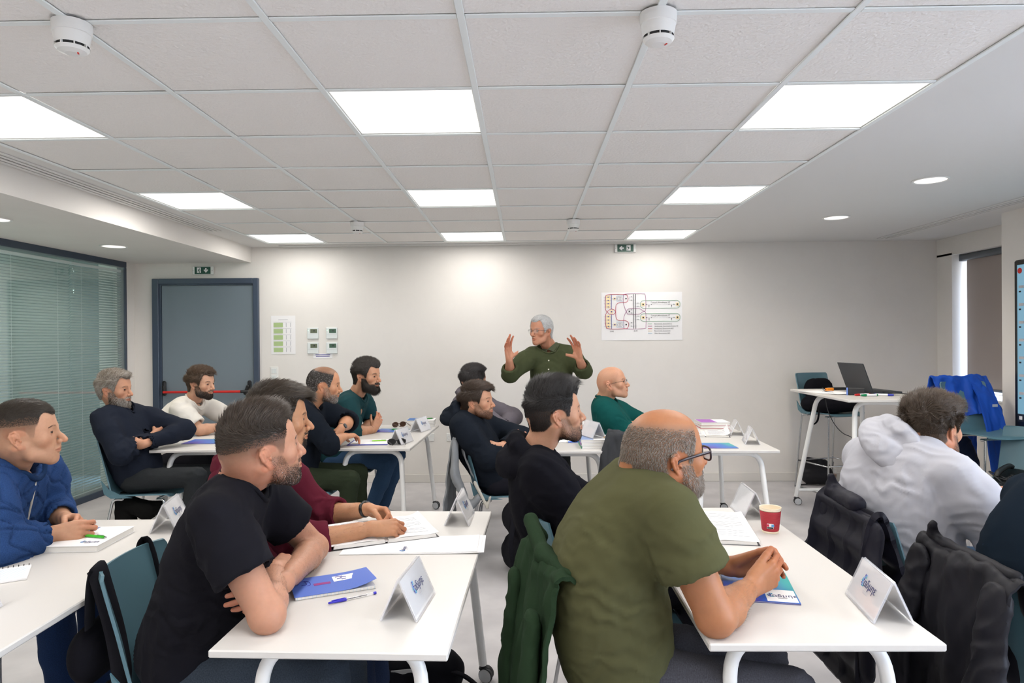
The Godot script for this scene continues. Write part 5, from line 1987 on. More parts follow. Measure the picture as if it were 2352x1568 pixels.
# open book lying flat, spine along local z; pages arch
func make_open_book(label: String, at: Vector3, turn: float, w: float, h: float, curl := .02) -> Node3D:
	var o := thing("open_book", label, "book", at, turn)
	for s in [-1.0, 1.0]:
		var g := []
		var lower := []
		for i in 13:
			var u := i / 12.0
			var row := PackedVector3Array()
			for j in 5:
				var v := j / 4.0 - .5
				var y := .006 + .014 * sin(minf(u * 2.4, 1.0) * PI * .5) * (1.0 - u * .55)
				if s > 0 and u > .72: y += curl * (u - .72) * (u - .72) * 22.0 * (.4 + .6 * ss(-.3, .5, -v))
				row.append(Vector3(s * u * w * .5, y, v * h * (1.0)))
			g.append(row)
		if s < 0: g.reverse()
		var m := MB.new()
		m.sheet(g, .0012)
		part(o, "page", m, "paper")
		var bl := MB.new()
		for k in 6:
			var u0 := .04
			bl.box(Vector3(w * .47 - k * .0016, .0022, h), Transform3D(Basis(), Vector3(s * w * .245, .0016 + k * .0022, 0)))
		part(o, "page_block", bl, "paper_edge")
		var ln := MB.new()
		for k in 14:
			if k % 5 == 4: continue
			var z := -h * .40 + k * h * .058
			var pts := PackedVector3Array()
			for i in 9:
				var u := lerpf(.14, .86 if k % 4 else .62, i / 8.0)
				var y := .006 + .014 * sin(minf(u * 2.4, 1.0) * PI * .5) * (1.0 - u * .55)
				if s > 0 and u > .72: y += curl * (u - .72) * (u - .72) * 22.0 * (.4 + .6 * ss(-.3, .5, -z / h))
				pts.append(Vector3(s * u * w * .5, y + .0012, z))
			ln.tube(pts, .0007, 4)
		part(o, "printed_line", ln, "grey_ink").set_meta("kind", "stuff")
	part(o, "cover", mb_box(Vector3(w * 1.01, .0012, h * 1.01), Vector3(0, .0006, 0)), "laptop_grey")
	return o

func blob(pts: Array, cell := .012, amp := .004, seed_ := 1, col_ := Color(.02, .02, .02), slices := [], km := .04) -> MB:
	var lo := Vector3.ONE * 99.0
	var hi := Vector3.ONE * -99.0
	for p in pts:
		var r := maxf(p[2], p[3]) * (maxf(1.0, p[6]) if p.size() > 6 else 1.0)
		for k in 2:
			lo = lo.min(p[k] - Vector3.ONE * r); hi = hi.max(p[k] + Vector3.ONE * r)
	var f := Fld.new(lo - Vector3.ONE * .05, hi + Vector3.ONE * .05, cell)
	f.km = km
	for p in pts:
		f.cap(p[0], p[1], p[2], p[3], p[4] if p.size() > 4 else .02, p[5] if p.size() > 5 else Vector3.ZERO, p[6] if p.size() > 6 else 1.0)
	for s in slices: f.slice(s[0], s[1], s[2])
	var m := f.mesh()
	fold(m, amp, 60.0, seed_, [])
	paint(m, col_)
	return m

# cloth hung over a chair back: path = side view (forward, height) from the front hem over the top to the back hem
func drape(path: Array, wid: Array, seed_: int, col_: Color, amp := .012, puff := 0.0, rows := 5, th := .006, sag := .0) -> MB:
	var c := []
	for p in path: c.append(Vector3(p[0], p[1], 0))
	var pts := curve(c, 8)
	var g := []
	var n := pts.size()
	var ns: FastNoiseLite = noise
	for i in n:
		var row := PackedVector3Array()
		var t := float(i) / (n - 1)
		var k := t * (wid.size() - 1)
		var w: float = lerpf(wid[int(k)], wid[mini(int(k) + 1, wid.size() - 1)], k - int(k))
		var d := pts[mini(i + 1, n - 1)] - pts[maxi(i - 1, 0)]
		var nn := Vector3(-d.y, d.x, 0).normalized()
		var fall := absf(t - .5) * 2.0
		for j in 41:
			var s := lerpf(-1, 1, j / 40.0)
			var p := pts[i] + Vector3(0, 0, s * w)
			var dsp := ns.get_noise_3dv(Vector3(p.z * 55.0 + seed_ * 9, p.y * 11.0, signf(t - .5) * 30.0)) * amp * (.3 + fall * 1.6)
			dsp += ns.get_noise_3dv(Vector3(p.z * 130.0 + seed_ * 5, p.y * 40.0, t * 60.0)) * amp * .45
			if puff > 0.0:
				var q := t * rows * 2.0
				dsp += puff * (1.0 - pow(absf(s), 10.0)) * (1.0 - pow(absf(fposmod(q, 1.0) * 2.0 - 1.0), 2.2)) * (1.0 - .85 * pow(absf(fposmod(s * 1.6 + .5, 1.0) * 2.0 - 1.0), 14.0))
			p += nn * dsp
			p.y -= sag * s * s * (1.0 - fall)
			row.append(p)
		g.append(row)
	var m := MB.new()
	m.col = col_
	m.sheet(g, th)
	return m
func shifted(m: MB, by: Vector3) -> MB:
	moved(m, Transform3D(Basis(), by))
	return m

func jacket(called: String, label: String, at: Vector3, turn: float, pieces: Array, mat_: String) -> Node3D:
	var o := thing(called, label, "jacket" if called.ends_with("jacket") else "garment", at, turn)
	for p in pieces: part(o, p[0], p[1], mat_)
	return o

func furnish() -> void:
	mat("logo_blue", rgb(58, 110, 196), .7)
	mat("logo_sky", rgb(92, 160, 216), .7)
	mat("logo_teal", rgb(70, 170, 180), .7)
	mat("logo_ink", rgb(62, 66, 110), .7)
	make_table("white table with the blue squared notebook and the man in the black t-shirt", -.78, -1.655, .59, 1.36, -.030)
	make_table("white table with the red paper cup and the man in the olive t-shirt", .45, -1.69, .58, 1.36, 0.0)
	make_table("white table at the left edge where the young man in the blue jacket sits", -1.875, -1.53, .585, 1.345, .02)
	make_table("white table of the two men by the grey exit door", -2.62, -4.71, .58, 1.36, .03)
	make_table("white table of the two bearded men, with sunglasses and green pens on it", -1.38, -4.76, .58, 1.30, -.03)
	make_table("white table behind the man in the black hoodie, books on its near corner", .02, -4.60, .58, 1.36, -.01)
	make_table("white table of the bald man with glasses, two blank tent cards on it", 1.12, -4.60, .58, 1.36, -.03)
	make_table("white table in front of the man in the grey hoodie at the right", 1.98, -1.85, .58, 1.36, 0.0)
	make_table("tall white standing table carrying the laptop", 2.37, -5.05, .68, 1.10, 0.0, 1.03, true)
	# chairs: one built, the others copied
	var c := make_chair("teal chair under the man in the navy top with folded arms", Vector3(-2.63, 0, -4.76), 0.0)
	for e in [
		["teal chair under the man in the cream sweater", -2.93, -5.60, 0.0], ["teal chair with a black rucksack hung on it, under the black t-shirt man", -.955, -2.12, .05],
		["teal chair under the man in the maroon hoodie", -1.00, -2.66, 0.0], ["teal chair under the young man in the blue jacket", -2.06, -2.58, 0.0],
		["teal chair under the man in green cargo trousers", -1.55, -4.80, 0.0], ["teal chair under the man in the teal sweater", -1.46, -5.57, 0.0],
		["teal chair with a grey zip hoodie over it, under the folded-arms navy hoodie man", -.13, -4.68, 0.0], ["teal chair under the man in the mauve-grey hoodie", -.19, -5.72, 0.0],
		["teal chair under the young man in the black hoodie", .345, -2.65, 0.0], ["teal chair with a dark green jacket over it, under the olive t-shirt man", .375, -2.06, .20],
		["teal chair under the bald man in the green sweatshirt", .93, -5.24, 0.0], ["empty teal chair with a dark grey fleece hung over its back", .90, -4.82, .9],
		["teal chair with a black puffer jacket over it, under the grey hoodie man", 1.57, -2.64, 0.0], ["teal chair with a black rain jacket over it, near the right edge", 1.61, -2.01, 0.0],
		["teal chair with the office telephone on its seat, under the flat screen", 3.42, -4.80, -2.55],
	]:
		copy(c, "chair", e[0], Vector3(e[1], 0, e[2]), e[3])
	make_chair("tall teal bar stool against the back wall with a black bag on its seat", Vector3(2.98, 0, -6.72), -1.25, true)
	make_chair("tall teal bar stool with a bright blue jacket hung over it", Vector3(3.50, 0, -5.22), -1.45, true)
	# garments on the chairs
	var gj := lin(44, 62, 46)
	jacket("green_jacket", "dark green jacket hanging over the chair of the olive t-shirt man", Vector3(.375, 0, -2.06), .20, [
		["jacket_body", drape([[-.225, .60], [-.262, .72], [-.292, .82], [-.312, .862], [-.345, .845], [-.375, .72], [-.405, .52], [-.43, .30], [-.44, .06]], [.17, .19, .205, .215, .215, .22, .235, .26, .285], 3, gj, .034, 0.0, 5, .012), ""],
		["sleeve", blob([[Vector3(-.395, .72, .14), Vector3(-.425, .46, .17), .046, .056, .02, Vector3(1, 0, 0), .5], [Vector3(-.425, .46, .17), Vector3(-.43, .16, .15), .054, .050, .02, Vector3(1, 0, 0), .5]], .010, .007, 31, gj), ""],
		["sleeve", blob([[Vector3(-.385, .74, -.16), Vector3(-.41, .46, -.19), .044, .052, .02, Vector3(1, 0, 0), .5], [Vector3(-.41, .46, -.19), Vector3(-.43, .20, -.18), .052, .048, .02, Vector3(1, 0, 0), .5]], .010, .007, 32, gj), ""],
		["collar", blob([[Vector3(-.30, .86, -.20), Vector3(-.335, .925, -.165), .030, .018, .02], [Vector3(-.335, .925, -.165), Vector3(-.33, .865, .0), .022, .026, .02], [Vector3(-.33, .865, .0), Vector3(-.30, .865, .18), .028, .020, .02]], .009, .005, 33, gj), ""]], "fleece")
	var pj := lin(24, 27, 35)
	jacket("puffer_jacket", "black quilted puffer jacket over the chair of the grey hoodie man", Vector3(1.57, 0, -2.64), 0.0, [
		["jacket_body", drape([[-.20, .56], [-.25, .70], [-.290, .815], [-.315, .868], [-.355, .84], [-.385, .70], [-.40, .52], [-.41, .36], [-.41, .22]], [.20, .21, .215, .215, .215, .22, .225, .23, .23], 12, pj, .003, .034, 5, .02), ""],
		["sleeve", blob([[Vector3(-.34, .80, .20), Vector3(-.38, .60, .25), .055, .062, .02, Vector3(1, 0, 0), .5], [Vector3(-.38, .60, .25), Vector3(-.39, .34, .245), .060, .055, .02, Vector3(1, 0, 0), .5]], .010, .009, 41, pj), ""],
		["sleeve", blob([[Vector3(-.33, .80, -.20), Vector3(-.38, .56, -.245), .052, .058, .02, Vector3(1, 0, 0), .5], [Vector3(-.38, .56, -.245), Vector3(-.39, .28, -.23), .058, .052, .02, Vector3(1, 0, 0), .5]], .010, .009, 42, pj), ""],
		["hood", blob([[Vector3(-.31, .86, -.18), Vector3(-.325, .925, -.165), .034, .016, .02], [Vector3(-.31, .86, -.16), Vector3(-.33, .865, .06), .036, .034, .02]], .009, .006, 43, pj), ""]], "nylon")
	var rj := lin(24, 26, 29)
	jacket("rain_jacket", "black rain jacket over the empty-looking chair by the right edge, reaching the floor", Vector3(1.61, 0, -2.01), 0.0, [
		["jacket_body", drape([[-.20, .50], [-.26, .70], [-.295, .82], [-.315, .852], [-.345, .835], [-.375, .70], [-.40, .50], [-.42, .28], [-.42, .05]], [.20, .21, .215, .22, .22, .225, .235, .25, .26], 22, rj, .032, 0.0, 5, .008), ""],
		["sleeve", blob([[Vector3(-.36, .79, .17), Vector3(-.41, .56, .20), .052, .062, .02, Vector3(1, 0, 0), .5], [Vector3(-.41, .56, .20), Vector3(-.45, .40, .15), .060, .055, .02, Vector3(1, 0, 0), .5], [Vector3(-.45, .40, .15), Vector3(-.43, .12, .18), .055, .050, .02, Vector3(1, 0, 0), .5]], .009, .012, 51, rj), ""],
		["sleeve", blob([[Vector3(-.36, .79, -.18), Vector3(-.41, .54, -.21), .048, .054, .02, Vector3(1, 0, 0), .5], [Vector3(-.41, .54, -.21), Vector3(-.42, .16, -.20), .054, .048, .02, Vector3(1, 0, 0), .5]], .009, .010, 52, rj), ""],
		["collar", blob([[Vector3(-.315, .86, -.19), Vector3(-.33, .905, -.16), .022, .012, .02], [Vector3(-.31, .85, -.17), Vector3(-.31, .85, .17), .02, .02, .02]], .009, .005, 53, rj), ""]], "nylon")
	var hj := lin(150, 152, 156)
	jacket("zip_hoodie", "light grey zip hoodie hung over the chair of the navy hoodie man", Vector3(-.13, 0, -4.68), 0.0, [
		["hoodie_body", drape([[-.21, .56], [-.26, .70], [-.292, .82], [-.312, .855], [-.342, .84], [-.365, .70], [-.385, .52], [-.40, .36], [-.405, .26]], [.18, .20, .205, .21, .21, .215, .22, .235, .24], 32, hj, .030, 0.0, 5, .010), ""],
		["sleeve", blob([[Vector3(-.33, .80, .19), Vector3(-.33, .62, .235), .045, .052, .02, Vector3(1, 0, 0), .5], [Vector3(-.33, .62, .235), Vector3(-.24, .40, .25), .050, .042, .02, Vector3(1, 0, 0), .5], [Vector3(-.24, .40, .25), Vector3(-.18, .46, .235), .040, .034, .02, Vector3(1, 0, 0), .5]], .010, .008, 61, hj), ""],
		["zip_edge", blob([[Vector3(-.20, .56, .222), Vector3(-.12, .40, .235), .012, .010, .01], [Vector3(-.12, .40, .235), Vector3(-.10, .47, .238), .009, .008, .01]], .007, .002, 62, lin(222, 218, 206)), ""]], "fleece")
	var fj := lin(74, 76, 80)
	jacket("grey_fleece", "dark grey fleece hung over the empty chair behind the olive t-shirt man", Vector3(.90, 0, -4.82), .9, [
		["fleece_body", drape([[-.24, .62], [-.275, .74], [-.300, .83], [-.325, .872], [-.365, .85], [-.40, .72], [-.425, .56], [-.44, .44], [-.44, .36]], [.13, .14, .15, .155, .155, .17, .19, .20, .19], 72, fj, .036, 0.0, 5, .016), ""],
		["sleeve", blob([[Vector3(-.36, .84, .06), Vector3(-.43, .66, .12), .05, .055, .02, Vector3(1, 0, 0), .5], [Vector3(-.43, .66, .12), Vector3(-.44, .42, .10), .055, .045, .02, Vector3(1, 0, 0), .5]], .010, .008, 71, fj), ""]], "fleece")
	var bj := lin(30, 78, 176)
	jacket("blue_jacket", "bright blue outdoor jacket hung over the tall stool by the window", Vector3(3.50, 0, -5.22), -1.45, [
		["jacket_body", drape([[-.20, .88], [-.255, .99], [-.292, 1.12], [-.318, 1.165], [-.355, 1.14], [-.385, .98], [-.41, .78], [-.43, .56], [-.43, .42]], [.17, .19, .21, .22, .22, .225, .235, .25, .25], 82, bj, .036, 0.0, 5, .010), ""],
		["front_flap", shifted(drape([[-.06, .43], [-.09, .60], [-.14, .82], [-.22, 1.02], [-.295, 1.14], [-.325, 1.172], [-.36, 1.12]], [.085, .085, .08, .075, .08, .09, .08], 83, bj, .018, 0.0, 5, .014), Vector3(0, 0, -.165)), ""],
		["sleeve", blob([[Vector3(-.31, 1.12, -.19), Vector3(-.24, .90, -.25), .055, .060, .02, Vector3(1, 0, 0), .5], [Vector3(-.24, .90, -.25), Vector3(-.20, .60, -.275), .060, .050, .02, Vector3(1, 0, 0), .5]], .010, .009, 84, bj), ""],
		["lining", blob([[Vector3(-.30, .60, .0), Vector3(-.30, .45, -.05), .12, .13, .03, Vector3(1, 0, 0), .25]], .012, .006, 85, lin(26, 34, 62)), ""]], "nylon")
	part(get_node("blue_jacket"), "chest_mark", mb_box(Vector3(.002, .022, .045), Vector3(-.125, .95, -.16), .001), "grey_ink")
	jacket("black_coat", "black coat hanging down under the seat of the man with folded arms", Vector3(-2.63, 0, -4.76), 0.0, [
		["coat_body", blob([[Vector3(-.14, .40, .10), Vector3(.04, .34, .13), .05, .06, .03], [Vector3(-.15, .40, .08), Vector3(-.12, .24, .10), .06, .07, .03], [Vector3(.02, .34, .12), Vector3(.10, .36, .08), .06, .04, .03]], .011, .008, 90, lin(22, 23, 26)), ""]], "fleece")
	# bags
	var bk := lin(26, 27, 30)
	var rs := thing("rucksack", "black rucksack hung by its straps on the back of a teal chair", "bag", Vector3(-.955, 0, -2.12), .05)
	part(rs, "bag_body", blob([[Vector3(-.36, .56, -.06), Vector3(-.36, .56, .07), .09, .09, .05, Vector3(1, 0, 0), .6], [Vector3(-.36, .30, -.07), Vector3(-.36, .30, .09), .115, .115, .05, Vector3(1, 0, 0), .7]], .010, .006, 101, bk), "cloth")
	for s in [-1.0, 1.0]:
		var m := MB.new()
		m.col = lin(30, 31, 34)
		m.tube(curve([Vector3(-.335, .66, s * .12), Vector3(-.322, .78, s * .135), Vector3(-.306, .842, s * .14), Vector3(-.284, .79, s * .145), Vector3(-.245, .62, s * .14), Vector3(-.225, .50, s * .17), Vector3(-.30, .36, s * .205), Vector3(-.38, .30, s * .18)], 6), .028, 10, true, .22, Vector3(1, .4, 0))
		part(rs, "shoulder_strap", m, "cloth")
	var bp := thing("backpack", "black backpack standing on the floor behind the black hoodie man's chair", "bag", Vector3(-.02, 0, -4.32), .35)
	part(bp, "bag_body", blob([[Vector3(0, .13, -.09), Vector3(0, .13, .09), .125, .125, .05, Vector3(1, 0, 0), .85], [Vector3(-.03, .36, -.05), Vector3(-.03, .36, .05), .105, .105, .06, Vector3(1, 0, 0), .8]], .011, .006, 102, bk, [[Vector3(0, .008, 0), Vector3(0, -1, 0), .4]]), "cloth")
	part(bp, "front_pocket", blob([[Vector3(.09, .13, -.07), Vector3(.09, .13, .07), .07, .07, .03, Vector3(1, 0, 0), .6], [Vector3(.07, .27, -.05), Vector3(.07, .27, .05), .05, .05, .03, Vector3(1, 0, 0), .6]], .010, .004, 103, lin(32, 33, 36)), "cloth")
	var hm := MB.new()
	hm.col = bk
	hm.tube(curve([Vector3(-.05, .44, -.04), Vector3(-.05, .49, 0), Vector3(-.05, .44, .04)], 5), .010, 8)
	hm.tube(curve([Vector3(-.09, .40, .10), Vector3(-.13, .25, .15), Vector3(-.11, .06, .14), Vector3(-.14, .02, .18)], 6), .016, 8, true, .4)
	part(bp, "strap", hm, "cloth")
	var fb := thing("bag", "black bag lying on the floor under the front middle table", "bag", Vector3(-.47, 0, -2.86), .2)
	part(fb, "bag_body", blob([[Vector3(-.12, .10, 0), Vector3(.10, .09, 0), .12, .11, .05, Vector3(0, 1, 0), .85]], .011, .008, 104, bk, [[Vector3(0, .008, 0), Vector3(0, -1, 0), .4]]), "cloth")
	var sm := MB.new()
	sm.col = bk
	sm.tube(curve([Vector3(.10, .13, .06), Vector3(.20, .11, .10), Vector3(.27, .04, .12), Vector3(.21, .016, .14), Vector3(.10, .02, .13)], 6), .016, 8, true, .4)
	part(fb, "strap", sm, "cloth")
	part(fb, "reflective_band", mb_box(Vector3(.12, .022, .004), Vector3(-.04, .15, .098), .001), "steel")
	var lb := thing("laptop_bag", "black laptop bag lying on the seat of the tall stool by the wall", "bag", Vector3(2.98, .762, -6.72), -1.25)
	part(lb, "bag_body", blob([[Vector3(-.10, .075, -.15), Vector3(-.10, .075, .15), .09, .09, .04, Vector3(0, 1, 0), .8], [Vector3(.10, .075, -.15), Vector3(.10, .075, .15), .09, .09, .04, Vector3(0, 1, 0), .8], [Vector3(-.16, .22, -.06), Vector3(-.16, .22, .06), .10, .10, .06, Vector3(1, 0, 0), .7]], .011, .005, 105, bk), "cloth")
	var ls := MB.new()
	ls.col = bk
	ls.tube(curve([Vector3(.10, .06, .22), Vector3(.12, -.06, .26), Vector3(.05, -.10, .26), Vector3(.02, .02, .24)], 6), .012, 8, true, .4)
	part(lb, "carry_strap", ls, "cloth")
	var kp := lin(34, 36, 40)
	var kb := thing("shopping_bag", "shiny black bag standing on the floor against the back wall under the stool", "bag", Vector3(2.93, 0, -6.93))
	part(kb, "bag_body", blob([[Vector3(-.07, .10, 0), Vector3(.08, .10, 0), .09, .09, .03, Vector3(0, 0, 1), .7], [Vector3(-.08, .22, 0), Vector3(.07, .20, 0), .07, .06, .03, Vector3(0, 0, 1), .6]], .011, .009, 106, kp, [[Vector3(0, .008, 0), Vector3(0, -1, 0), .4]]), "nylon")
	var ic := thing("iced_coffee_cup", "clear iced coffee cup with a black straw on the floor beside the shiny bag", "cup", Vector3(3.13, 0, -7.02))
	var cm := MB.new()
	cm.lathe(PackedVector2Array([Vector2(.0001, .002), Vector2(.030, .002), Vector2(.042, .115), Vector2(.044, .117)]), Transform3D(), 20)
	part(ic, "cup", cm, "acrylic")
	var cf := MB.new()
	cf.col = lin(150, 112, 78)
	cf.lathe(PackedVector2Array([Vector2(.0001, .005), Vector2(.0295, .005), Vector2(.039, .095), Vector2(.0001, .095)]), Transform3D(), 20)
	part(ic, "coffee", cf, "color")
	var dm := MB.new()
	dm.lathe(PackedVector2Array([Vector2(.044, .117), Vector2(.040, .135), Vector2(.022, .152), Vector2(.010, .155)]), Transform3D(), 20)
	part(ic, "lid", dm, "acrylic")
	var st := MB.new()
	st.tube(PackedVector3Array([Vector3(-.005, .06, 0), Vector3(.012, .22, 0)]), .003, 8)
	part(ic, "straw", st, "rubber")
	table_things()

func table_things() -> void:
	var T := .7405
	# front middle table
	var nb := thing("notebook", "blue squared notebook with a white label and purple scribbles beside a ballpoint pen", "notebook", Vector3(-.596, T, -2.09), .43)
	part(nb, "pages", mb_box(Vector3(.235, .008, .158), Vector3(0, .0042, 0), .001), "paper_edge")
	var gl := MB.new()
	for k in 22: gl.box(Vector3(.0007, .0078, .0006), Transform3D(Basis(), Vector3(-.112 + k * .0107, .0042, .0792)))
	part(nb, "squared_lines", gl, "ink_sky").set_meta("kind", "stuff")
	var g := []
	for i in 9:
		var row := PackedVector3Array()
		for j in 9:
			var u := i / 8.0
			var v := j / 8.0
			row.append(Vector3(lerpf(-.120, .120, v), .0092 + .022 * pow(maxf(0.0, v - .55) / .45, 2.0) * (.35 + .65 * u), lerpf(-.080, .080, u)))
		g.append(row)
	var cv := MB.new()
	cv.col = lin(84, 112, 196)
	cv.sheet(g, .0008)
	part(nb, "cover", cv, "color")
	var lab := Transform3D(Basis(Vector3(0, 0, 1), .05), Vector3(.042, .0112, -.030))
	var lm := MB.new()
	lm.box(Vector3(.072, .0008, .046), lab)
	part(nb, "label", lm, "paper")
	for k in 4:
		var q := MB.new()
		q.box(Vector3(.022 - .003 * k, .0006, .004), lab * Transform3D(Basis(), Vector3(-.016 + .012 * (k % 2), .0008, -.014 + .009 * k)))
		part(nb, "label_text", q, "ink_blue")
	for k in 6:
		var q := MB.new()
		q.box(Vector3(.050, .0006, .0020), Transform3D(Basis(Vector3.UP, .06 * (k % 2)), Vector3(-.030, .0102, -.012 + k * .0030)))
		part(nb, "scribble", q, "ink_purple")
	var sc := MB.new()
	sc.tube(curve([Vector3(-.100, .0103, -.022), Vector3(-.085, .0103, -.046), Vector3(-.066, .0103, -.038), Vector3(-.064, .0103, -.010), Vector3(-.074, .0103, -.002)], 6), .0008, 5)
	sc.tube(curve([Vector3(-.078, .0103, -.044), Vector3(-.074, .0103, -.016), Vector3(-.090, .0103, -.012)], 6), .0008, 5)
	part(nb, "scribble", sc, "ink_blue")
	make_pen("blue capped clear ballpoint pen lying beside the blue notebook", Vector3(-.507, T, -1.980), .61, lin(58, 52, 190), true)
	make_plate("clear tent name stand with a blue logo card beside the blue notebook", Vector3(-.332, T, -1.925), -.10)
	make_plate("clear tent name stand at the far end of the front middle table", Vector3(-.276, T, -2.86), -.03)
	make_open_book("thick open book with one curling page under the maroon hoodie man's hands", Vector3(-.575, T + .004, -2.65), .42, .40, .30, .010)
	var pp := thing("papers", "loose white papers lying under the open book towards the table edge", "paper", Vector3(-.42, T, -2.50), .02)
	for k in 3:
		var sg := []
		for i in 7:
			var row := PackedVector3Array()
			for j in 9: row.append(Vector3(lerpf(-.24 + k * .07, .27 - k * .012, j / 8.0), .0012 + k * .0013 + .004 * pow(maxf(0.0, j / 8.0 - .6) / .4, 2.0), lerpf(-.105, .105 - k * .004, i / 6.0)))
			sg.append(row)
		var m := MB.new()
		m.sheet(sg, .0006)
		part(pp, "sheet", m, "paper")
	_logo(pp, Transform3D(Basis(Vector3.UP, PI / 2) * Basis(Vector3(1, 0, 0), -PI / 2), Vector3(-.02, .0058, .06)), .05)
	# left table
	var bb := make_book("book", "thick white course book under the clasped hands of the blue jacket man", Vector3(-1.665, T, -2.555), .05, .23, .26, .022, "paper")
	var bc := MB.new()
	bc.col = lin(112, 126, 170)
	bc.box(Vector3(.10, .0006, .12), Transform3D(Basis(), Vector3(-.06, .0232, -.06)))
	part(bb, "cover_print", bc, "color")
	_logo(bb, Transform3D(Basis(Vector3(1, 0, 0), -PI / 2), Vector3(.06, .0236, .08)), .06)
	make_pen("green metal pen on the white course book of the blue jacket man", Vector3(-1.622, T + .0232, -2.532), -.25, lin(70, 190, 50))
	var sp := thing("spiral_notebook", "open spiral-bound notepad at the left edge of the front left table", "notebook", Vector3(-1.715, T, -2.16), .55)
	part(sp, "pages", mb_box(Vector3(.20, .007, .15), Vector3(0, .0035, 0), .001), "paper")
	for k in 14:
		var r := MB.new()
		var pts := PackedVector3Array()
		for i in 11:
			var a := TAU * i / 10.0
			pts.append(Vector3(-.093 + k * .0143, .005 + sin(a) * .007, -.074 + cos(a) * .006))
		r.tube(pts, .0010, 5, false)
		part(sp, "wire_loop", r, "rubber")
	for k in 9: part(sp, "ruled_line", mb_box(Vector3(.18, .0004, .0007), Vector3(0, .0073, -.05 + k * .013)), "ink_sky")
	make_plate("clear tent name stand on the left table before the t-shirt man's back", Vector3(-1.452, T, -2.77), .22)
	make_plate("clear tent name stand cut off by the left edge", Vector3(-1.545, T, -1.82), .05, true)
	# front right table
	var cup := thing("paper_cup", "red ribbed paper coffee cup with a cream rim on the front right table", "cup", Vector3(.948, T, -2.665))
	var pr := PackedVector2Array([Vector2(.0001, .001), Vector2(.0285, .001), Vector2(.0295, .006)])
	for k in 17:
		var y := .010 + k * .0045
		var rr := .0302 + y * .105
		pr.append(Vector2(rr, y)); pr.append(Vector2(rr + .0010, y + .0022))
	var cw := MB.new()
	for i in range(3, pr.size()): pass
	cw.col = lin(176, 44, 56)
	cw.lathe(pr, Transform3D(), 36)
	part(cup, "ribbed_sleeve", cw, "color")
	var cr := MB.new()
	cr.col = lin(240, 226, 200)
	cr.lathe(PackedVector2Array([Vector2(.0398, .086), Vector2(.0402, .094), Vector2(.0412, .0955), Vector2(.0405, .097), Vector2(.0388, .0955), Vector2(.030, .012), Vector2(.0001, .012)]), Transform3D(), 36)
	cr.lathe(PackedVector2Array([Vector2(.0305, -.0002), Vector2(.0312, .004), Vector2(.0300, .007)]), Transform3D(), 36)
	part(cup, "inner_cup", cr, "color")
	for e in [[0.0, .024, "paper"], [-.009, .010, "ink_red"], [.009, .010, "logo_sky"], [0.0, .022, "ink"]]:
		var m := MB.new()
		var aa := -.35
		var B := Basis(Vector3.UP, aa)
		var h: float = .019 if e[2] == "paper" else .009 if e[2] != "ink" else .005
		m.box(Vector3(e[1], h, .0008), Transform3D(B, B * Vector3(e[0], .030 if e[2] == "paper" else .033 if e[2] != "ink" else .024, .0355 if e[2] == "paper" else .0361)))
		part(cup, "sticker", m, e[2])
	make_plate("clear tent name stand with a blue logo card at the near corner, front right table", Vector3(.972, T, -1.905), -.12)
	make_plate("blank-faced clear tent name stand behind the red paper cup", Vector3(.955, T, -2.945), -.05, true)
	make_open_book("open printed book lying flat behind the olive t-shirt man's arm", Vector3(.700, T, -2.72), -.15, .36, .42, .004)
	make_booklet("blue and teal booklet under the hands of the olive t-shirt man", Vector3(.700, T, -2.08), -.20, .20, .26)
	# table by the door
	make_booklet("blue and teal booklet on the table of the two men by the door", Vector3(-2.40, T, -5.10), .03, .27, .23, .004, false)
	make_pen("blue pen beside the cream sweater man's arm", Vector3(-2.34, T, -5.50), .3, lin(50, 60, 170))
	# second row, middle table
	var fo := thing("folder", "open folder with white sheets and a green pen before the balding man", "folder", Vector3(-1.14, T, -5.01), .03)
	var fm := MB.new()
	fm.col = lin(58, 62, 150)
	fm.box(Vector3(.29, .003, .25), Transform3D(Basis(), Vector3(0, .0016, 0)))
	part(fo, "cover", fm, "color")
	part(fo, "sheets", mb_box(Vector3(.27, .004, .22), Vector3(.006, .005, -.01), .0005), "paper")
	make_pen("light green pen on the open folder of the balding man", Vector3(-1.08, T + .0072, -5.03), .15, lin(140, 205, 60))
	make_booklet("blue and teal booklet with a green pen before the man in the teal sweater", Vector3(-1.10, T, -5.66), -.06, .25, .21, .005, false)
	make_pen("dark green pen lying on the booklet before the man in the teal sweater", Vector3(-1.06, T + .0055, -5.67), .10, lin(60, 160, 60))
	var card := thing("card", "small white card beside the far booklet on the bearded men's table", "card", Vector3(-.935, T, -5.66))
	part(card, "sheet", mb_box(Vector3(.085, .001, .10), Vector3(0, .0006, 0)), "paper")
	part(card, "print", mb_box(Vector3(.03, .0005, .004), Vector3(0, .0014, .01)), "grey_ink")
	make_plate("clear tent name stand with dark sunglasses under it on the bearded men's table", Vector3(-.905, T, -4.985), -.25)
	make_plate("clear tent name stand before the stacked books on the bearded men's table", Vector3(-.865, T, -5.66), -.25)
	for k in 2:
		var b := make_book("book", ["upper thick course book with a blue-green cover, stack near the wall socket", "lower thick white course book, stack near the wall socket"][k], Vector3(-.91, T + .028 * (1 - k), -6.0), .02 + .03 * k, .24, .19, .027, "paper")
		if k == 0:
			var m := MB.new()
			m.col = lin(60, 110, 175)
			m.box(Vector3(.15, .0006, .185), Transform3D(Basis(), Vector3(-.042, .0276, 0)))
			part(b, "cover_print", m, "color")
	make_pen("green pen lying on the stacked books near the wall socket", Vector3(-.86, T + .0562, -5.99), .5, lin(50, 140, 60))
	_sunglasses("brown folded sunglasses beside the stacked books", Vector3(-1.09, T, -5.90), 2.2, lin(86, 56, 44))
	_sunglasses("dark sunglasses lying under the clear name stand", Vector3(-.925, T, -4.90), 1.9, lin(24, 25, 28))
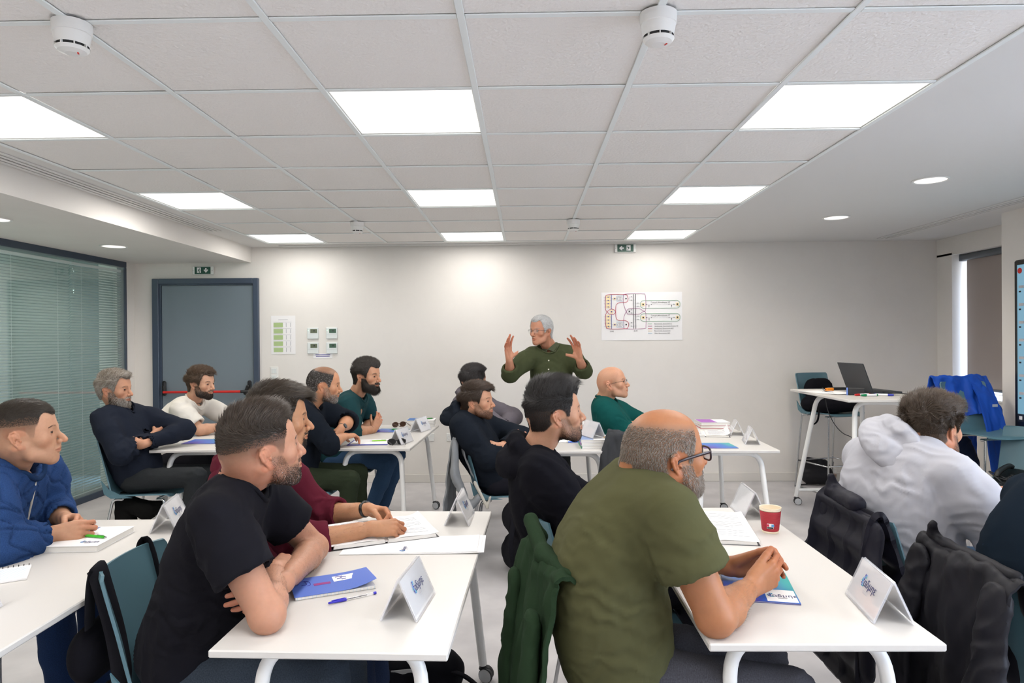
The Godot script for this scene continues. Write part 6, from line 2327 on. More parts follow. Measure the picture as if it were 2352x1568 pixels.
	# table behind the black hoodie man
	for k in 3:
		var b := make_book("book", ["top course book of the three by the table corner, blue cover", "middle white course book of the three by the table corner", "lowest course book of the three by the table corner, green spine"][k], Vector3(.495, T + .021 * (2 - k), -4.80), .03 * k - .05, .22, .24, .020, "paper")
		var m := MB.new()
		m.col = [lin(130, 150, 190), lin(150, 90, 160), lin(70, 150, 110)][k]
		m.box(Vector3(.003, .018, .236), Transform3D(Basis(), Vector3(-.110, .010, 0)))
		m.box(Vector3(.09, .0006, .236), Transform3D(Basis(), Vector3(-.066, .0204, 0)))
		part(b, "cover_print", m, "color")
	make_plate("clear tent name stand standing on the three stacked books", Vector3(.475, T + .063, -4.82), .35, true)
	var ky := thing("keys", "bunch of keys with a yellow tag on the stacked books", "keys", Vector3(.565, T + .063, -4.76), .4)
	var km := MB.new()
	km.col = lin(240, 180, 40)
	km.tube(curve([Vector3(-.02, .005, 0), Vector3(.0, .012, .01), Vector3(.03, .006, .0), Vector3(.045, .004, -.015)], 5), .005, 8)
	part(ky, "tag", km, "color")
	var kr := MB.new()
	var kpts := PackedVector3Array()
	for i in 17: kpts.append(Vector3(.0 + cos(TAU * i / 16.0) * .012, .004, .012 + sin(TAU * i / 16.0) * .012))
	kr.tube(kpts, .0012, 5, false)
	part(ky, "ring", kr, "steel")
	for i in 2: part(ky, "key", mb_box(Vector3(.040, .002, .010), Vector3(.02, .002 + i * .002, .022 + i * .006), .0006), "steel")
	for k in 2: make_book("book", ["upper white course book at the far end, table behind the black hoodie man", "lower white course book at the far end, table behind the black hoodie man"][k], Vector3(.46, T + .024 * (1 - k), -5.72), .04 * k, .21, .26, .023, "paper")
	var ls := thing("papers", "loose white sheets behind the black hoodie man's head", "paper", Vector3(.30, T, -5.15), .1)
	for k in 2: part(ls, "sheet", mb_box(Vector3(.21, .001, .29), Vector3(.03 * k, .0008 + .0012 * k, .04 * k)), "paper")
	make_pen("blue pen on the loose sheets behind the black hoodie man", Vector3(.36, T + .0026, -4.95), .1, lin(40, 100, 220))
	# table of the bald man
	make_booklet("blue and violet booklet before the empty chair, bald man's table", Vector3(1.335, T, -4.78), .0, .23, .23, .004, false)
	make_open_book("open grey-printed book on the bald man's table", Vector3(1.40, T, -5.36), -.2, .36, .30, .03)
	for k in 2:
		var b := make_book("book", ["course book with a purple cover at the far end, bald man's table", "red-backed course book underneath the purple-covered one"][k], Vector3(1.58, T + .026 * (1 - k), -5.80), -.03 * k, .24, .22, .025, "paper" if k == 0 else "ink_red")
		if k == 0:
			var m := MB.new()
			m.col = lin(168, 98, 190)
			m.box(Vector3(.13, .0006, .215), Transform3D(Basis(), Vector3(-.052, .0256, 0)))
			part(b, "cover_print", m, "color")
	make_plate("blank clear tent name stand, farther one on the bald man's table", Vector3(1.645, T, -5.36), -.2, true)
	make_plate("blank clear tent name stand, nearer one on the bald man's table", Vector3(1.615, T, -4.92), -.2, true)
	# standing table
	var Y := 1.0305
	var lp := thing("laptop", "open dark grey laptop on the tall table, seen from behind its lid", "laptop", Vector3(2.78, Y, -5.72), .12)
	part(lp, "base", mb_box(Vector3(.25, .016, .36), Vector3(.125, .009, 0), .004), "laptop_grey")
	var lid := MB.new()
	lid.box(Vector3(.008, .245, .36), Transform3D(Basis(Vector3(0, 0, 1), .36), Vector3(-.044, .130, 0)), .003)
	part(lp, "lid", lid, "laptop_grey")
	var ds := MB.new()
	ds.box(Vector3(.002, .215, .34), Transform3D(Basis(Vector3(0, 0, 1), .36), Vector3(-.039, .132, 0)))
	part(lp, "display", ds, "screen_body")
	part(lp, "keyboard", mb_box(Vector3(.11, .002, .32), Vector3(.09, .0175, 0)), "rubber")
	var er := thing("board_eraser", "blue and black whiteboard eraser box in front of the laptop", "eraser", Vector3(2.62, Y, -5.46), -.45)
	part(er, "felt_block", mb_box(Vector3(.115, .055, .05), Vector3(.004, .0285, 0), .004), "rubber")
	var em := MB.new()
	em.col = lin(110, 140, 215)
	em.box(Vector3(.012, .056, .054), Transform3D(Basis(), Vector3(-.060, .0285, 0)), .002)
	part(er, "grip", em, "color")
	var mk := [["red capped white marker lying in front of the laptop", 2.635, -5.385, .25, lin(200, 40, 40)], ["green capped white marker lying in front of the laptop", 2.665, -5.335, .15, lin(20, 130, 80)], ["blue capped white marker lying near the tall table's right side", 2.79, -5.36, -.5 + PI, lin(40, 50, 160)]]
	for e in mk:
		var o := thing("marker", e[0], "marker pen", Vector3(e[1], Y, e[2]), e[3], "whiteboard markers")
		var X := Basis(Vector3(0, 0, 1), -PI / 2)
		var b := MB.new()
		b.col = lin(235, 235, 238)
		b.lathe(PackedVector2Array([Vector2(.0001, -.030), Vector2(.0085, -.030), Vector2(.0085, .060), Vector2(.0001, .060)]), Transform3D(X, Vector3(0, .009, 0)), 14)
		part(o, "barrel", b, "gloss")
		var c := MB.new()
		c.col = e[4]
		c.lathe(PackedVector2Array([Vector2(.0001, -.068), Vector2(.0075, -.066), Vector2(.0092, -.030), Vector2(.0092, -.026), Vector2(.0001, -.026)]), Transform3D(X, Vector3(0, .009, 0)), 14)
		c.lathe(PackedVector2Array([Vector2(.0001, .058), Vector2(.0090, .058), Vector2(.0088, .068), Vector2(.0001, .070)]), Transform3D(X, Vector3(0, .009, 0)), 14)
		part(o, "cap", c, "gloss")
	var og := thing("adapter", "small orange plug adapter on a black lead among the papers of the tall table", "adapter", Vector3(2.60, Y, -5.88), .3)
	var om := MB.new()
	om.col = lin(232, 140, 40)
	om.box(Vector3(.075, .026, .032), Transform3D(Basis(), Vector3(0, .0135, 0)), .006)
	part(og, "plug", om, "gloss")
	var ol := MB.new()
	ol.tube(curve([Vector3(-.037, .012, 0), Vector3(-.09, .03, .02), Vector3(-.13, .01, .10), Vector3(-.10, .004, .16), Vector3(-.16, .004, .10)], 6), .0028, 6)
	part(og, "lead", ol, "rubber")
	var hb := thing("hub", "black flat plug hub on the tall table behind the orange adapter", "hub", Vector3(2.72, Y, -6.0), .1)
	part(hb, "case", mb_box(Vector3(.16, .022, .05), Vector3(0, .0115, 0), .004), "black_plastic")
	var ps := thing("papers", "loose papers spread on the left end of the tall table", "paper", Vector3(2.52, Y, -5.72), .2)
	for k in 4: part(ps, "sheet", mb_box(Vector3(.21, .001, .295), Vector3(.02 * k - .03, .0008 + .0012 * k, .05 * k - .08)), "paper")
	var ph := thing("mobile_phone", "black phone lying between the markers and the laptop", "phone", Vector3(2.75, Y, -5.46), .3)
	part(ph, "body", mb_box(Vector3(.145, .009, .07), Vector3(0, .005, 0), .003), "screen_body")
	var cb := thing("cable", "thin black cable drooping in a loop below the tall table", "cable", Vector3(0, 0, -5.55))
	var c1 := MB.new()
	c1.tube(curve([Vector3(2.42, 1.005, 0), Vector3(2.44, .90, .0), Vector3(2.50, .79, -.02), Vector3(2.57, .715, -.03), Vector3(2.64, .68, -.03), Vector3(2.70, .635, -.03), Vector3(2.82, .635, -.02), Vector3(2.93, .69, 0), Vector3(3.02, .84, .02), Vector3(3.07, 1.0, .02)], 7), .0032, 6)
	part(cb, "lead", c1, "rubber")
	var cd := thing("cable_bundle", "black cables running down from the laptop over the table's right side", "cable", Vector3(0, 0, -5.35))
	for k in 3:
		var m := MB.new()
		m.tube(curve([Vector3(2.88, 1.045, -.25), Vector3(2.92 + .012 * k, 1.05, .10), Vector3(2.95 + .014 * k, 1.03, .31), Vector3(2.965 + .014 * k, .93, .325), Vector3(2.975 + .012 * k, .70, .32), Vector3(2.99 + .01 * k, .30, .32), Vector3(3.02 + .02 * k, .01, .34)], 6), .0035, 6)
		part(cd, "lead", m, "rubber")
	# telephone on the chair under the screen
	var te := thing("telephone", "black office telephone with a green display standing on a teal chair seat", "telephone", Vector3(3.42, .462, -4.80), -2.75)
	var tb := MB.new()
	tb.prism(PackedVector2Array([Vector2(-.11, 0), Vector2(.11, 0), Vector2(.11, .02), Vector2(-.09, .085), Vector2(-.11, .085)]), .24, Transform3D())
	part(te, "base", tb, "screen_body")
	var sl := atan2(-.065, .20)
	var S := Transform3D(Basis(Vector3(0, 0, 1), sl), Vector3(.01, .0535, 0))
	var hs := MB.new()
	hs.tube(curve([S * Vector3(-.085, .022, .085), S * Vector3(-.06, .040, .085), S * Vector3(.0, .046, .085), S * Vector3(.06, .040, .085), S * Vector3(.088, .020, .085)], 6), .019, 12, true, .9)
	part(te, "handset", hs, "black_plastic")
	for e in [[-.065, .012, .070, .045, "lcd_lit"]]:
		var m := MB.new()
		m.box(Vector3(e[3], .003, e[2]), S * Transform3D(Basis(), Vector3(e[0], .002, -.04)))
		part(te, "display", m, e[4])
	var kk := mb_box(Vector3(.014, .005, .018), Vector3.ZERO, .0015).mesh()
	for i in 4:
		for j in 5:
			var b := part(te, "key", kk, "rubber")
			b.transform = S * Transform3D(Basis(), Vector3(.0 + i * .024, .003, .035 - j * .030))
	var nk := MB.new()
	nk.lathe(PackedVector2Array([Vector2(.014, 0), Vector2(.013, .004), Vector2(.0001, .005)]), S * Transform3D(Basis(), Vector3(-.022, .001, -.085)), 16)
	part(te, "dial_key", nk, "steel")
	var tc := thing("cable", "black telephone leads lying on the teal seat beside the telephone", "cable", Vector3(3.42, .462, -4.80), 0.0)
	for k in 3:
		var m := MB.new()
		m.tube(curve([Vector3(-.06, .02, .05), Vector3(-.14, .012 + .03 * k, .03 - .06 * k), Vector3(-.20, .01 + .02 * k, .02 + .04 * k), Vector3(-.15, .008, .12 - .02 * k), Vector3(-.08, .006, .10)], 7), .0045, 6)
		part(tc, "lead", m, "rubber")

func _sunglasses(label: String, at: Vector3, turn: float, c: Color) -> void:
	var o := thing("sunglasses", label, "sunglasses", at, turn)
	var m := MB.new()
	m.col = c
	for s in [-1.0, 1.0]:
		var pts := PackedVector3Array()
		for k in 17:
			var a := TAU * k / 16.0
			pts.append(Vector3(.0, .024 + sin(a) * .021, s * .035 + cos(a) * .028))
		m.tube(pts, .003, 6, false)
		m.tube(PackedVector3Array([Vector3(0, .036, s * .063), Vector3(-.02, .034, s * .064), Vector3(-.13, .020, s * .045)]), .003, 6)
		var d := MB.new()
		d.col = c.darkened(.4)
		var poly := PackedVector2Array()
		for k in 16: poly.append(Vector2(cos(TAU * k / 16.0) * .027, sin(TAU * k / 16.0) * .020))
		d.prism(poly, .0015, Transform3D(Basis(Vector3.UP, PI / 2), Vector3(0, .024, s * .035)))
		part(o, "lens", d, "gloss")
	m.tube(PackedVector3Array([Vector3(0, .032, -.010), Vector3(0, .032, .010)]), .003, 6)
	part(o, "frame", m, "gloss")
# the fifteen people, joints in metres
func people() -> Array:
	return [
		{"cell": 0.0026, "cc": 0.0078, "strand": 0.00085, "dens": 1.1, "ac": 0.0036, "label": "man in a plain black t-shirt leaning on folded forearms beside the blue notebook", "seed": 4, "hip": Vector3(-1.02, 0.575, -2.05), "neck": Vector3(-0.845, 1.081, -2), "slouch": 0.005, "yaw": 8, "skin": lin(180, 132, 108), "hair": lin(50, 39, 30), "head": {"at": Vector3(-0.772, 1.178, -2), "yaw": 38, "pitch": 7, "roll": 0, "s": 1.03, "fade": 0.025, "stubble": 0.5, "beard": 0.0035, "bgrey": 0.05, "side": 0.0012, "top": 0.04, "y0": -0.005, "y1": 0.115, "yz": -0.12, "puff": 0.22, "lp": 2, "sdir": Vector3(0, 0.35, -0.8), "comb": Vector3(0.25, 0.35, 0.6), "stand": 0.3, "mess": 0.3, "flush": 0.5, "nape": -0.075, "scalp": 0.75, "temple": 0.02}, "sr": Vector3(-0.829, 1.018, -1.82), "re": Vector3(-0.675, 0.781, -1.765), "rw": Vector3(-0.743, 0.817, -2.02), "rh": [Vector3(0.1, 0, -1), Vector3(-0.3, -1, 0), "relaxed"], "le": Vector3(-0.725, 0.785, -2.33), "lw": Vector3(-0.692, 0.803, -1.95), "lh": [Vector3(-0.42, -0.1, 0.9), Vector3(-0.9, -0.3, -0.3), "relaxed"], "sleeve": 0.6, "arm": 0.052, "torso": [[0.175, 0.125, 0], [0.175, 0.122, 0.01], [0.175, 0.108, 0], [0.15, 0.078, -0.005]], "armhair": 0.22, "top": {"name": "t_shirt", "col": lin(24, 27, 30), "collar": 0.0075, "amp": 0.009, "nopen": 0.01, "ease": 0.016, "flare": 0.012}, "creases": [[Vector3(-0.841, 0.929, -1.85), Vector3(0.5, 0.8, 0.1), 0.06, 0.01, 0.2], [Vector3(-0.951, 0.719, -1.9), Vector3(0.3, 0.9, 0), 0.055, 0.008, 0.22]], "legs": {"rk": Vector3(-0.57, 0.53, -1.94), "lk": Vector3(-0.57, 0.53, -2.16), "ra": Vector3(-0.57, 0.1, -1.94), "la": Vector3(-0.57, 0.1, -2.16), "col": lin(66, 74, 86), "shoe": lin(230, 230, 230)}},
		{"cell": 0.0026, "cc": 0.0078, "strand": 0.00085, "dens": 1.1, "ac": 0.0036, "label": "bearded man with dark-framed glasses in an olive green t-shirt, elbow on the table", "seed": 13, "hip": Vector3(0.262, 0.575, -1.97), "neck": Vector3(0.338, 1.1, -1.965), "slouch": 0.085, "yaw": 4, "skin": lin(166, 112, 78), "hair": lin(112, 98, 86), "neckr": 0.064, "head": {"at": Vector3(0.402, 1.163, -1.955), "yaw": 19, "pitch": 4, "roll": 0, "s": 1.07, "w": 1.02, "fat": 0.7, "fade": 0, "side": 0.0045, "top": 0.0045, "y0": 0, "y1": 0.07, "rec": 0.03, "temple": 0.03, "crown": 1, "comb": Vector3(0, 0.2, -1), "stand": 0.2, "mess": 0.3, "grey": 0.55, "gcol": lin(138, 128, 118), "stubble": 0.35, "beard": 0.01, "bgrey": 0.62, "bcol": lin(120, 92, 70), "nape": -0.066, "scalp": 0.55, "puff": 0.25, "glasses": "thick", "glabel": "dark red-brown framed glasses", "burn": 0.012}, "sr": Vector3(0.372, 1.04, -1.775), "re": Vector3(0.48, 0.785, -1.745), "rw": Vector3(0.629, 0.792, -1.93), "rh": [Vector3(0.9, 0.28, -0.42), Vector3(-0.2, 0.05, -1), "steeple"], "le": Vector3(0.5, 0.8, -2.28), "lw": Vector3(0.631, 0.784, -2.13), "lh": [Vector3(0.95, 0.22, 0.3), Vector3(0.1, -0.1, 1), "steeple"], "sleeve": 0.56, "arm": 0.057, "hand": 1.06, "torso": [[0.185, 0.145, 0], [0.195, 0.155, 0.025], [0.19, 0.13, 0], [0.165, 0.09, -0.01]], "armhair": 0.2, "trap": 0.066, "top": {"name": "t_shirt", "col": lin(84, 84, 58), "collar": 0.0085, "amp": 0.006, "nopen": 0.016, "ease": 0.018, "flare": 0.014}, "creases": [[Vector3(0.22, 0.8, -1.88), Vector3(0.25, 0.95, 0), 0.052, 0.011, 0.26], [Vector3(0.4, 0.95, -1.8), Vector3(0.6, 0.7, 0.2), 0.06, 0.01, 0.18], [Vector3(0.24, 0.63, -1.86), Vector3(0.1, 1, 0), 0.045, 0.01, 0.2]], "legs": {"rk": Vector3(0.712, 0.53, -1.86), "lk": Vector3(0.712, 0.53, -2.08), "ra": Vector3(0.732, 0.1, -1.86), "la": Vector3(0.732, 0.1, -2.08), "col": lin(84, 84, 90), "shoe": lin(40, 40, 44), "thick": 1.08}},
		{"cell": 0.0026, "cc": 0.0078, "strand": 0.00085, "dens": 1.1, "ac": 0.0036, "label": "young man with short black hair in a black hoodie, behind the olive t-shirt man", "seed": 11, "hip": Vector3(0.175, 0.56, -2.72), "neck": Vector3(0.041, 1.048, -2.72), "slouch": 0.03, "yaw": 6, "skin": lin(182, 136, 110), "hair": lin(36, 33, 33), "head": {"at": Vector3(0.122, 1.203, -2.7), "yaw": 13, "pitch": 5, "roll": 0, "s": 1, "w": 0.98, "fade": 0, "side": 0.0035, "top": 0.042, "y0": 0.012, "y1": 0.105, "lp": 1.1, "comb": Vector3(0, 0.55, 0.55), "stand": 0.55, "mess": 0.2, "stubble": 0.5, "beard": 0.0025, "nape": -0.06, "puff": 0.34, "quiff": 1.15}, "re": Vector3(0.2, 0.8, -2.5), "rw": Vector3(0.42, 0.79, -2.56), "rh": [Vector3(1, 0, -0.5), Vector3(0, -1, 0), "relaxed"], "le": Vector3(0.22, 0.8, -2.98), "lw": Vector3(0.47, 0.79, -2.86), "lh": [Vector3(0.8, 0, 0.6), Vector3(0, -1, 0), "relaxed"], "sleeve": 1.9, "arm": 0.055, "torso": [[0.155, 0.105, 0], [0.16, 0.112, 0], [0.18, 0.12, 0], [0.155, 0.09, -0.01]], "top": {"name": "hoodie", "col": lin(27, 27, 29), "mat": "fleece", "amp": 0.008, "nopen": 0.02, "hood": 0.85, "ease": 0.02}, "creases": [[Vector3(0.1, 0.85, -2.55), Vector3(0.4, 0.9, 0), 0.06, 0.01, 0.2]], "legs": {"rk": Vector3(0.625, 0.53, -2.61), "lk": Vector3(0.625, 0.53, -2.83), "ra": Vector3(0.675, 0.1, -2.61), "la": Vector3(0.675, 0.1, -2.83), "col": lin(40, 42, 48), "shoe": lin(40, 40, 44)}},
		{"cell": 0.0026, "cc": 0.0078, "strand": 0.00085, "dens": 1.1, "ac": 0.0036, "label": "man with a moustache in an open maroon hoodie, hands folded over the open book", "seed": 5, "hip": Vector3(-1.1, 0.56, -2.62), "neck": Vector3(-1.031, 1.063, -2.6), "slouch": 0.05, "yaw": 4, "skin": lin(178, 130, 98), "hair": lin(52, 42, 32), "head": {"at": Vector3(-0.942, 1.196, -2.6), "yaw": 25, "pitch": -1, "roll": 0, "s": 1.05, "fade": 0.03, "side": 0.003, "top": 0.036, "y0": 0.005, "y1": 0.11, "puff": 0.3, "lp": 1.2, "sdir": Vector3(0, 0, -0.8), "comb": Vector3(0, 0.25, 1), "stand": 0.35, "mess": 0.18, "quiff": 1.5, "stubble": 0.25, "beard": 0.006, "goatee": true, "nose": 0.004, "nape": -0.07, "bcol": lin(40, 32, 28), "brow": 1.5}, "re": Vector3(-0.816, 0.755, -2.46), "rw": Vector3(-0.575, 0.795, -2.53), "rh": [Vector3(0.97, -0.02, -0.3), Vector3(0, -0.75, -0.6), "lace"], "le": Vector3(-0.859, 0.757, -2.86), "lw": Vector3(-0.642, 0.804, -2.78), "lh": [Vector3(0.93, -0.1, 0.34), Vector3(0, -0.6, 0.75), "lace"], "sleeve": 1.42, "arm": 0.052, "torso": [[0.165, 0.12, 0], [0.165, 0.125, 0.01], [0.175, 0.12, 0], [0.155, 0.088, -0.01]], "armhair": 0.12, "top": {"name": "hoodie", "col": lin(98, 36, 52), "mat": "fleece", "amp": 0.006, "nopen": 0.016, "vee": 0.26, "hood": 0.8, "ease": 0.02}, "inner": lin(232, 230, 228), "creases": [[Vector3(-0.837, 0.781, -2.8), Vector3(0.7, 0.2, 0.6), 0.05, 0.009, 0.16], [Vector3(-0.812, 0.777, -2.45), Vector3(0.7, 0.5, 0.2), 0.05, 0.008, 0.15]], "watch": "left", "legs": {"rk": Vector3(-0.65, 0.53, -2.51), "lk": Vector3(-0.65, 0.53, -2.73), "ra": Vector3(-0.6, 0.1, -2.51), "la": Vector3(-0.6, 0.1, -2.73), "col": lin(52, 66, 96), "shoe": lin(225, 225, 225)}},
		{"cell": 0.0026, "cc": 0.0078, "strand": 0.00085, "dens": 1.1, "ac": 0.0036, "label": "young man in a quilted blue jacket with clasped hands at the left edge", "seed": 1, "hip": Vector3(-2.13, 0.55, -2.58), "neck": Vector3(-1.955, 1.035, -2.57), "slouch": 0.03, "yaw": 8, "skin": lin(190, 144, 116), "hair": lin(48, 40, 32), "head": {"at": Vector3(-1.868, 1.155, -2.53), "yaw": 24, "pitch": 3, "roll": 0, "s": 1.03, "w": 0.97, "fade": 0.06, "side": 0.0012, "top": 0.013, "y0": 0.01, "y1": 0.11, "puff": 0.25, "lp": 1.3, "sdir": Vector3(0, 0.2, -0.6), "comb": Vector3(0, 0.2, 1), "stand": 0.35, "mess": 0.15, "stubble": 0.12, "nose": 0.004, "nape": -0.07, "jaw": 0.001, "brow": 1.4, "scalp": 0.8}, "re": Vector3(-1.839, 0.776, -2.32), "rw": Vector3(-1.749, 0.787, -2.5), "rh": [Vector3(0.97, 0.05, -0.32), Vector3(-0.2, -0.4, -1), "lace"], "le": Vector3(-2.034, 0.8, -2.85), "lw": Vector3(-1.812, 0.8, -2.66), "lh": [Vector3(0.9, -0.02, 0.4), Vector3(0.1, -0.4, 0.9), "lace"], "sleeve": 1.86, "arm": 0.06, "torso": [[0.175, 0.13, 0], [0.18, 0.135, 0], [0.19, 0.135, 0], [0.165, 0.1, -0.01]], "top": {"name": "jacket", "col": lin(52, 82, 136), "mat": "denim", "amp": 0.006, "nopen": 0.016, "collar": 0.012, "ccol": lin(38, 62, 104), "ease": 0.026, "quilt": 1, "vee": 0.05}, "zip": lin(196, 192, 184), "creases": [[Vector3(-1.814, 0.779, -2.45), Vector3(0.9, 0.1, -0.3), 0.06, 0.01, 0.2]], "legs": {"rk": Vector3(-1.73, 0.53, -2.47), "lk": Vector3(-1.73, 0.53, -2.69), "ra": Vector3(-1.68, 0.1, -2.47), "la": Vector3(-1.68, 0.1, -2.69), "col": lin(38, 56, 96), "shoe": lin(40, 40, 44)}},
		{"cell": 0.0026, "cc": 0.0078, "strand": 0.00085, "dens": 1.1, "ac": 0.0036, "label": "heavy-set man with curly brown hair in a light grey hoodie, seen from behind", "seed": 14, "hip": Vector3(1.53, 0.56, -2.78), "neck": Vector3(1.52, 1.06, -2.76), "slouch": 0.055, "yaw": 18, "skin": lin(180, 130, 102), "hair": lin(62, 48, 35), "neckr": 0.068, "head": {"at": Vector3(1.617, 1.127, -2.74), "yaw": 28, "pitch": 0, "roll": 0, "s": 1.05, "w": 1.03, "fat": 0.8, "fade": 0, "side": 0.0022, "top": 0.038, "y0": -0.03, "y1": 0.085, "lp": 1.3, "sdir": Vector3(0, 0.3, -0.6), "comb": Vector3(0, 0.35, 0.8), "stand": 0.5, "mess": 0.35, "curl": 0.5, "quiff": 1.25, "stubble": 0.5, "beard": 0.003, "nape": -0.066, "puff": 0.5, "clump": 45, "flush": 0.2}, "sw": 0.205, "shd": Vector3(0, -0.085, 0), "re": Vector3(1.74, 0.74, -2.5), "rw": Vector3(1.99, 0.79, -2.6), "rh": [Vector3(1, 0, -0.4), Vector3(0, -1, 0), "relaxed"], "le": Vector3(1.8, 0.84, -3.12), "lw": Vector3(2.02, 0.82, -3.05), "lh": [Vector3(1, 0, 0.3), Vector3(0, -1, 0), "relaxed"], "sleeve": 1.9, "arm": 0.064, "torso": [[0.205, 0.16, 0.01], [0.225, 0.17, 0.01], [0.22, 0.15, 0], [0.185, 0.105, -0.01]], "trap": 0.072, "top": {"name": "hoodie", "col": lin(196, 196, 204), "mat": "fleece", "amp": 0.006, "nopen": 0.018, "hood": 0.95, "ease": 0.024}, "creases": [[Vector3(1.44, 0.7, -2.64), Vector3(0.15, 1, 0.1), 0.045, 0.008, 0.22], [Vector3(1.66, 0.86, -2.58), Vector3(0.5, 0.8, 0.2), 0.06, 0.009, 0.18], [Vector3(1.44, 0.92, -2.66), Vector3(-0.35, 0.9, 0.2), 0.09, 0.008, 0.25]], "legs": {"rk": Vector3(1.98, 0.53, -2.67), "lk": Vector3(1.98, 0.53, -2.89), "ra": Vector3(2.03, 0.1, -2.67), "la": Vector3(2.03, 0.1, -2.89), "col": lin(70, 92, 120), "shoe": lin(40, 40, 44), "thick": 1.15}},
		{"cell": 0.0034, "cc": 0.01, "strand": 0.001, "dens": 1.5, "ac": 0.0042, "label": "grey-bearded man in a dark navy long-sleeved top leaning back with folded arms", "seed": 2, "hip": Vector3(-2.7, 0.555, -4.76), "neck": Vector3(-2.88, 1.025, -4.8), "slouch": 0.03, "yaw": -4, "skin": lin(182, 134, 108), "hair": lin(120, 108, 96), "head": {"at": Vector3(-2.879, 1.166, -4.76), "yaw": -1, "pitch": -2, "roll": 0, "s": 1.04, "fade": 0, "side": 0.01, "top": 0.026, "y0": 0, "y1": 0.07, "comb": Vector3(0, 0.4, 0.5), "stand": 0.5, "mess": 0.3, "grey": 0.5, "gcol": lin(170, 164, 156), "stubble": 0.5, "beard": 0.014, "bgrey": 0.45, "bcol": lin(88, 72, 60), "rec": 0.006, "quiff": 1.3}, "re": Vector3(-2.705, 0.74, -4.52), "rw": Vector3(-2.635, 0.831, -4.8), "rh": [Vector3(0.3, 0.25, -0.9), Vector3(-0.7, 0, -0.3), "fist"], "le": Vector3(-2.47, 0.855, -4.92), "lw": Vector3(-2.614, 0.794, -4.64), "lh": [Vector3(-0.9, -0.05, 0.25), Vector3(0, -0.2, -1), "relaxed"], "sleeve": 1.92, "arm": 0.052, "torso": [[0.165, 0.12, 0], [0.17, 0.135, 0.015], [0.18, 0.125, 0], [0.155, 0.09, -0.01]], "top": {"name": "long_sleeved_top", "col": lin(30, 36, 48), "collar": 0.006, "amp": 0.006, "nopen": 0.014, "ease": 0.016, "vee": 0.03}, "creases": [[Vector3(-2.66, 0.76, -4.55), Vector3(0.6, 0.6, 0.2), 0.05, 0.009, 0.2]], "legs": {"rk": Vector3(-2.24, 0.575, -4.62), "lk": Vector3(-2.22, 0.54, -4.9), "ra": Vector3(-2.33, 0.1, -4.6), "la": Vector3(-2.25, 0.1, -4.9), "col": lin(52, 54, 58), "shoe": lin(235, 235, 235)}},
		{"cell": 0.0034, "cc": 0.01, "strand": 0.001, "dens": 1.5, "ac": 0.0042, "label": "man with a dark beard in a cream short-sleeved sweater in front of the exit door", "seed": 3, "hip": Vector3(-2.98, 0.56, -5.6), "neck": Vector3(-2.755, 1.01, -5.62), "slouch": 0.05, "yaw": -6, "skin": lin(196, 150, 124), "hair": lin(84, 66, 52), "head": {"at": Vector3(-2.658, 1.151, -5.58), "yaw": -14, "pitch": -3, "roll": 0, "s": 1.03, "fade": 0, "side": 0.008, "top": 0.034, "y0": 0, "y1": 0.06, "comb": Vector3(0, 0.5, 0.5), "stand": 0.5, "mess": 0.35, "curl": 0.35, "stubble": 0.5, "beard": 0.01, "bcol": lin(50, 40, 34), "goatee": false, "brow": 1.4}, "re": Vector3(-2.6, 0.785, -5.42), "rw": Vector3(-2.474, 0.799, -5.55), "rh": [Vector3(1, 0, -0.2), Vector3(0, -1, 0), "relaxed"], "le": Vector3(-2.5, 0.79, -5.9), "lw": Vector3(-2.491, 0.818, -5.72), "lh": [Vector3(0.9, 0, 0.4), Vector3(0, -1, 0), "relaxed"], "sleeve": 0.8, "arm": 0.05, "torso": [[0.16, 0.12, 0], [0.165, 0.125, 0.01], [0.175, 0.12, 0], [0.155, 0.088, -0.01]], "top": {"name": "sweater", "col": lin(240, 236, 228), "collar": 0.007, "mat": "fleece", "amp": 0.006, "nopen": 0.016, "ease": 0.018, "flare": 0.012}, "creases": [[Vector3(-2.72, 0.85, -5.5), Vector3(0.6, 0.7, 0), 0.06, 0.009, 0.2]], "bracelet": "right", "bcolor": lin(30, 32, 36), "legs": {"rk": Vector3(-2.53, 0.53, -5.49), "lk": Vector3(-2.53, 0.53, -5.71), "ra": Vector3(-2.48, 0.1, -5.49), "la": Vector3(-2.48, 0.1, -5.71), "col": lin(40, 42, 48), "shoe": lin(225, 225, 225)}},
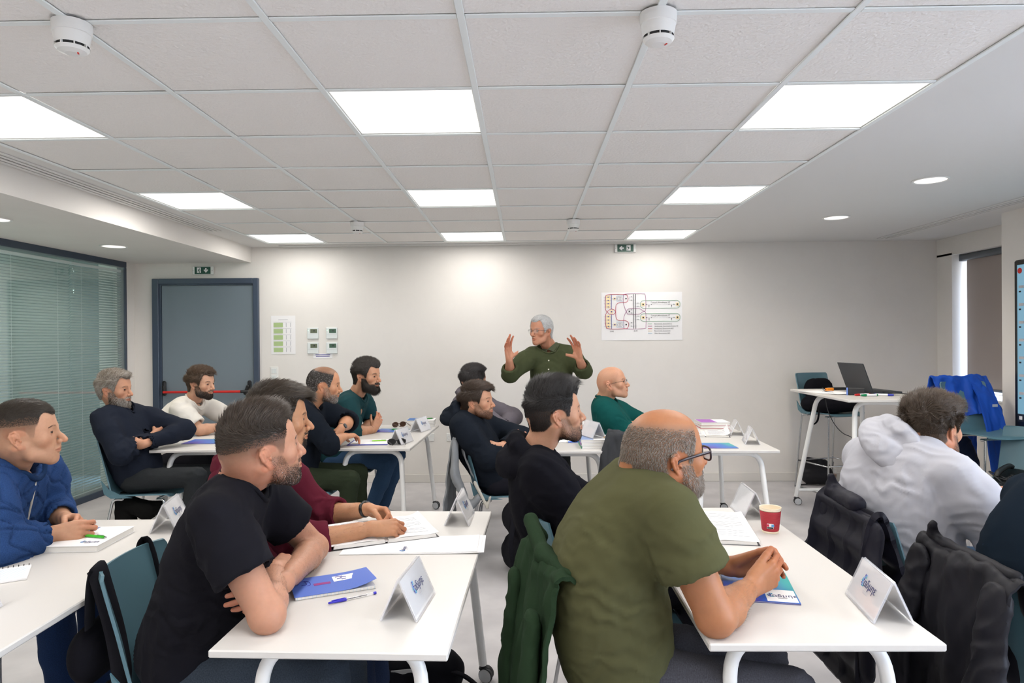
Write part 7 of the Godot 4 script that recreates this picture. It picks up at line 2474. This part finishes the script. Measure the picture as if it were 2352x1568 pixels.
		{"cell": 0.0034, "cc": 0.01, "strand": 0.001, "dens": 1.5, "ac": 0.0042, "label": "balding man in a navy hoodie and dark green cargo trousers, forearms crossed on the table", "seed": 6, "hip": Vector3(-1.62, 0.56, -4.78), "neck": Vector3(-1.51, 1.057, -4.78), "slouch": 0.04, "yaw": -2, "skin": lin(188, 136, 104), "hair": lin(60, 54, 50), "neckr": 0.062, "head": {"at": Vector3(-1.395, 1.187, -4.75), "yaw": 14, "pitch": -6, "roll": 0, "s": 1.03, "fat": 0.5, "fade": 0, "side": 0.004, "top": 0.005, "y0": 0, "y1": 0.07, "rec": 0.022, "temple": 0.022, "crown": 0.3, "comb": Vector3(0, 0.2, -1), "stand": 0.3, "stubble": 0.5, "beard": 0.005, "bgrey": 0.3, "bcol": lin(60, 52, 46), "grey": 0.08, "scalp": 0.8}, "re": Vector3(-1.339, 0.79, -4.66), "rw": Vector3(-1.274, 0.818, -4.8), "rh": [Vector3(0.5, 0, -0.85), Vector3(0, -1, 0), "relaxed"], "le": Vector3(-1.304, 0.898, -5), "lw": Vector3(-1.309, 0.868, -4.84), "lh": [Vector3(-0.25, -0.75, 0.55), Vector3(-0.7, -0.3, -0.5), "drape"], "sleeve": 1.12, "arm": 0.056, "torso": [[0.175, 0.135, 0], [0.18, 0.14, 0.015], [0.185, 0.13, 0], [0.16, 0.092, -0.01]], "top": {"name": "hoodie", "col": lin(31, 35, 46), "mat": "fleece", "amp": 0.006, "nopen": 0.018, "hood": 0.9, "ease": 0.02}, "creases": [[Vector3(-1.36, 0.8, -4.68), Vector3(0.5, 0.7, 0), 0.05, 0.01, 0.2]], "watch": "left", "legs": {"rk": Vector3(-1.19, 0.545, -4.62), "lk": Vector3(-1.2, 0.54, -4.9), "ra": Vector3(-1.24, 0.1, -4.62), "la": Vector3(-1.22, 0.1, -4.92), "col": lin(52, 60, 46), "shoe": lin(60, 60, 64)}},
		{"cell": 0.0034, "cc": 0.01, "strand": 0.001, "dens": 1.5, "ac": 0.0042, "label": "man with a full black beard in a teal sweater leaning on a table", "seed": 7, "hip": Vector3(-1.53, 0.56, -5.55), "neck": Vector3(-1.38, 1.051, -5.56), "slouch": 0.045, "yaw": -8, "skin": lin(186, 138, 110), "hair": lin(56, 50, 46), "head": {"at": Vector3(-1.269, 1.21, -5.5), "yaw": -20, "pitch": -3, "roll": 0, "s": 1.05, "fade": 0, "side": 0.008, "top": 0.03, "y0": 0, "y1": 0.07, "comb": Vector3(0, 0.7, 0.3), "stand": 0.7, "mess": 0.4, "stubble": 0.7, "beard": 0.03, "bcol": lin(44, 38, 34), "brow": 1.4, "cheek": -0.004}, "re": Vector3(-1.343, 0.767, -5.4), "rw": Vector3(-1.227, 0.771, -5.52), "rh": [Vector3(0.35, 0.75, -0.4), Vector3(-0.5, 0, -1), "relaxed"], "le": Vector3(-1.308, 0.787, -5.8), "lw": Vector3(-1.343, 0.762, -5.62), "lh": [Vector3(-0.6, 0.2, 0.6), Vector3(0, -0.5, -0.8), "relaxed"], "sleeve": 1.12, "arm": 0.05, "torso": [[0.16, 0.12, 0], [0.165, 0.122, 0.01], [0.175, 0.12, 0], [0.155, 0.088, -0.01]], "top": {"name": "sweater", "col": lin(36, 70, 74), "collar": 0.006, "amp": 0.006, "nopen": 0.012, "ease": 0.014}, "creases": [[Vector3(-1.32, 0.8, -5.45), Vector3(0.6, 0.7, 0), 0.05, 0.009, 0.2]], "bracelet": "right", "bcolor": lin(70, 40, 30), "legs": {"rk": Vector3(-1.08, 0.54, -5.4), "lk": Vector3(-1.06, 0.54, -5.66), "ra": Vector3(-1.24, 0.1, -5.38), "la": Vector3(-1.18, 0.1, -5.66), "col": lin(62, 90, 124), "shoe": lin(228, 228, 228)}},
		{"cell": 0.0034, "cc": 0.01, "strand": 0.001, "dens": 1.5, "ac": 0.0042, "label": "young man with a trimmed beard in a dark navy hoodie leaning back with folded arms", "seed": 9, "hip": Vector3(-0.19, 0.555, -4.66), "neck": Vector3(-0.415, 0.975, -4.7), "slouch": 0.03, "yaw": -4, "skin": lin(196, 146, 118), "hair": lin(66, 52, 42), "head": {"at": Vector3(-0.319, 1.073, -4.66), "yaw": -16, "pitch": 3, "roll": 0, "s": 1, "fade": 0.02, "side": 0.005, "top": 0.034, "y0": 0, "y1": 0.055, "comb": Vector3(0, 0.35, 0.8), "stand": 0.45, "mess": 0.2, "stubble": 0.45, "beard": 0.006, "bcol": lin(104, 72, 52), "quiff": 1.2}, "re": Vector3(-0.24, 0.71, -4.46), "rw": Vector3(-0.088, 0.793, -4.56), "rh": [Vector3(0.8, 0.25, -0.5), Vector3(0, 0, -1), "relaxed"], "le": Vector3(-0.02, 0.8, -4.86), "lw": Vector3(-0.162, 0.783, -4.52), "lh": [Vector3(-0.9, -0.15, 0.15), Vector3(0, -0.2, -1), "relaxed"], "sleeve": 1.9, "arm": 0.052, "torso": [[0.165, 0.12, 0], [0.17, 0.125, 0.01], [0.18, 0.125, 0], [0.155, 0.09, -0.01]], "top": {"name": "hoodie", "col": lin(30, 34, 44), "mat": "fleece", "amp": 0.006, "nopen": 0.018, "hood": 0.85, "ease": 0.018}, "creases": [[Vector3(-0.28, 0.75, -4.52), Vector3(0.6, 0.6, 0), 0.06, 0.01, 0.2]], "legs": {"rk": Vector3(0.22, 0.55, -4.55), "lk": Vector3(0.22, 0.55, -4.78), "ra": Vector3(0.22, 0.1, -4.55), "la": Vector3(0.24, 0.1, -4.8), "col": lin(36, 38, 44), "shoe": lin(60, 60, 64)}},
		{"cell": 0.0034, "cc": 0.01, "strand": 0.001, "dens": 1.5, "ac": 0.0042, "label": "dark-haired man in a mauve-grey hoodie with folded arms, half hidden by another man", "seed": 8, "hip": Vector3(-0.26, 0.555, -5.72), "neck": Vector3(-0.46, 1.025, -5.76), "slouch": 0.03, "yaw": 2, "skin": lin(190, 142, 116), "hair": lin(52, 48, 48), "head": {"at": Vector3(-0.421, 1.155, -5.74), "yaw": 34, "pitch": 0, "roll": 0, "s": 1.02, "fade": 0, "side": 0.009, "top": 0.028, "y0": 0, "y1": 0.06, "comb": Vector3(0, 0.4, 0.7), "stand": 0.5, "mess": 0.3, "stubble": 0.3}, "re": Vector3(-0.197, 0.767, -5.54), "rw": Vector3(-0.201, 0.751, -5.66), "rh": [Vector3(0.5, 0.1, -0.9), Vector3(0, 0, -1), "fist"], "le": Vector3(-0.1, 0.82, -5.92), "lw": Vector3(-0.199, 0.777, -5.6), "lh": [Vector3(-0.9, 0, 0.2), Vector3(0, -0.2, -1), "fist"], "sleeve": 1.8, "arm": 0.054, "torso": [[0.165, 0.12, 0], [0.17, 0.125, 0.01], [0.18, 0.125, 0], [0.155, 0.09, -0.01]], "top": {"name": "hoodie", "col": lin(118, 112, 120), "mat": "fleece", "amp": 0.006, "nopen": 0.018, "hood": 0.9, "ease": 0.02}, "creases": [], "watch": "right", "legs": {"rk": Vector3(0.19, 0.53, -5.61), "lk": Vector3(0.19, 0.53, -5.83), "ra": Vector3(0.24, 0.1, -5.61), "la": Vector3(0.24, 0.1, -5.83), "col": lin(40, 42, 48), "shoe": lin(60, 60, 64)}},
		{"cell": 0.0034, "cc": 0.01, "strand": 0.001, "dens": 1.5, "ac": 0.0042, "label": "bald man with thin-framed glasses in a dark green sweatshirt looking up towards the screen", "seed": 12, "hip": Vector3(0.84, 0.555, -5.24), "neck": Vector3(0.6, 1.02, -5.27), "slouch": 0.03, "yaw": -6, "skin": lin(196, 146, 118), "hair": lin(96, 80, 70), "head": {"at": Vector3(0.673, 1.155, -5.22), "yaw": -17, "pitch": 9, "roll": 0, "s": 1.02, "fat": 0.3, "bald": true, "shadow": 0.1, "stubble": 0.22, "glasses": "half", "glabel": "thin dark-rimmed glasses", "brow": 0.9}, "re": Vector3(0.752, 0.783, -5.06), "rw": Vector3(0.891, 0.8, -5.24), "rh": [Vector3(0.8, 0.1, -0.5), Vector3(0, 0, -1), "relaxed"], "le": Vector3(0.98, 0.8, -5.42), "lw": Vector3(0.92, 0.82, -5.12), "lh": [Vector3(-0.9, -0.05, 0.2), Vector3(0, -0.2, -1), "relaxed"], "sleeve": 1.9, "arm": 0.054, "torso": [[0.165, 0.125, 0], [0.175, 0.135, 0.015], [0.18, 0.125, 0], [0.155, 0.09, -0.01]], "top": {"name": "sweatshirt", "col": lin(22, 84, 80), "collar": 0.008, "mat": "fleece", "amp": 0.006, "nopen": 0.014, "ease": 0.022}, "creases": [[Vector3(0.75, 0.8, -5.1), Vector3(0.6, 0.6, 0), 0.06, 0.01, 0.2]], "legs": {"rk": Vector3(1.26, 0.55, -5.1), "lk": Vector3(1.26, 0.55, -5.36), "ra": Vector3(1.24, 0.1, -5.1), "la": Vector3(1.28, 0.1, -5.38), "col": lin(38, 46, 60), "shoe": lin(40, 40, 44)}},
		{"cell": 0.0034, "cc": 0.01, "strand": 0.001, "dens": 1.5, "ac": 0.0042, "label": "grey-haired man with glasses in an olive shirt, standing with both hands raised", "seed": 10, "hip": Vector3(0.235, 0.93, -5.93), "neck": Vector3(0.225, 1.415, -5.93), "slouch": 0.015, "yaw": -100, "skin": lin(186, 132, 106), "hair": lin(190, 190, 190), "scalpc": lin(150, 146, 142), "head": {"at": Vector3(0.141, 1.565, -5.86), "yaw": -130, "pitch": -2, "roll": 0, "s": 1.02, "w": 0.96, "fade": 0, "side": 0.008, "top": 0.018, "y0": 0, "y1": 0.07, "comb": Vector3(0.6, 0.3, -0.3), "stand": 0.35, "mess": 0.2, "grey": 1, "gcol": lin(214, 214, 214), "rec": 0.01, "temple": 0.02, "stubble": 0.06, "glasses": "half", "glabel": "thin dark-rimmed glasses", "open": true, "nose": 0.004, "scalp": 0.7}, "sr": Vector3(0.065, 1.356, -5.9), "sl": Vector3(0.384, 1.364, -5.96), "re": Vector3(-0.12, 1.205, -5.72), "rw": Vector3(-0.124, 1.318, -5.6), "rh": [Vector3(-0.1, 1, 0.12), Vector3(0.75, 0.1, 0.65), "spread"], "le": Vector3(0.5, 1.227, -5.78), "lw": Vector3(0.453, 1.32, -5.64), "lh": [Vector3(-0.22, 1, 0.1), Vector3(-0.65, 0.1, 0.75), "spread"], "sleeve": 1.55, "arm": 0.048, "hand": 1.14, "torso": [[0.16, 0.11, 0], [0.165, 0.12, 0.01], [0.17, 0.115, 0], [0.15, 0.085, -0.01]], "top": {"name": "shirt", "col": lin(72, 78, 54), "collar": 0.007, "amp": 0.007, "nopen": 0.012, "ease": 0.022, "vee": 0.03}, "creases": [[Vector3(0.23, 1.1, -5.8), Vector3(0.2, 1, 0), 0.09, 0.008, 0.3]], "buttons": true, "legs": {"rk": Vector3(0.14, 0.5, -5.93), "lk": Vector3(0.33, 0.5, -5.95), "ra": Vector3(0.14, 0.1, -5.93), "la": Vector3(0.34, 0.1, -5.95), "foot": Vector3(-0.17, 0, 0.98), "col": lin(60, 62, 66), "shoe": lin(40, 36, 34)}},
		{"cell": 0.0034, "cc": 0.01, "strand": 0.001, "dens": 1.5, "ac": 0.0042, "label": "person in a dark navy top at the right edge, only back and shoulder in view", "seed": 15, "hip": Vector3(1.555, 0.56, -2.03), "neck": Vector3(1.625, 1.03, -2.03), "slouch": 0.06, "yaw": 4, "skin": lin(196, 148, 122), "hair": lin(60, 50, 44), "head": {"at": Vector3(1.73, 1.17, -2.03), "yaw": 10, "pitch": 0, "roll": 0, "s": 1, "side": 0.01, "top": 0.03, "y0": 0, "y1": 0.07, "comb": Vector3(0, 0.4, 0.7), "stubble": 0.2}, "re": Vector3(1.86, 0.8, -1.84), "rw": Vector3(2.08, 0.79, -1.95), "rh": [Vector3(1, 0, -0.3), Vector3(0, -1, 0), "relaxed"], "le": Vector3(1.86, 0.82, -2.24), "lw": Vector3(2.08, 0.79, -2.16), "lh": [Vector3(1, 0, 0.3), Vector3(0, -1, 0), "relaxed"], "sleeve": 1.9, "arm": 0.056, "torso": [[0.18, 0.135, 0], [0.185, 0.135, 0], [0.195, 0.13, 0], [0.165, 0.095, -0.01]], "top": {"name": "sweater", "col": lin(24, 36, 48), "mat": "fleece", "amp": 0.004, "nopen": 0.014, "collar": 0.008, "ease": 0.02}, "creases": [], "legs": {"rk": Vector3(2.005, 0.53, -1.92), "lk": Vector3(2.005, 0.53, -2.14), "ra": Vector3(2.055, 0.1, -1.92), "la": Vector3(2.055, 0.1, -2.14), "col": lin(50, 54, 62), "shoe": lin(40, 40, 44)}},
	]

func build_people() -> void:
	var list := people()
	var got := []
	got.resize(list.size())
	var id := WorkerThreadPool.add_group_task(func(i: int) -> void: got[i] = make_person(list[i]), list.size(), -1, true)
	WorkerThreadPool.wait_for_group_task_completion(id)
	for i in list.size():
		var o := thing("person", list[i].label, "person", Vector3.ZERO)
		var at: Vector3 = list[i].hip
		at.y = 0.0
		o.position = at
		for p in got[i]:
			var m := part(o, p[0], p[1], p[2], p[3])
			m.position = -at
func _ready() -> void:
	var cam := Camera3D.new()
	cam.name = "camera"
	cam.position = Vector3(0, 1.495, 0)
	cam.basis = Basis(Vector3.UP, .018) * Basis(Vector3.RIGHT, -.00358) * Basis(Vector3.BACK, -.0078)
	cam.fov = 53.06
	cam.near = .05
	cam.far = 100.0
	add_child(cam)
	var we := WorldEnvironment.new()
	we.name = "world"
	var en := Environment.new()
	en.background_mode = Environment.BG_SKY
	var sky := Sky.new()
	var sm := ProceduralSkyMaterial.new()
	sm.sky_top_color = Color(.66, .74, .86)
	sm.sky_horizon_color = Color(.92, .94, .96)
	sm.ground_horizon_color = Color(.70, .70, .68)
	sm.ground_bottom_color = Color(.5, .5, .48)
	sm.sky_energy_multiplier = 4.4
	sm.ground_energy_multiplier = 4.0
	sky.sky_material = sm
	en.sky = sky
	en.tonemap_mode = Environment.TONE_MAPPER_LINEAR
	en.tonemap_exposure = .68
	en.sdfgi_enabled = true
	en.ssao_enabled = true
	en.ssil_enabled = true
	we.environment = en
	add_child(we)
	noise.frequency = .1
	noise.seed = 3
	noise.fractal_octaves = 2
	make_materials()
	build_lights()
	build_room()
	build_wall_things()
	furnish()
	build_people()
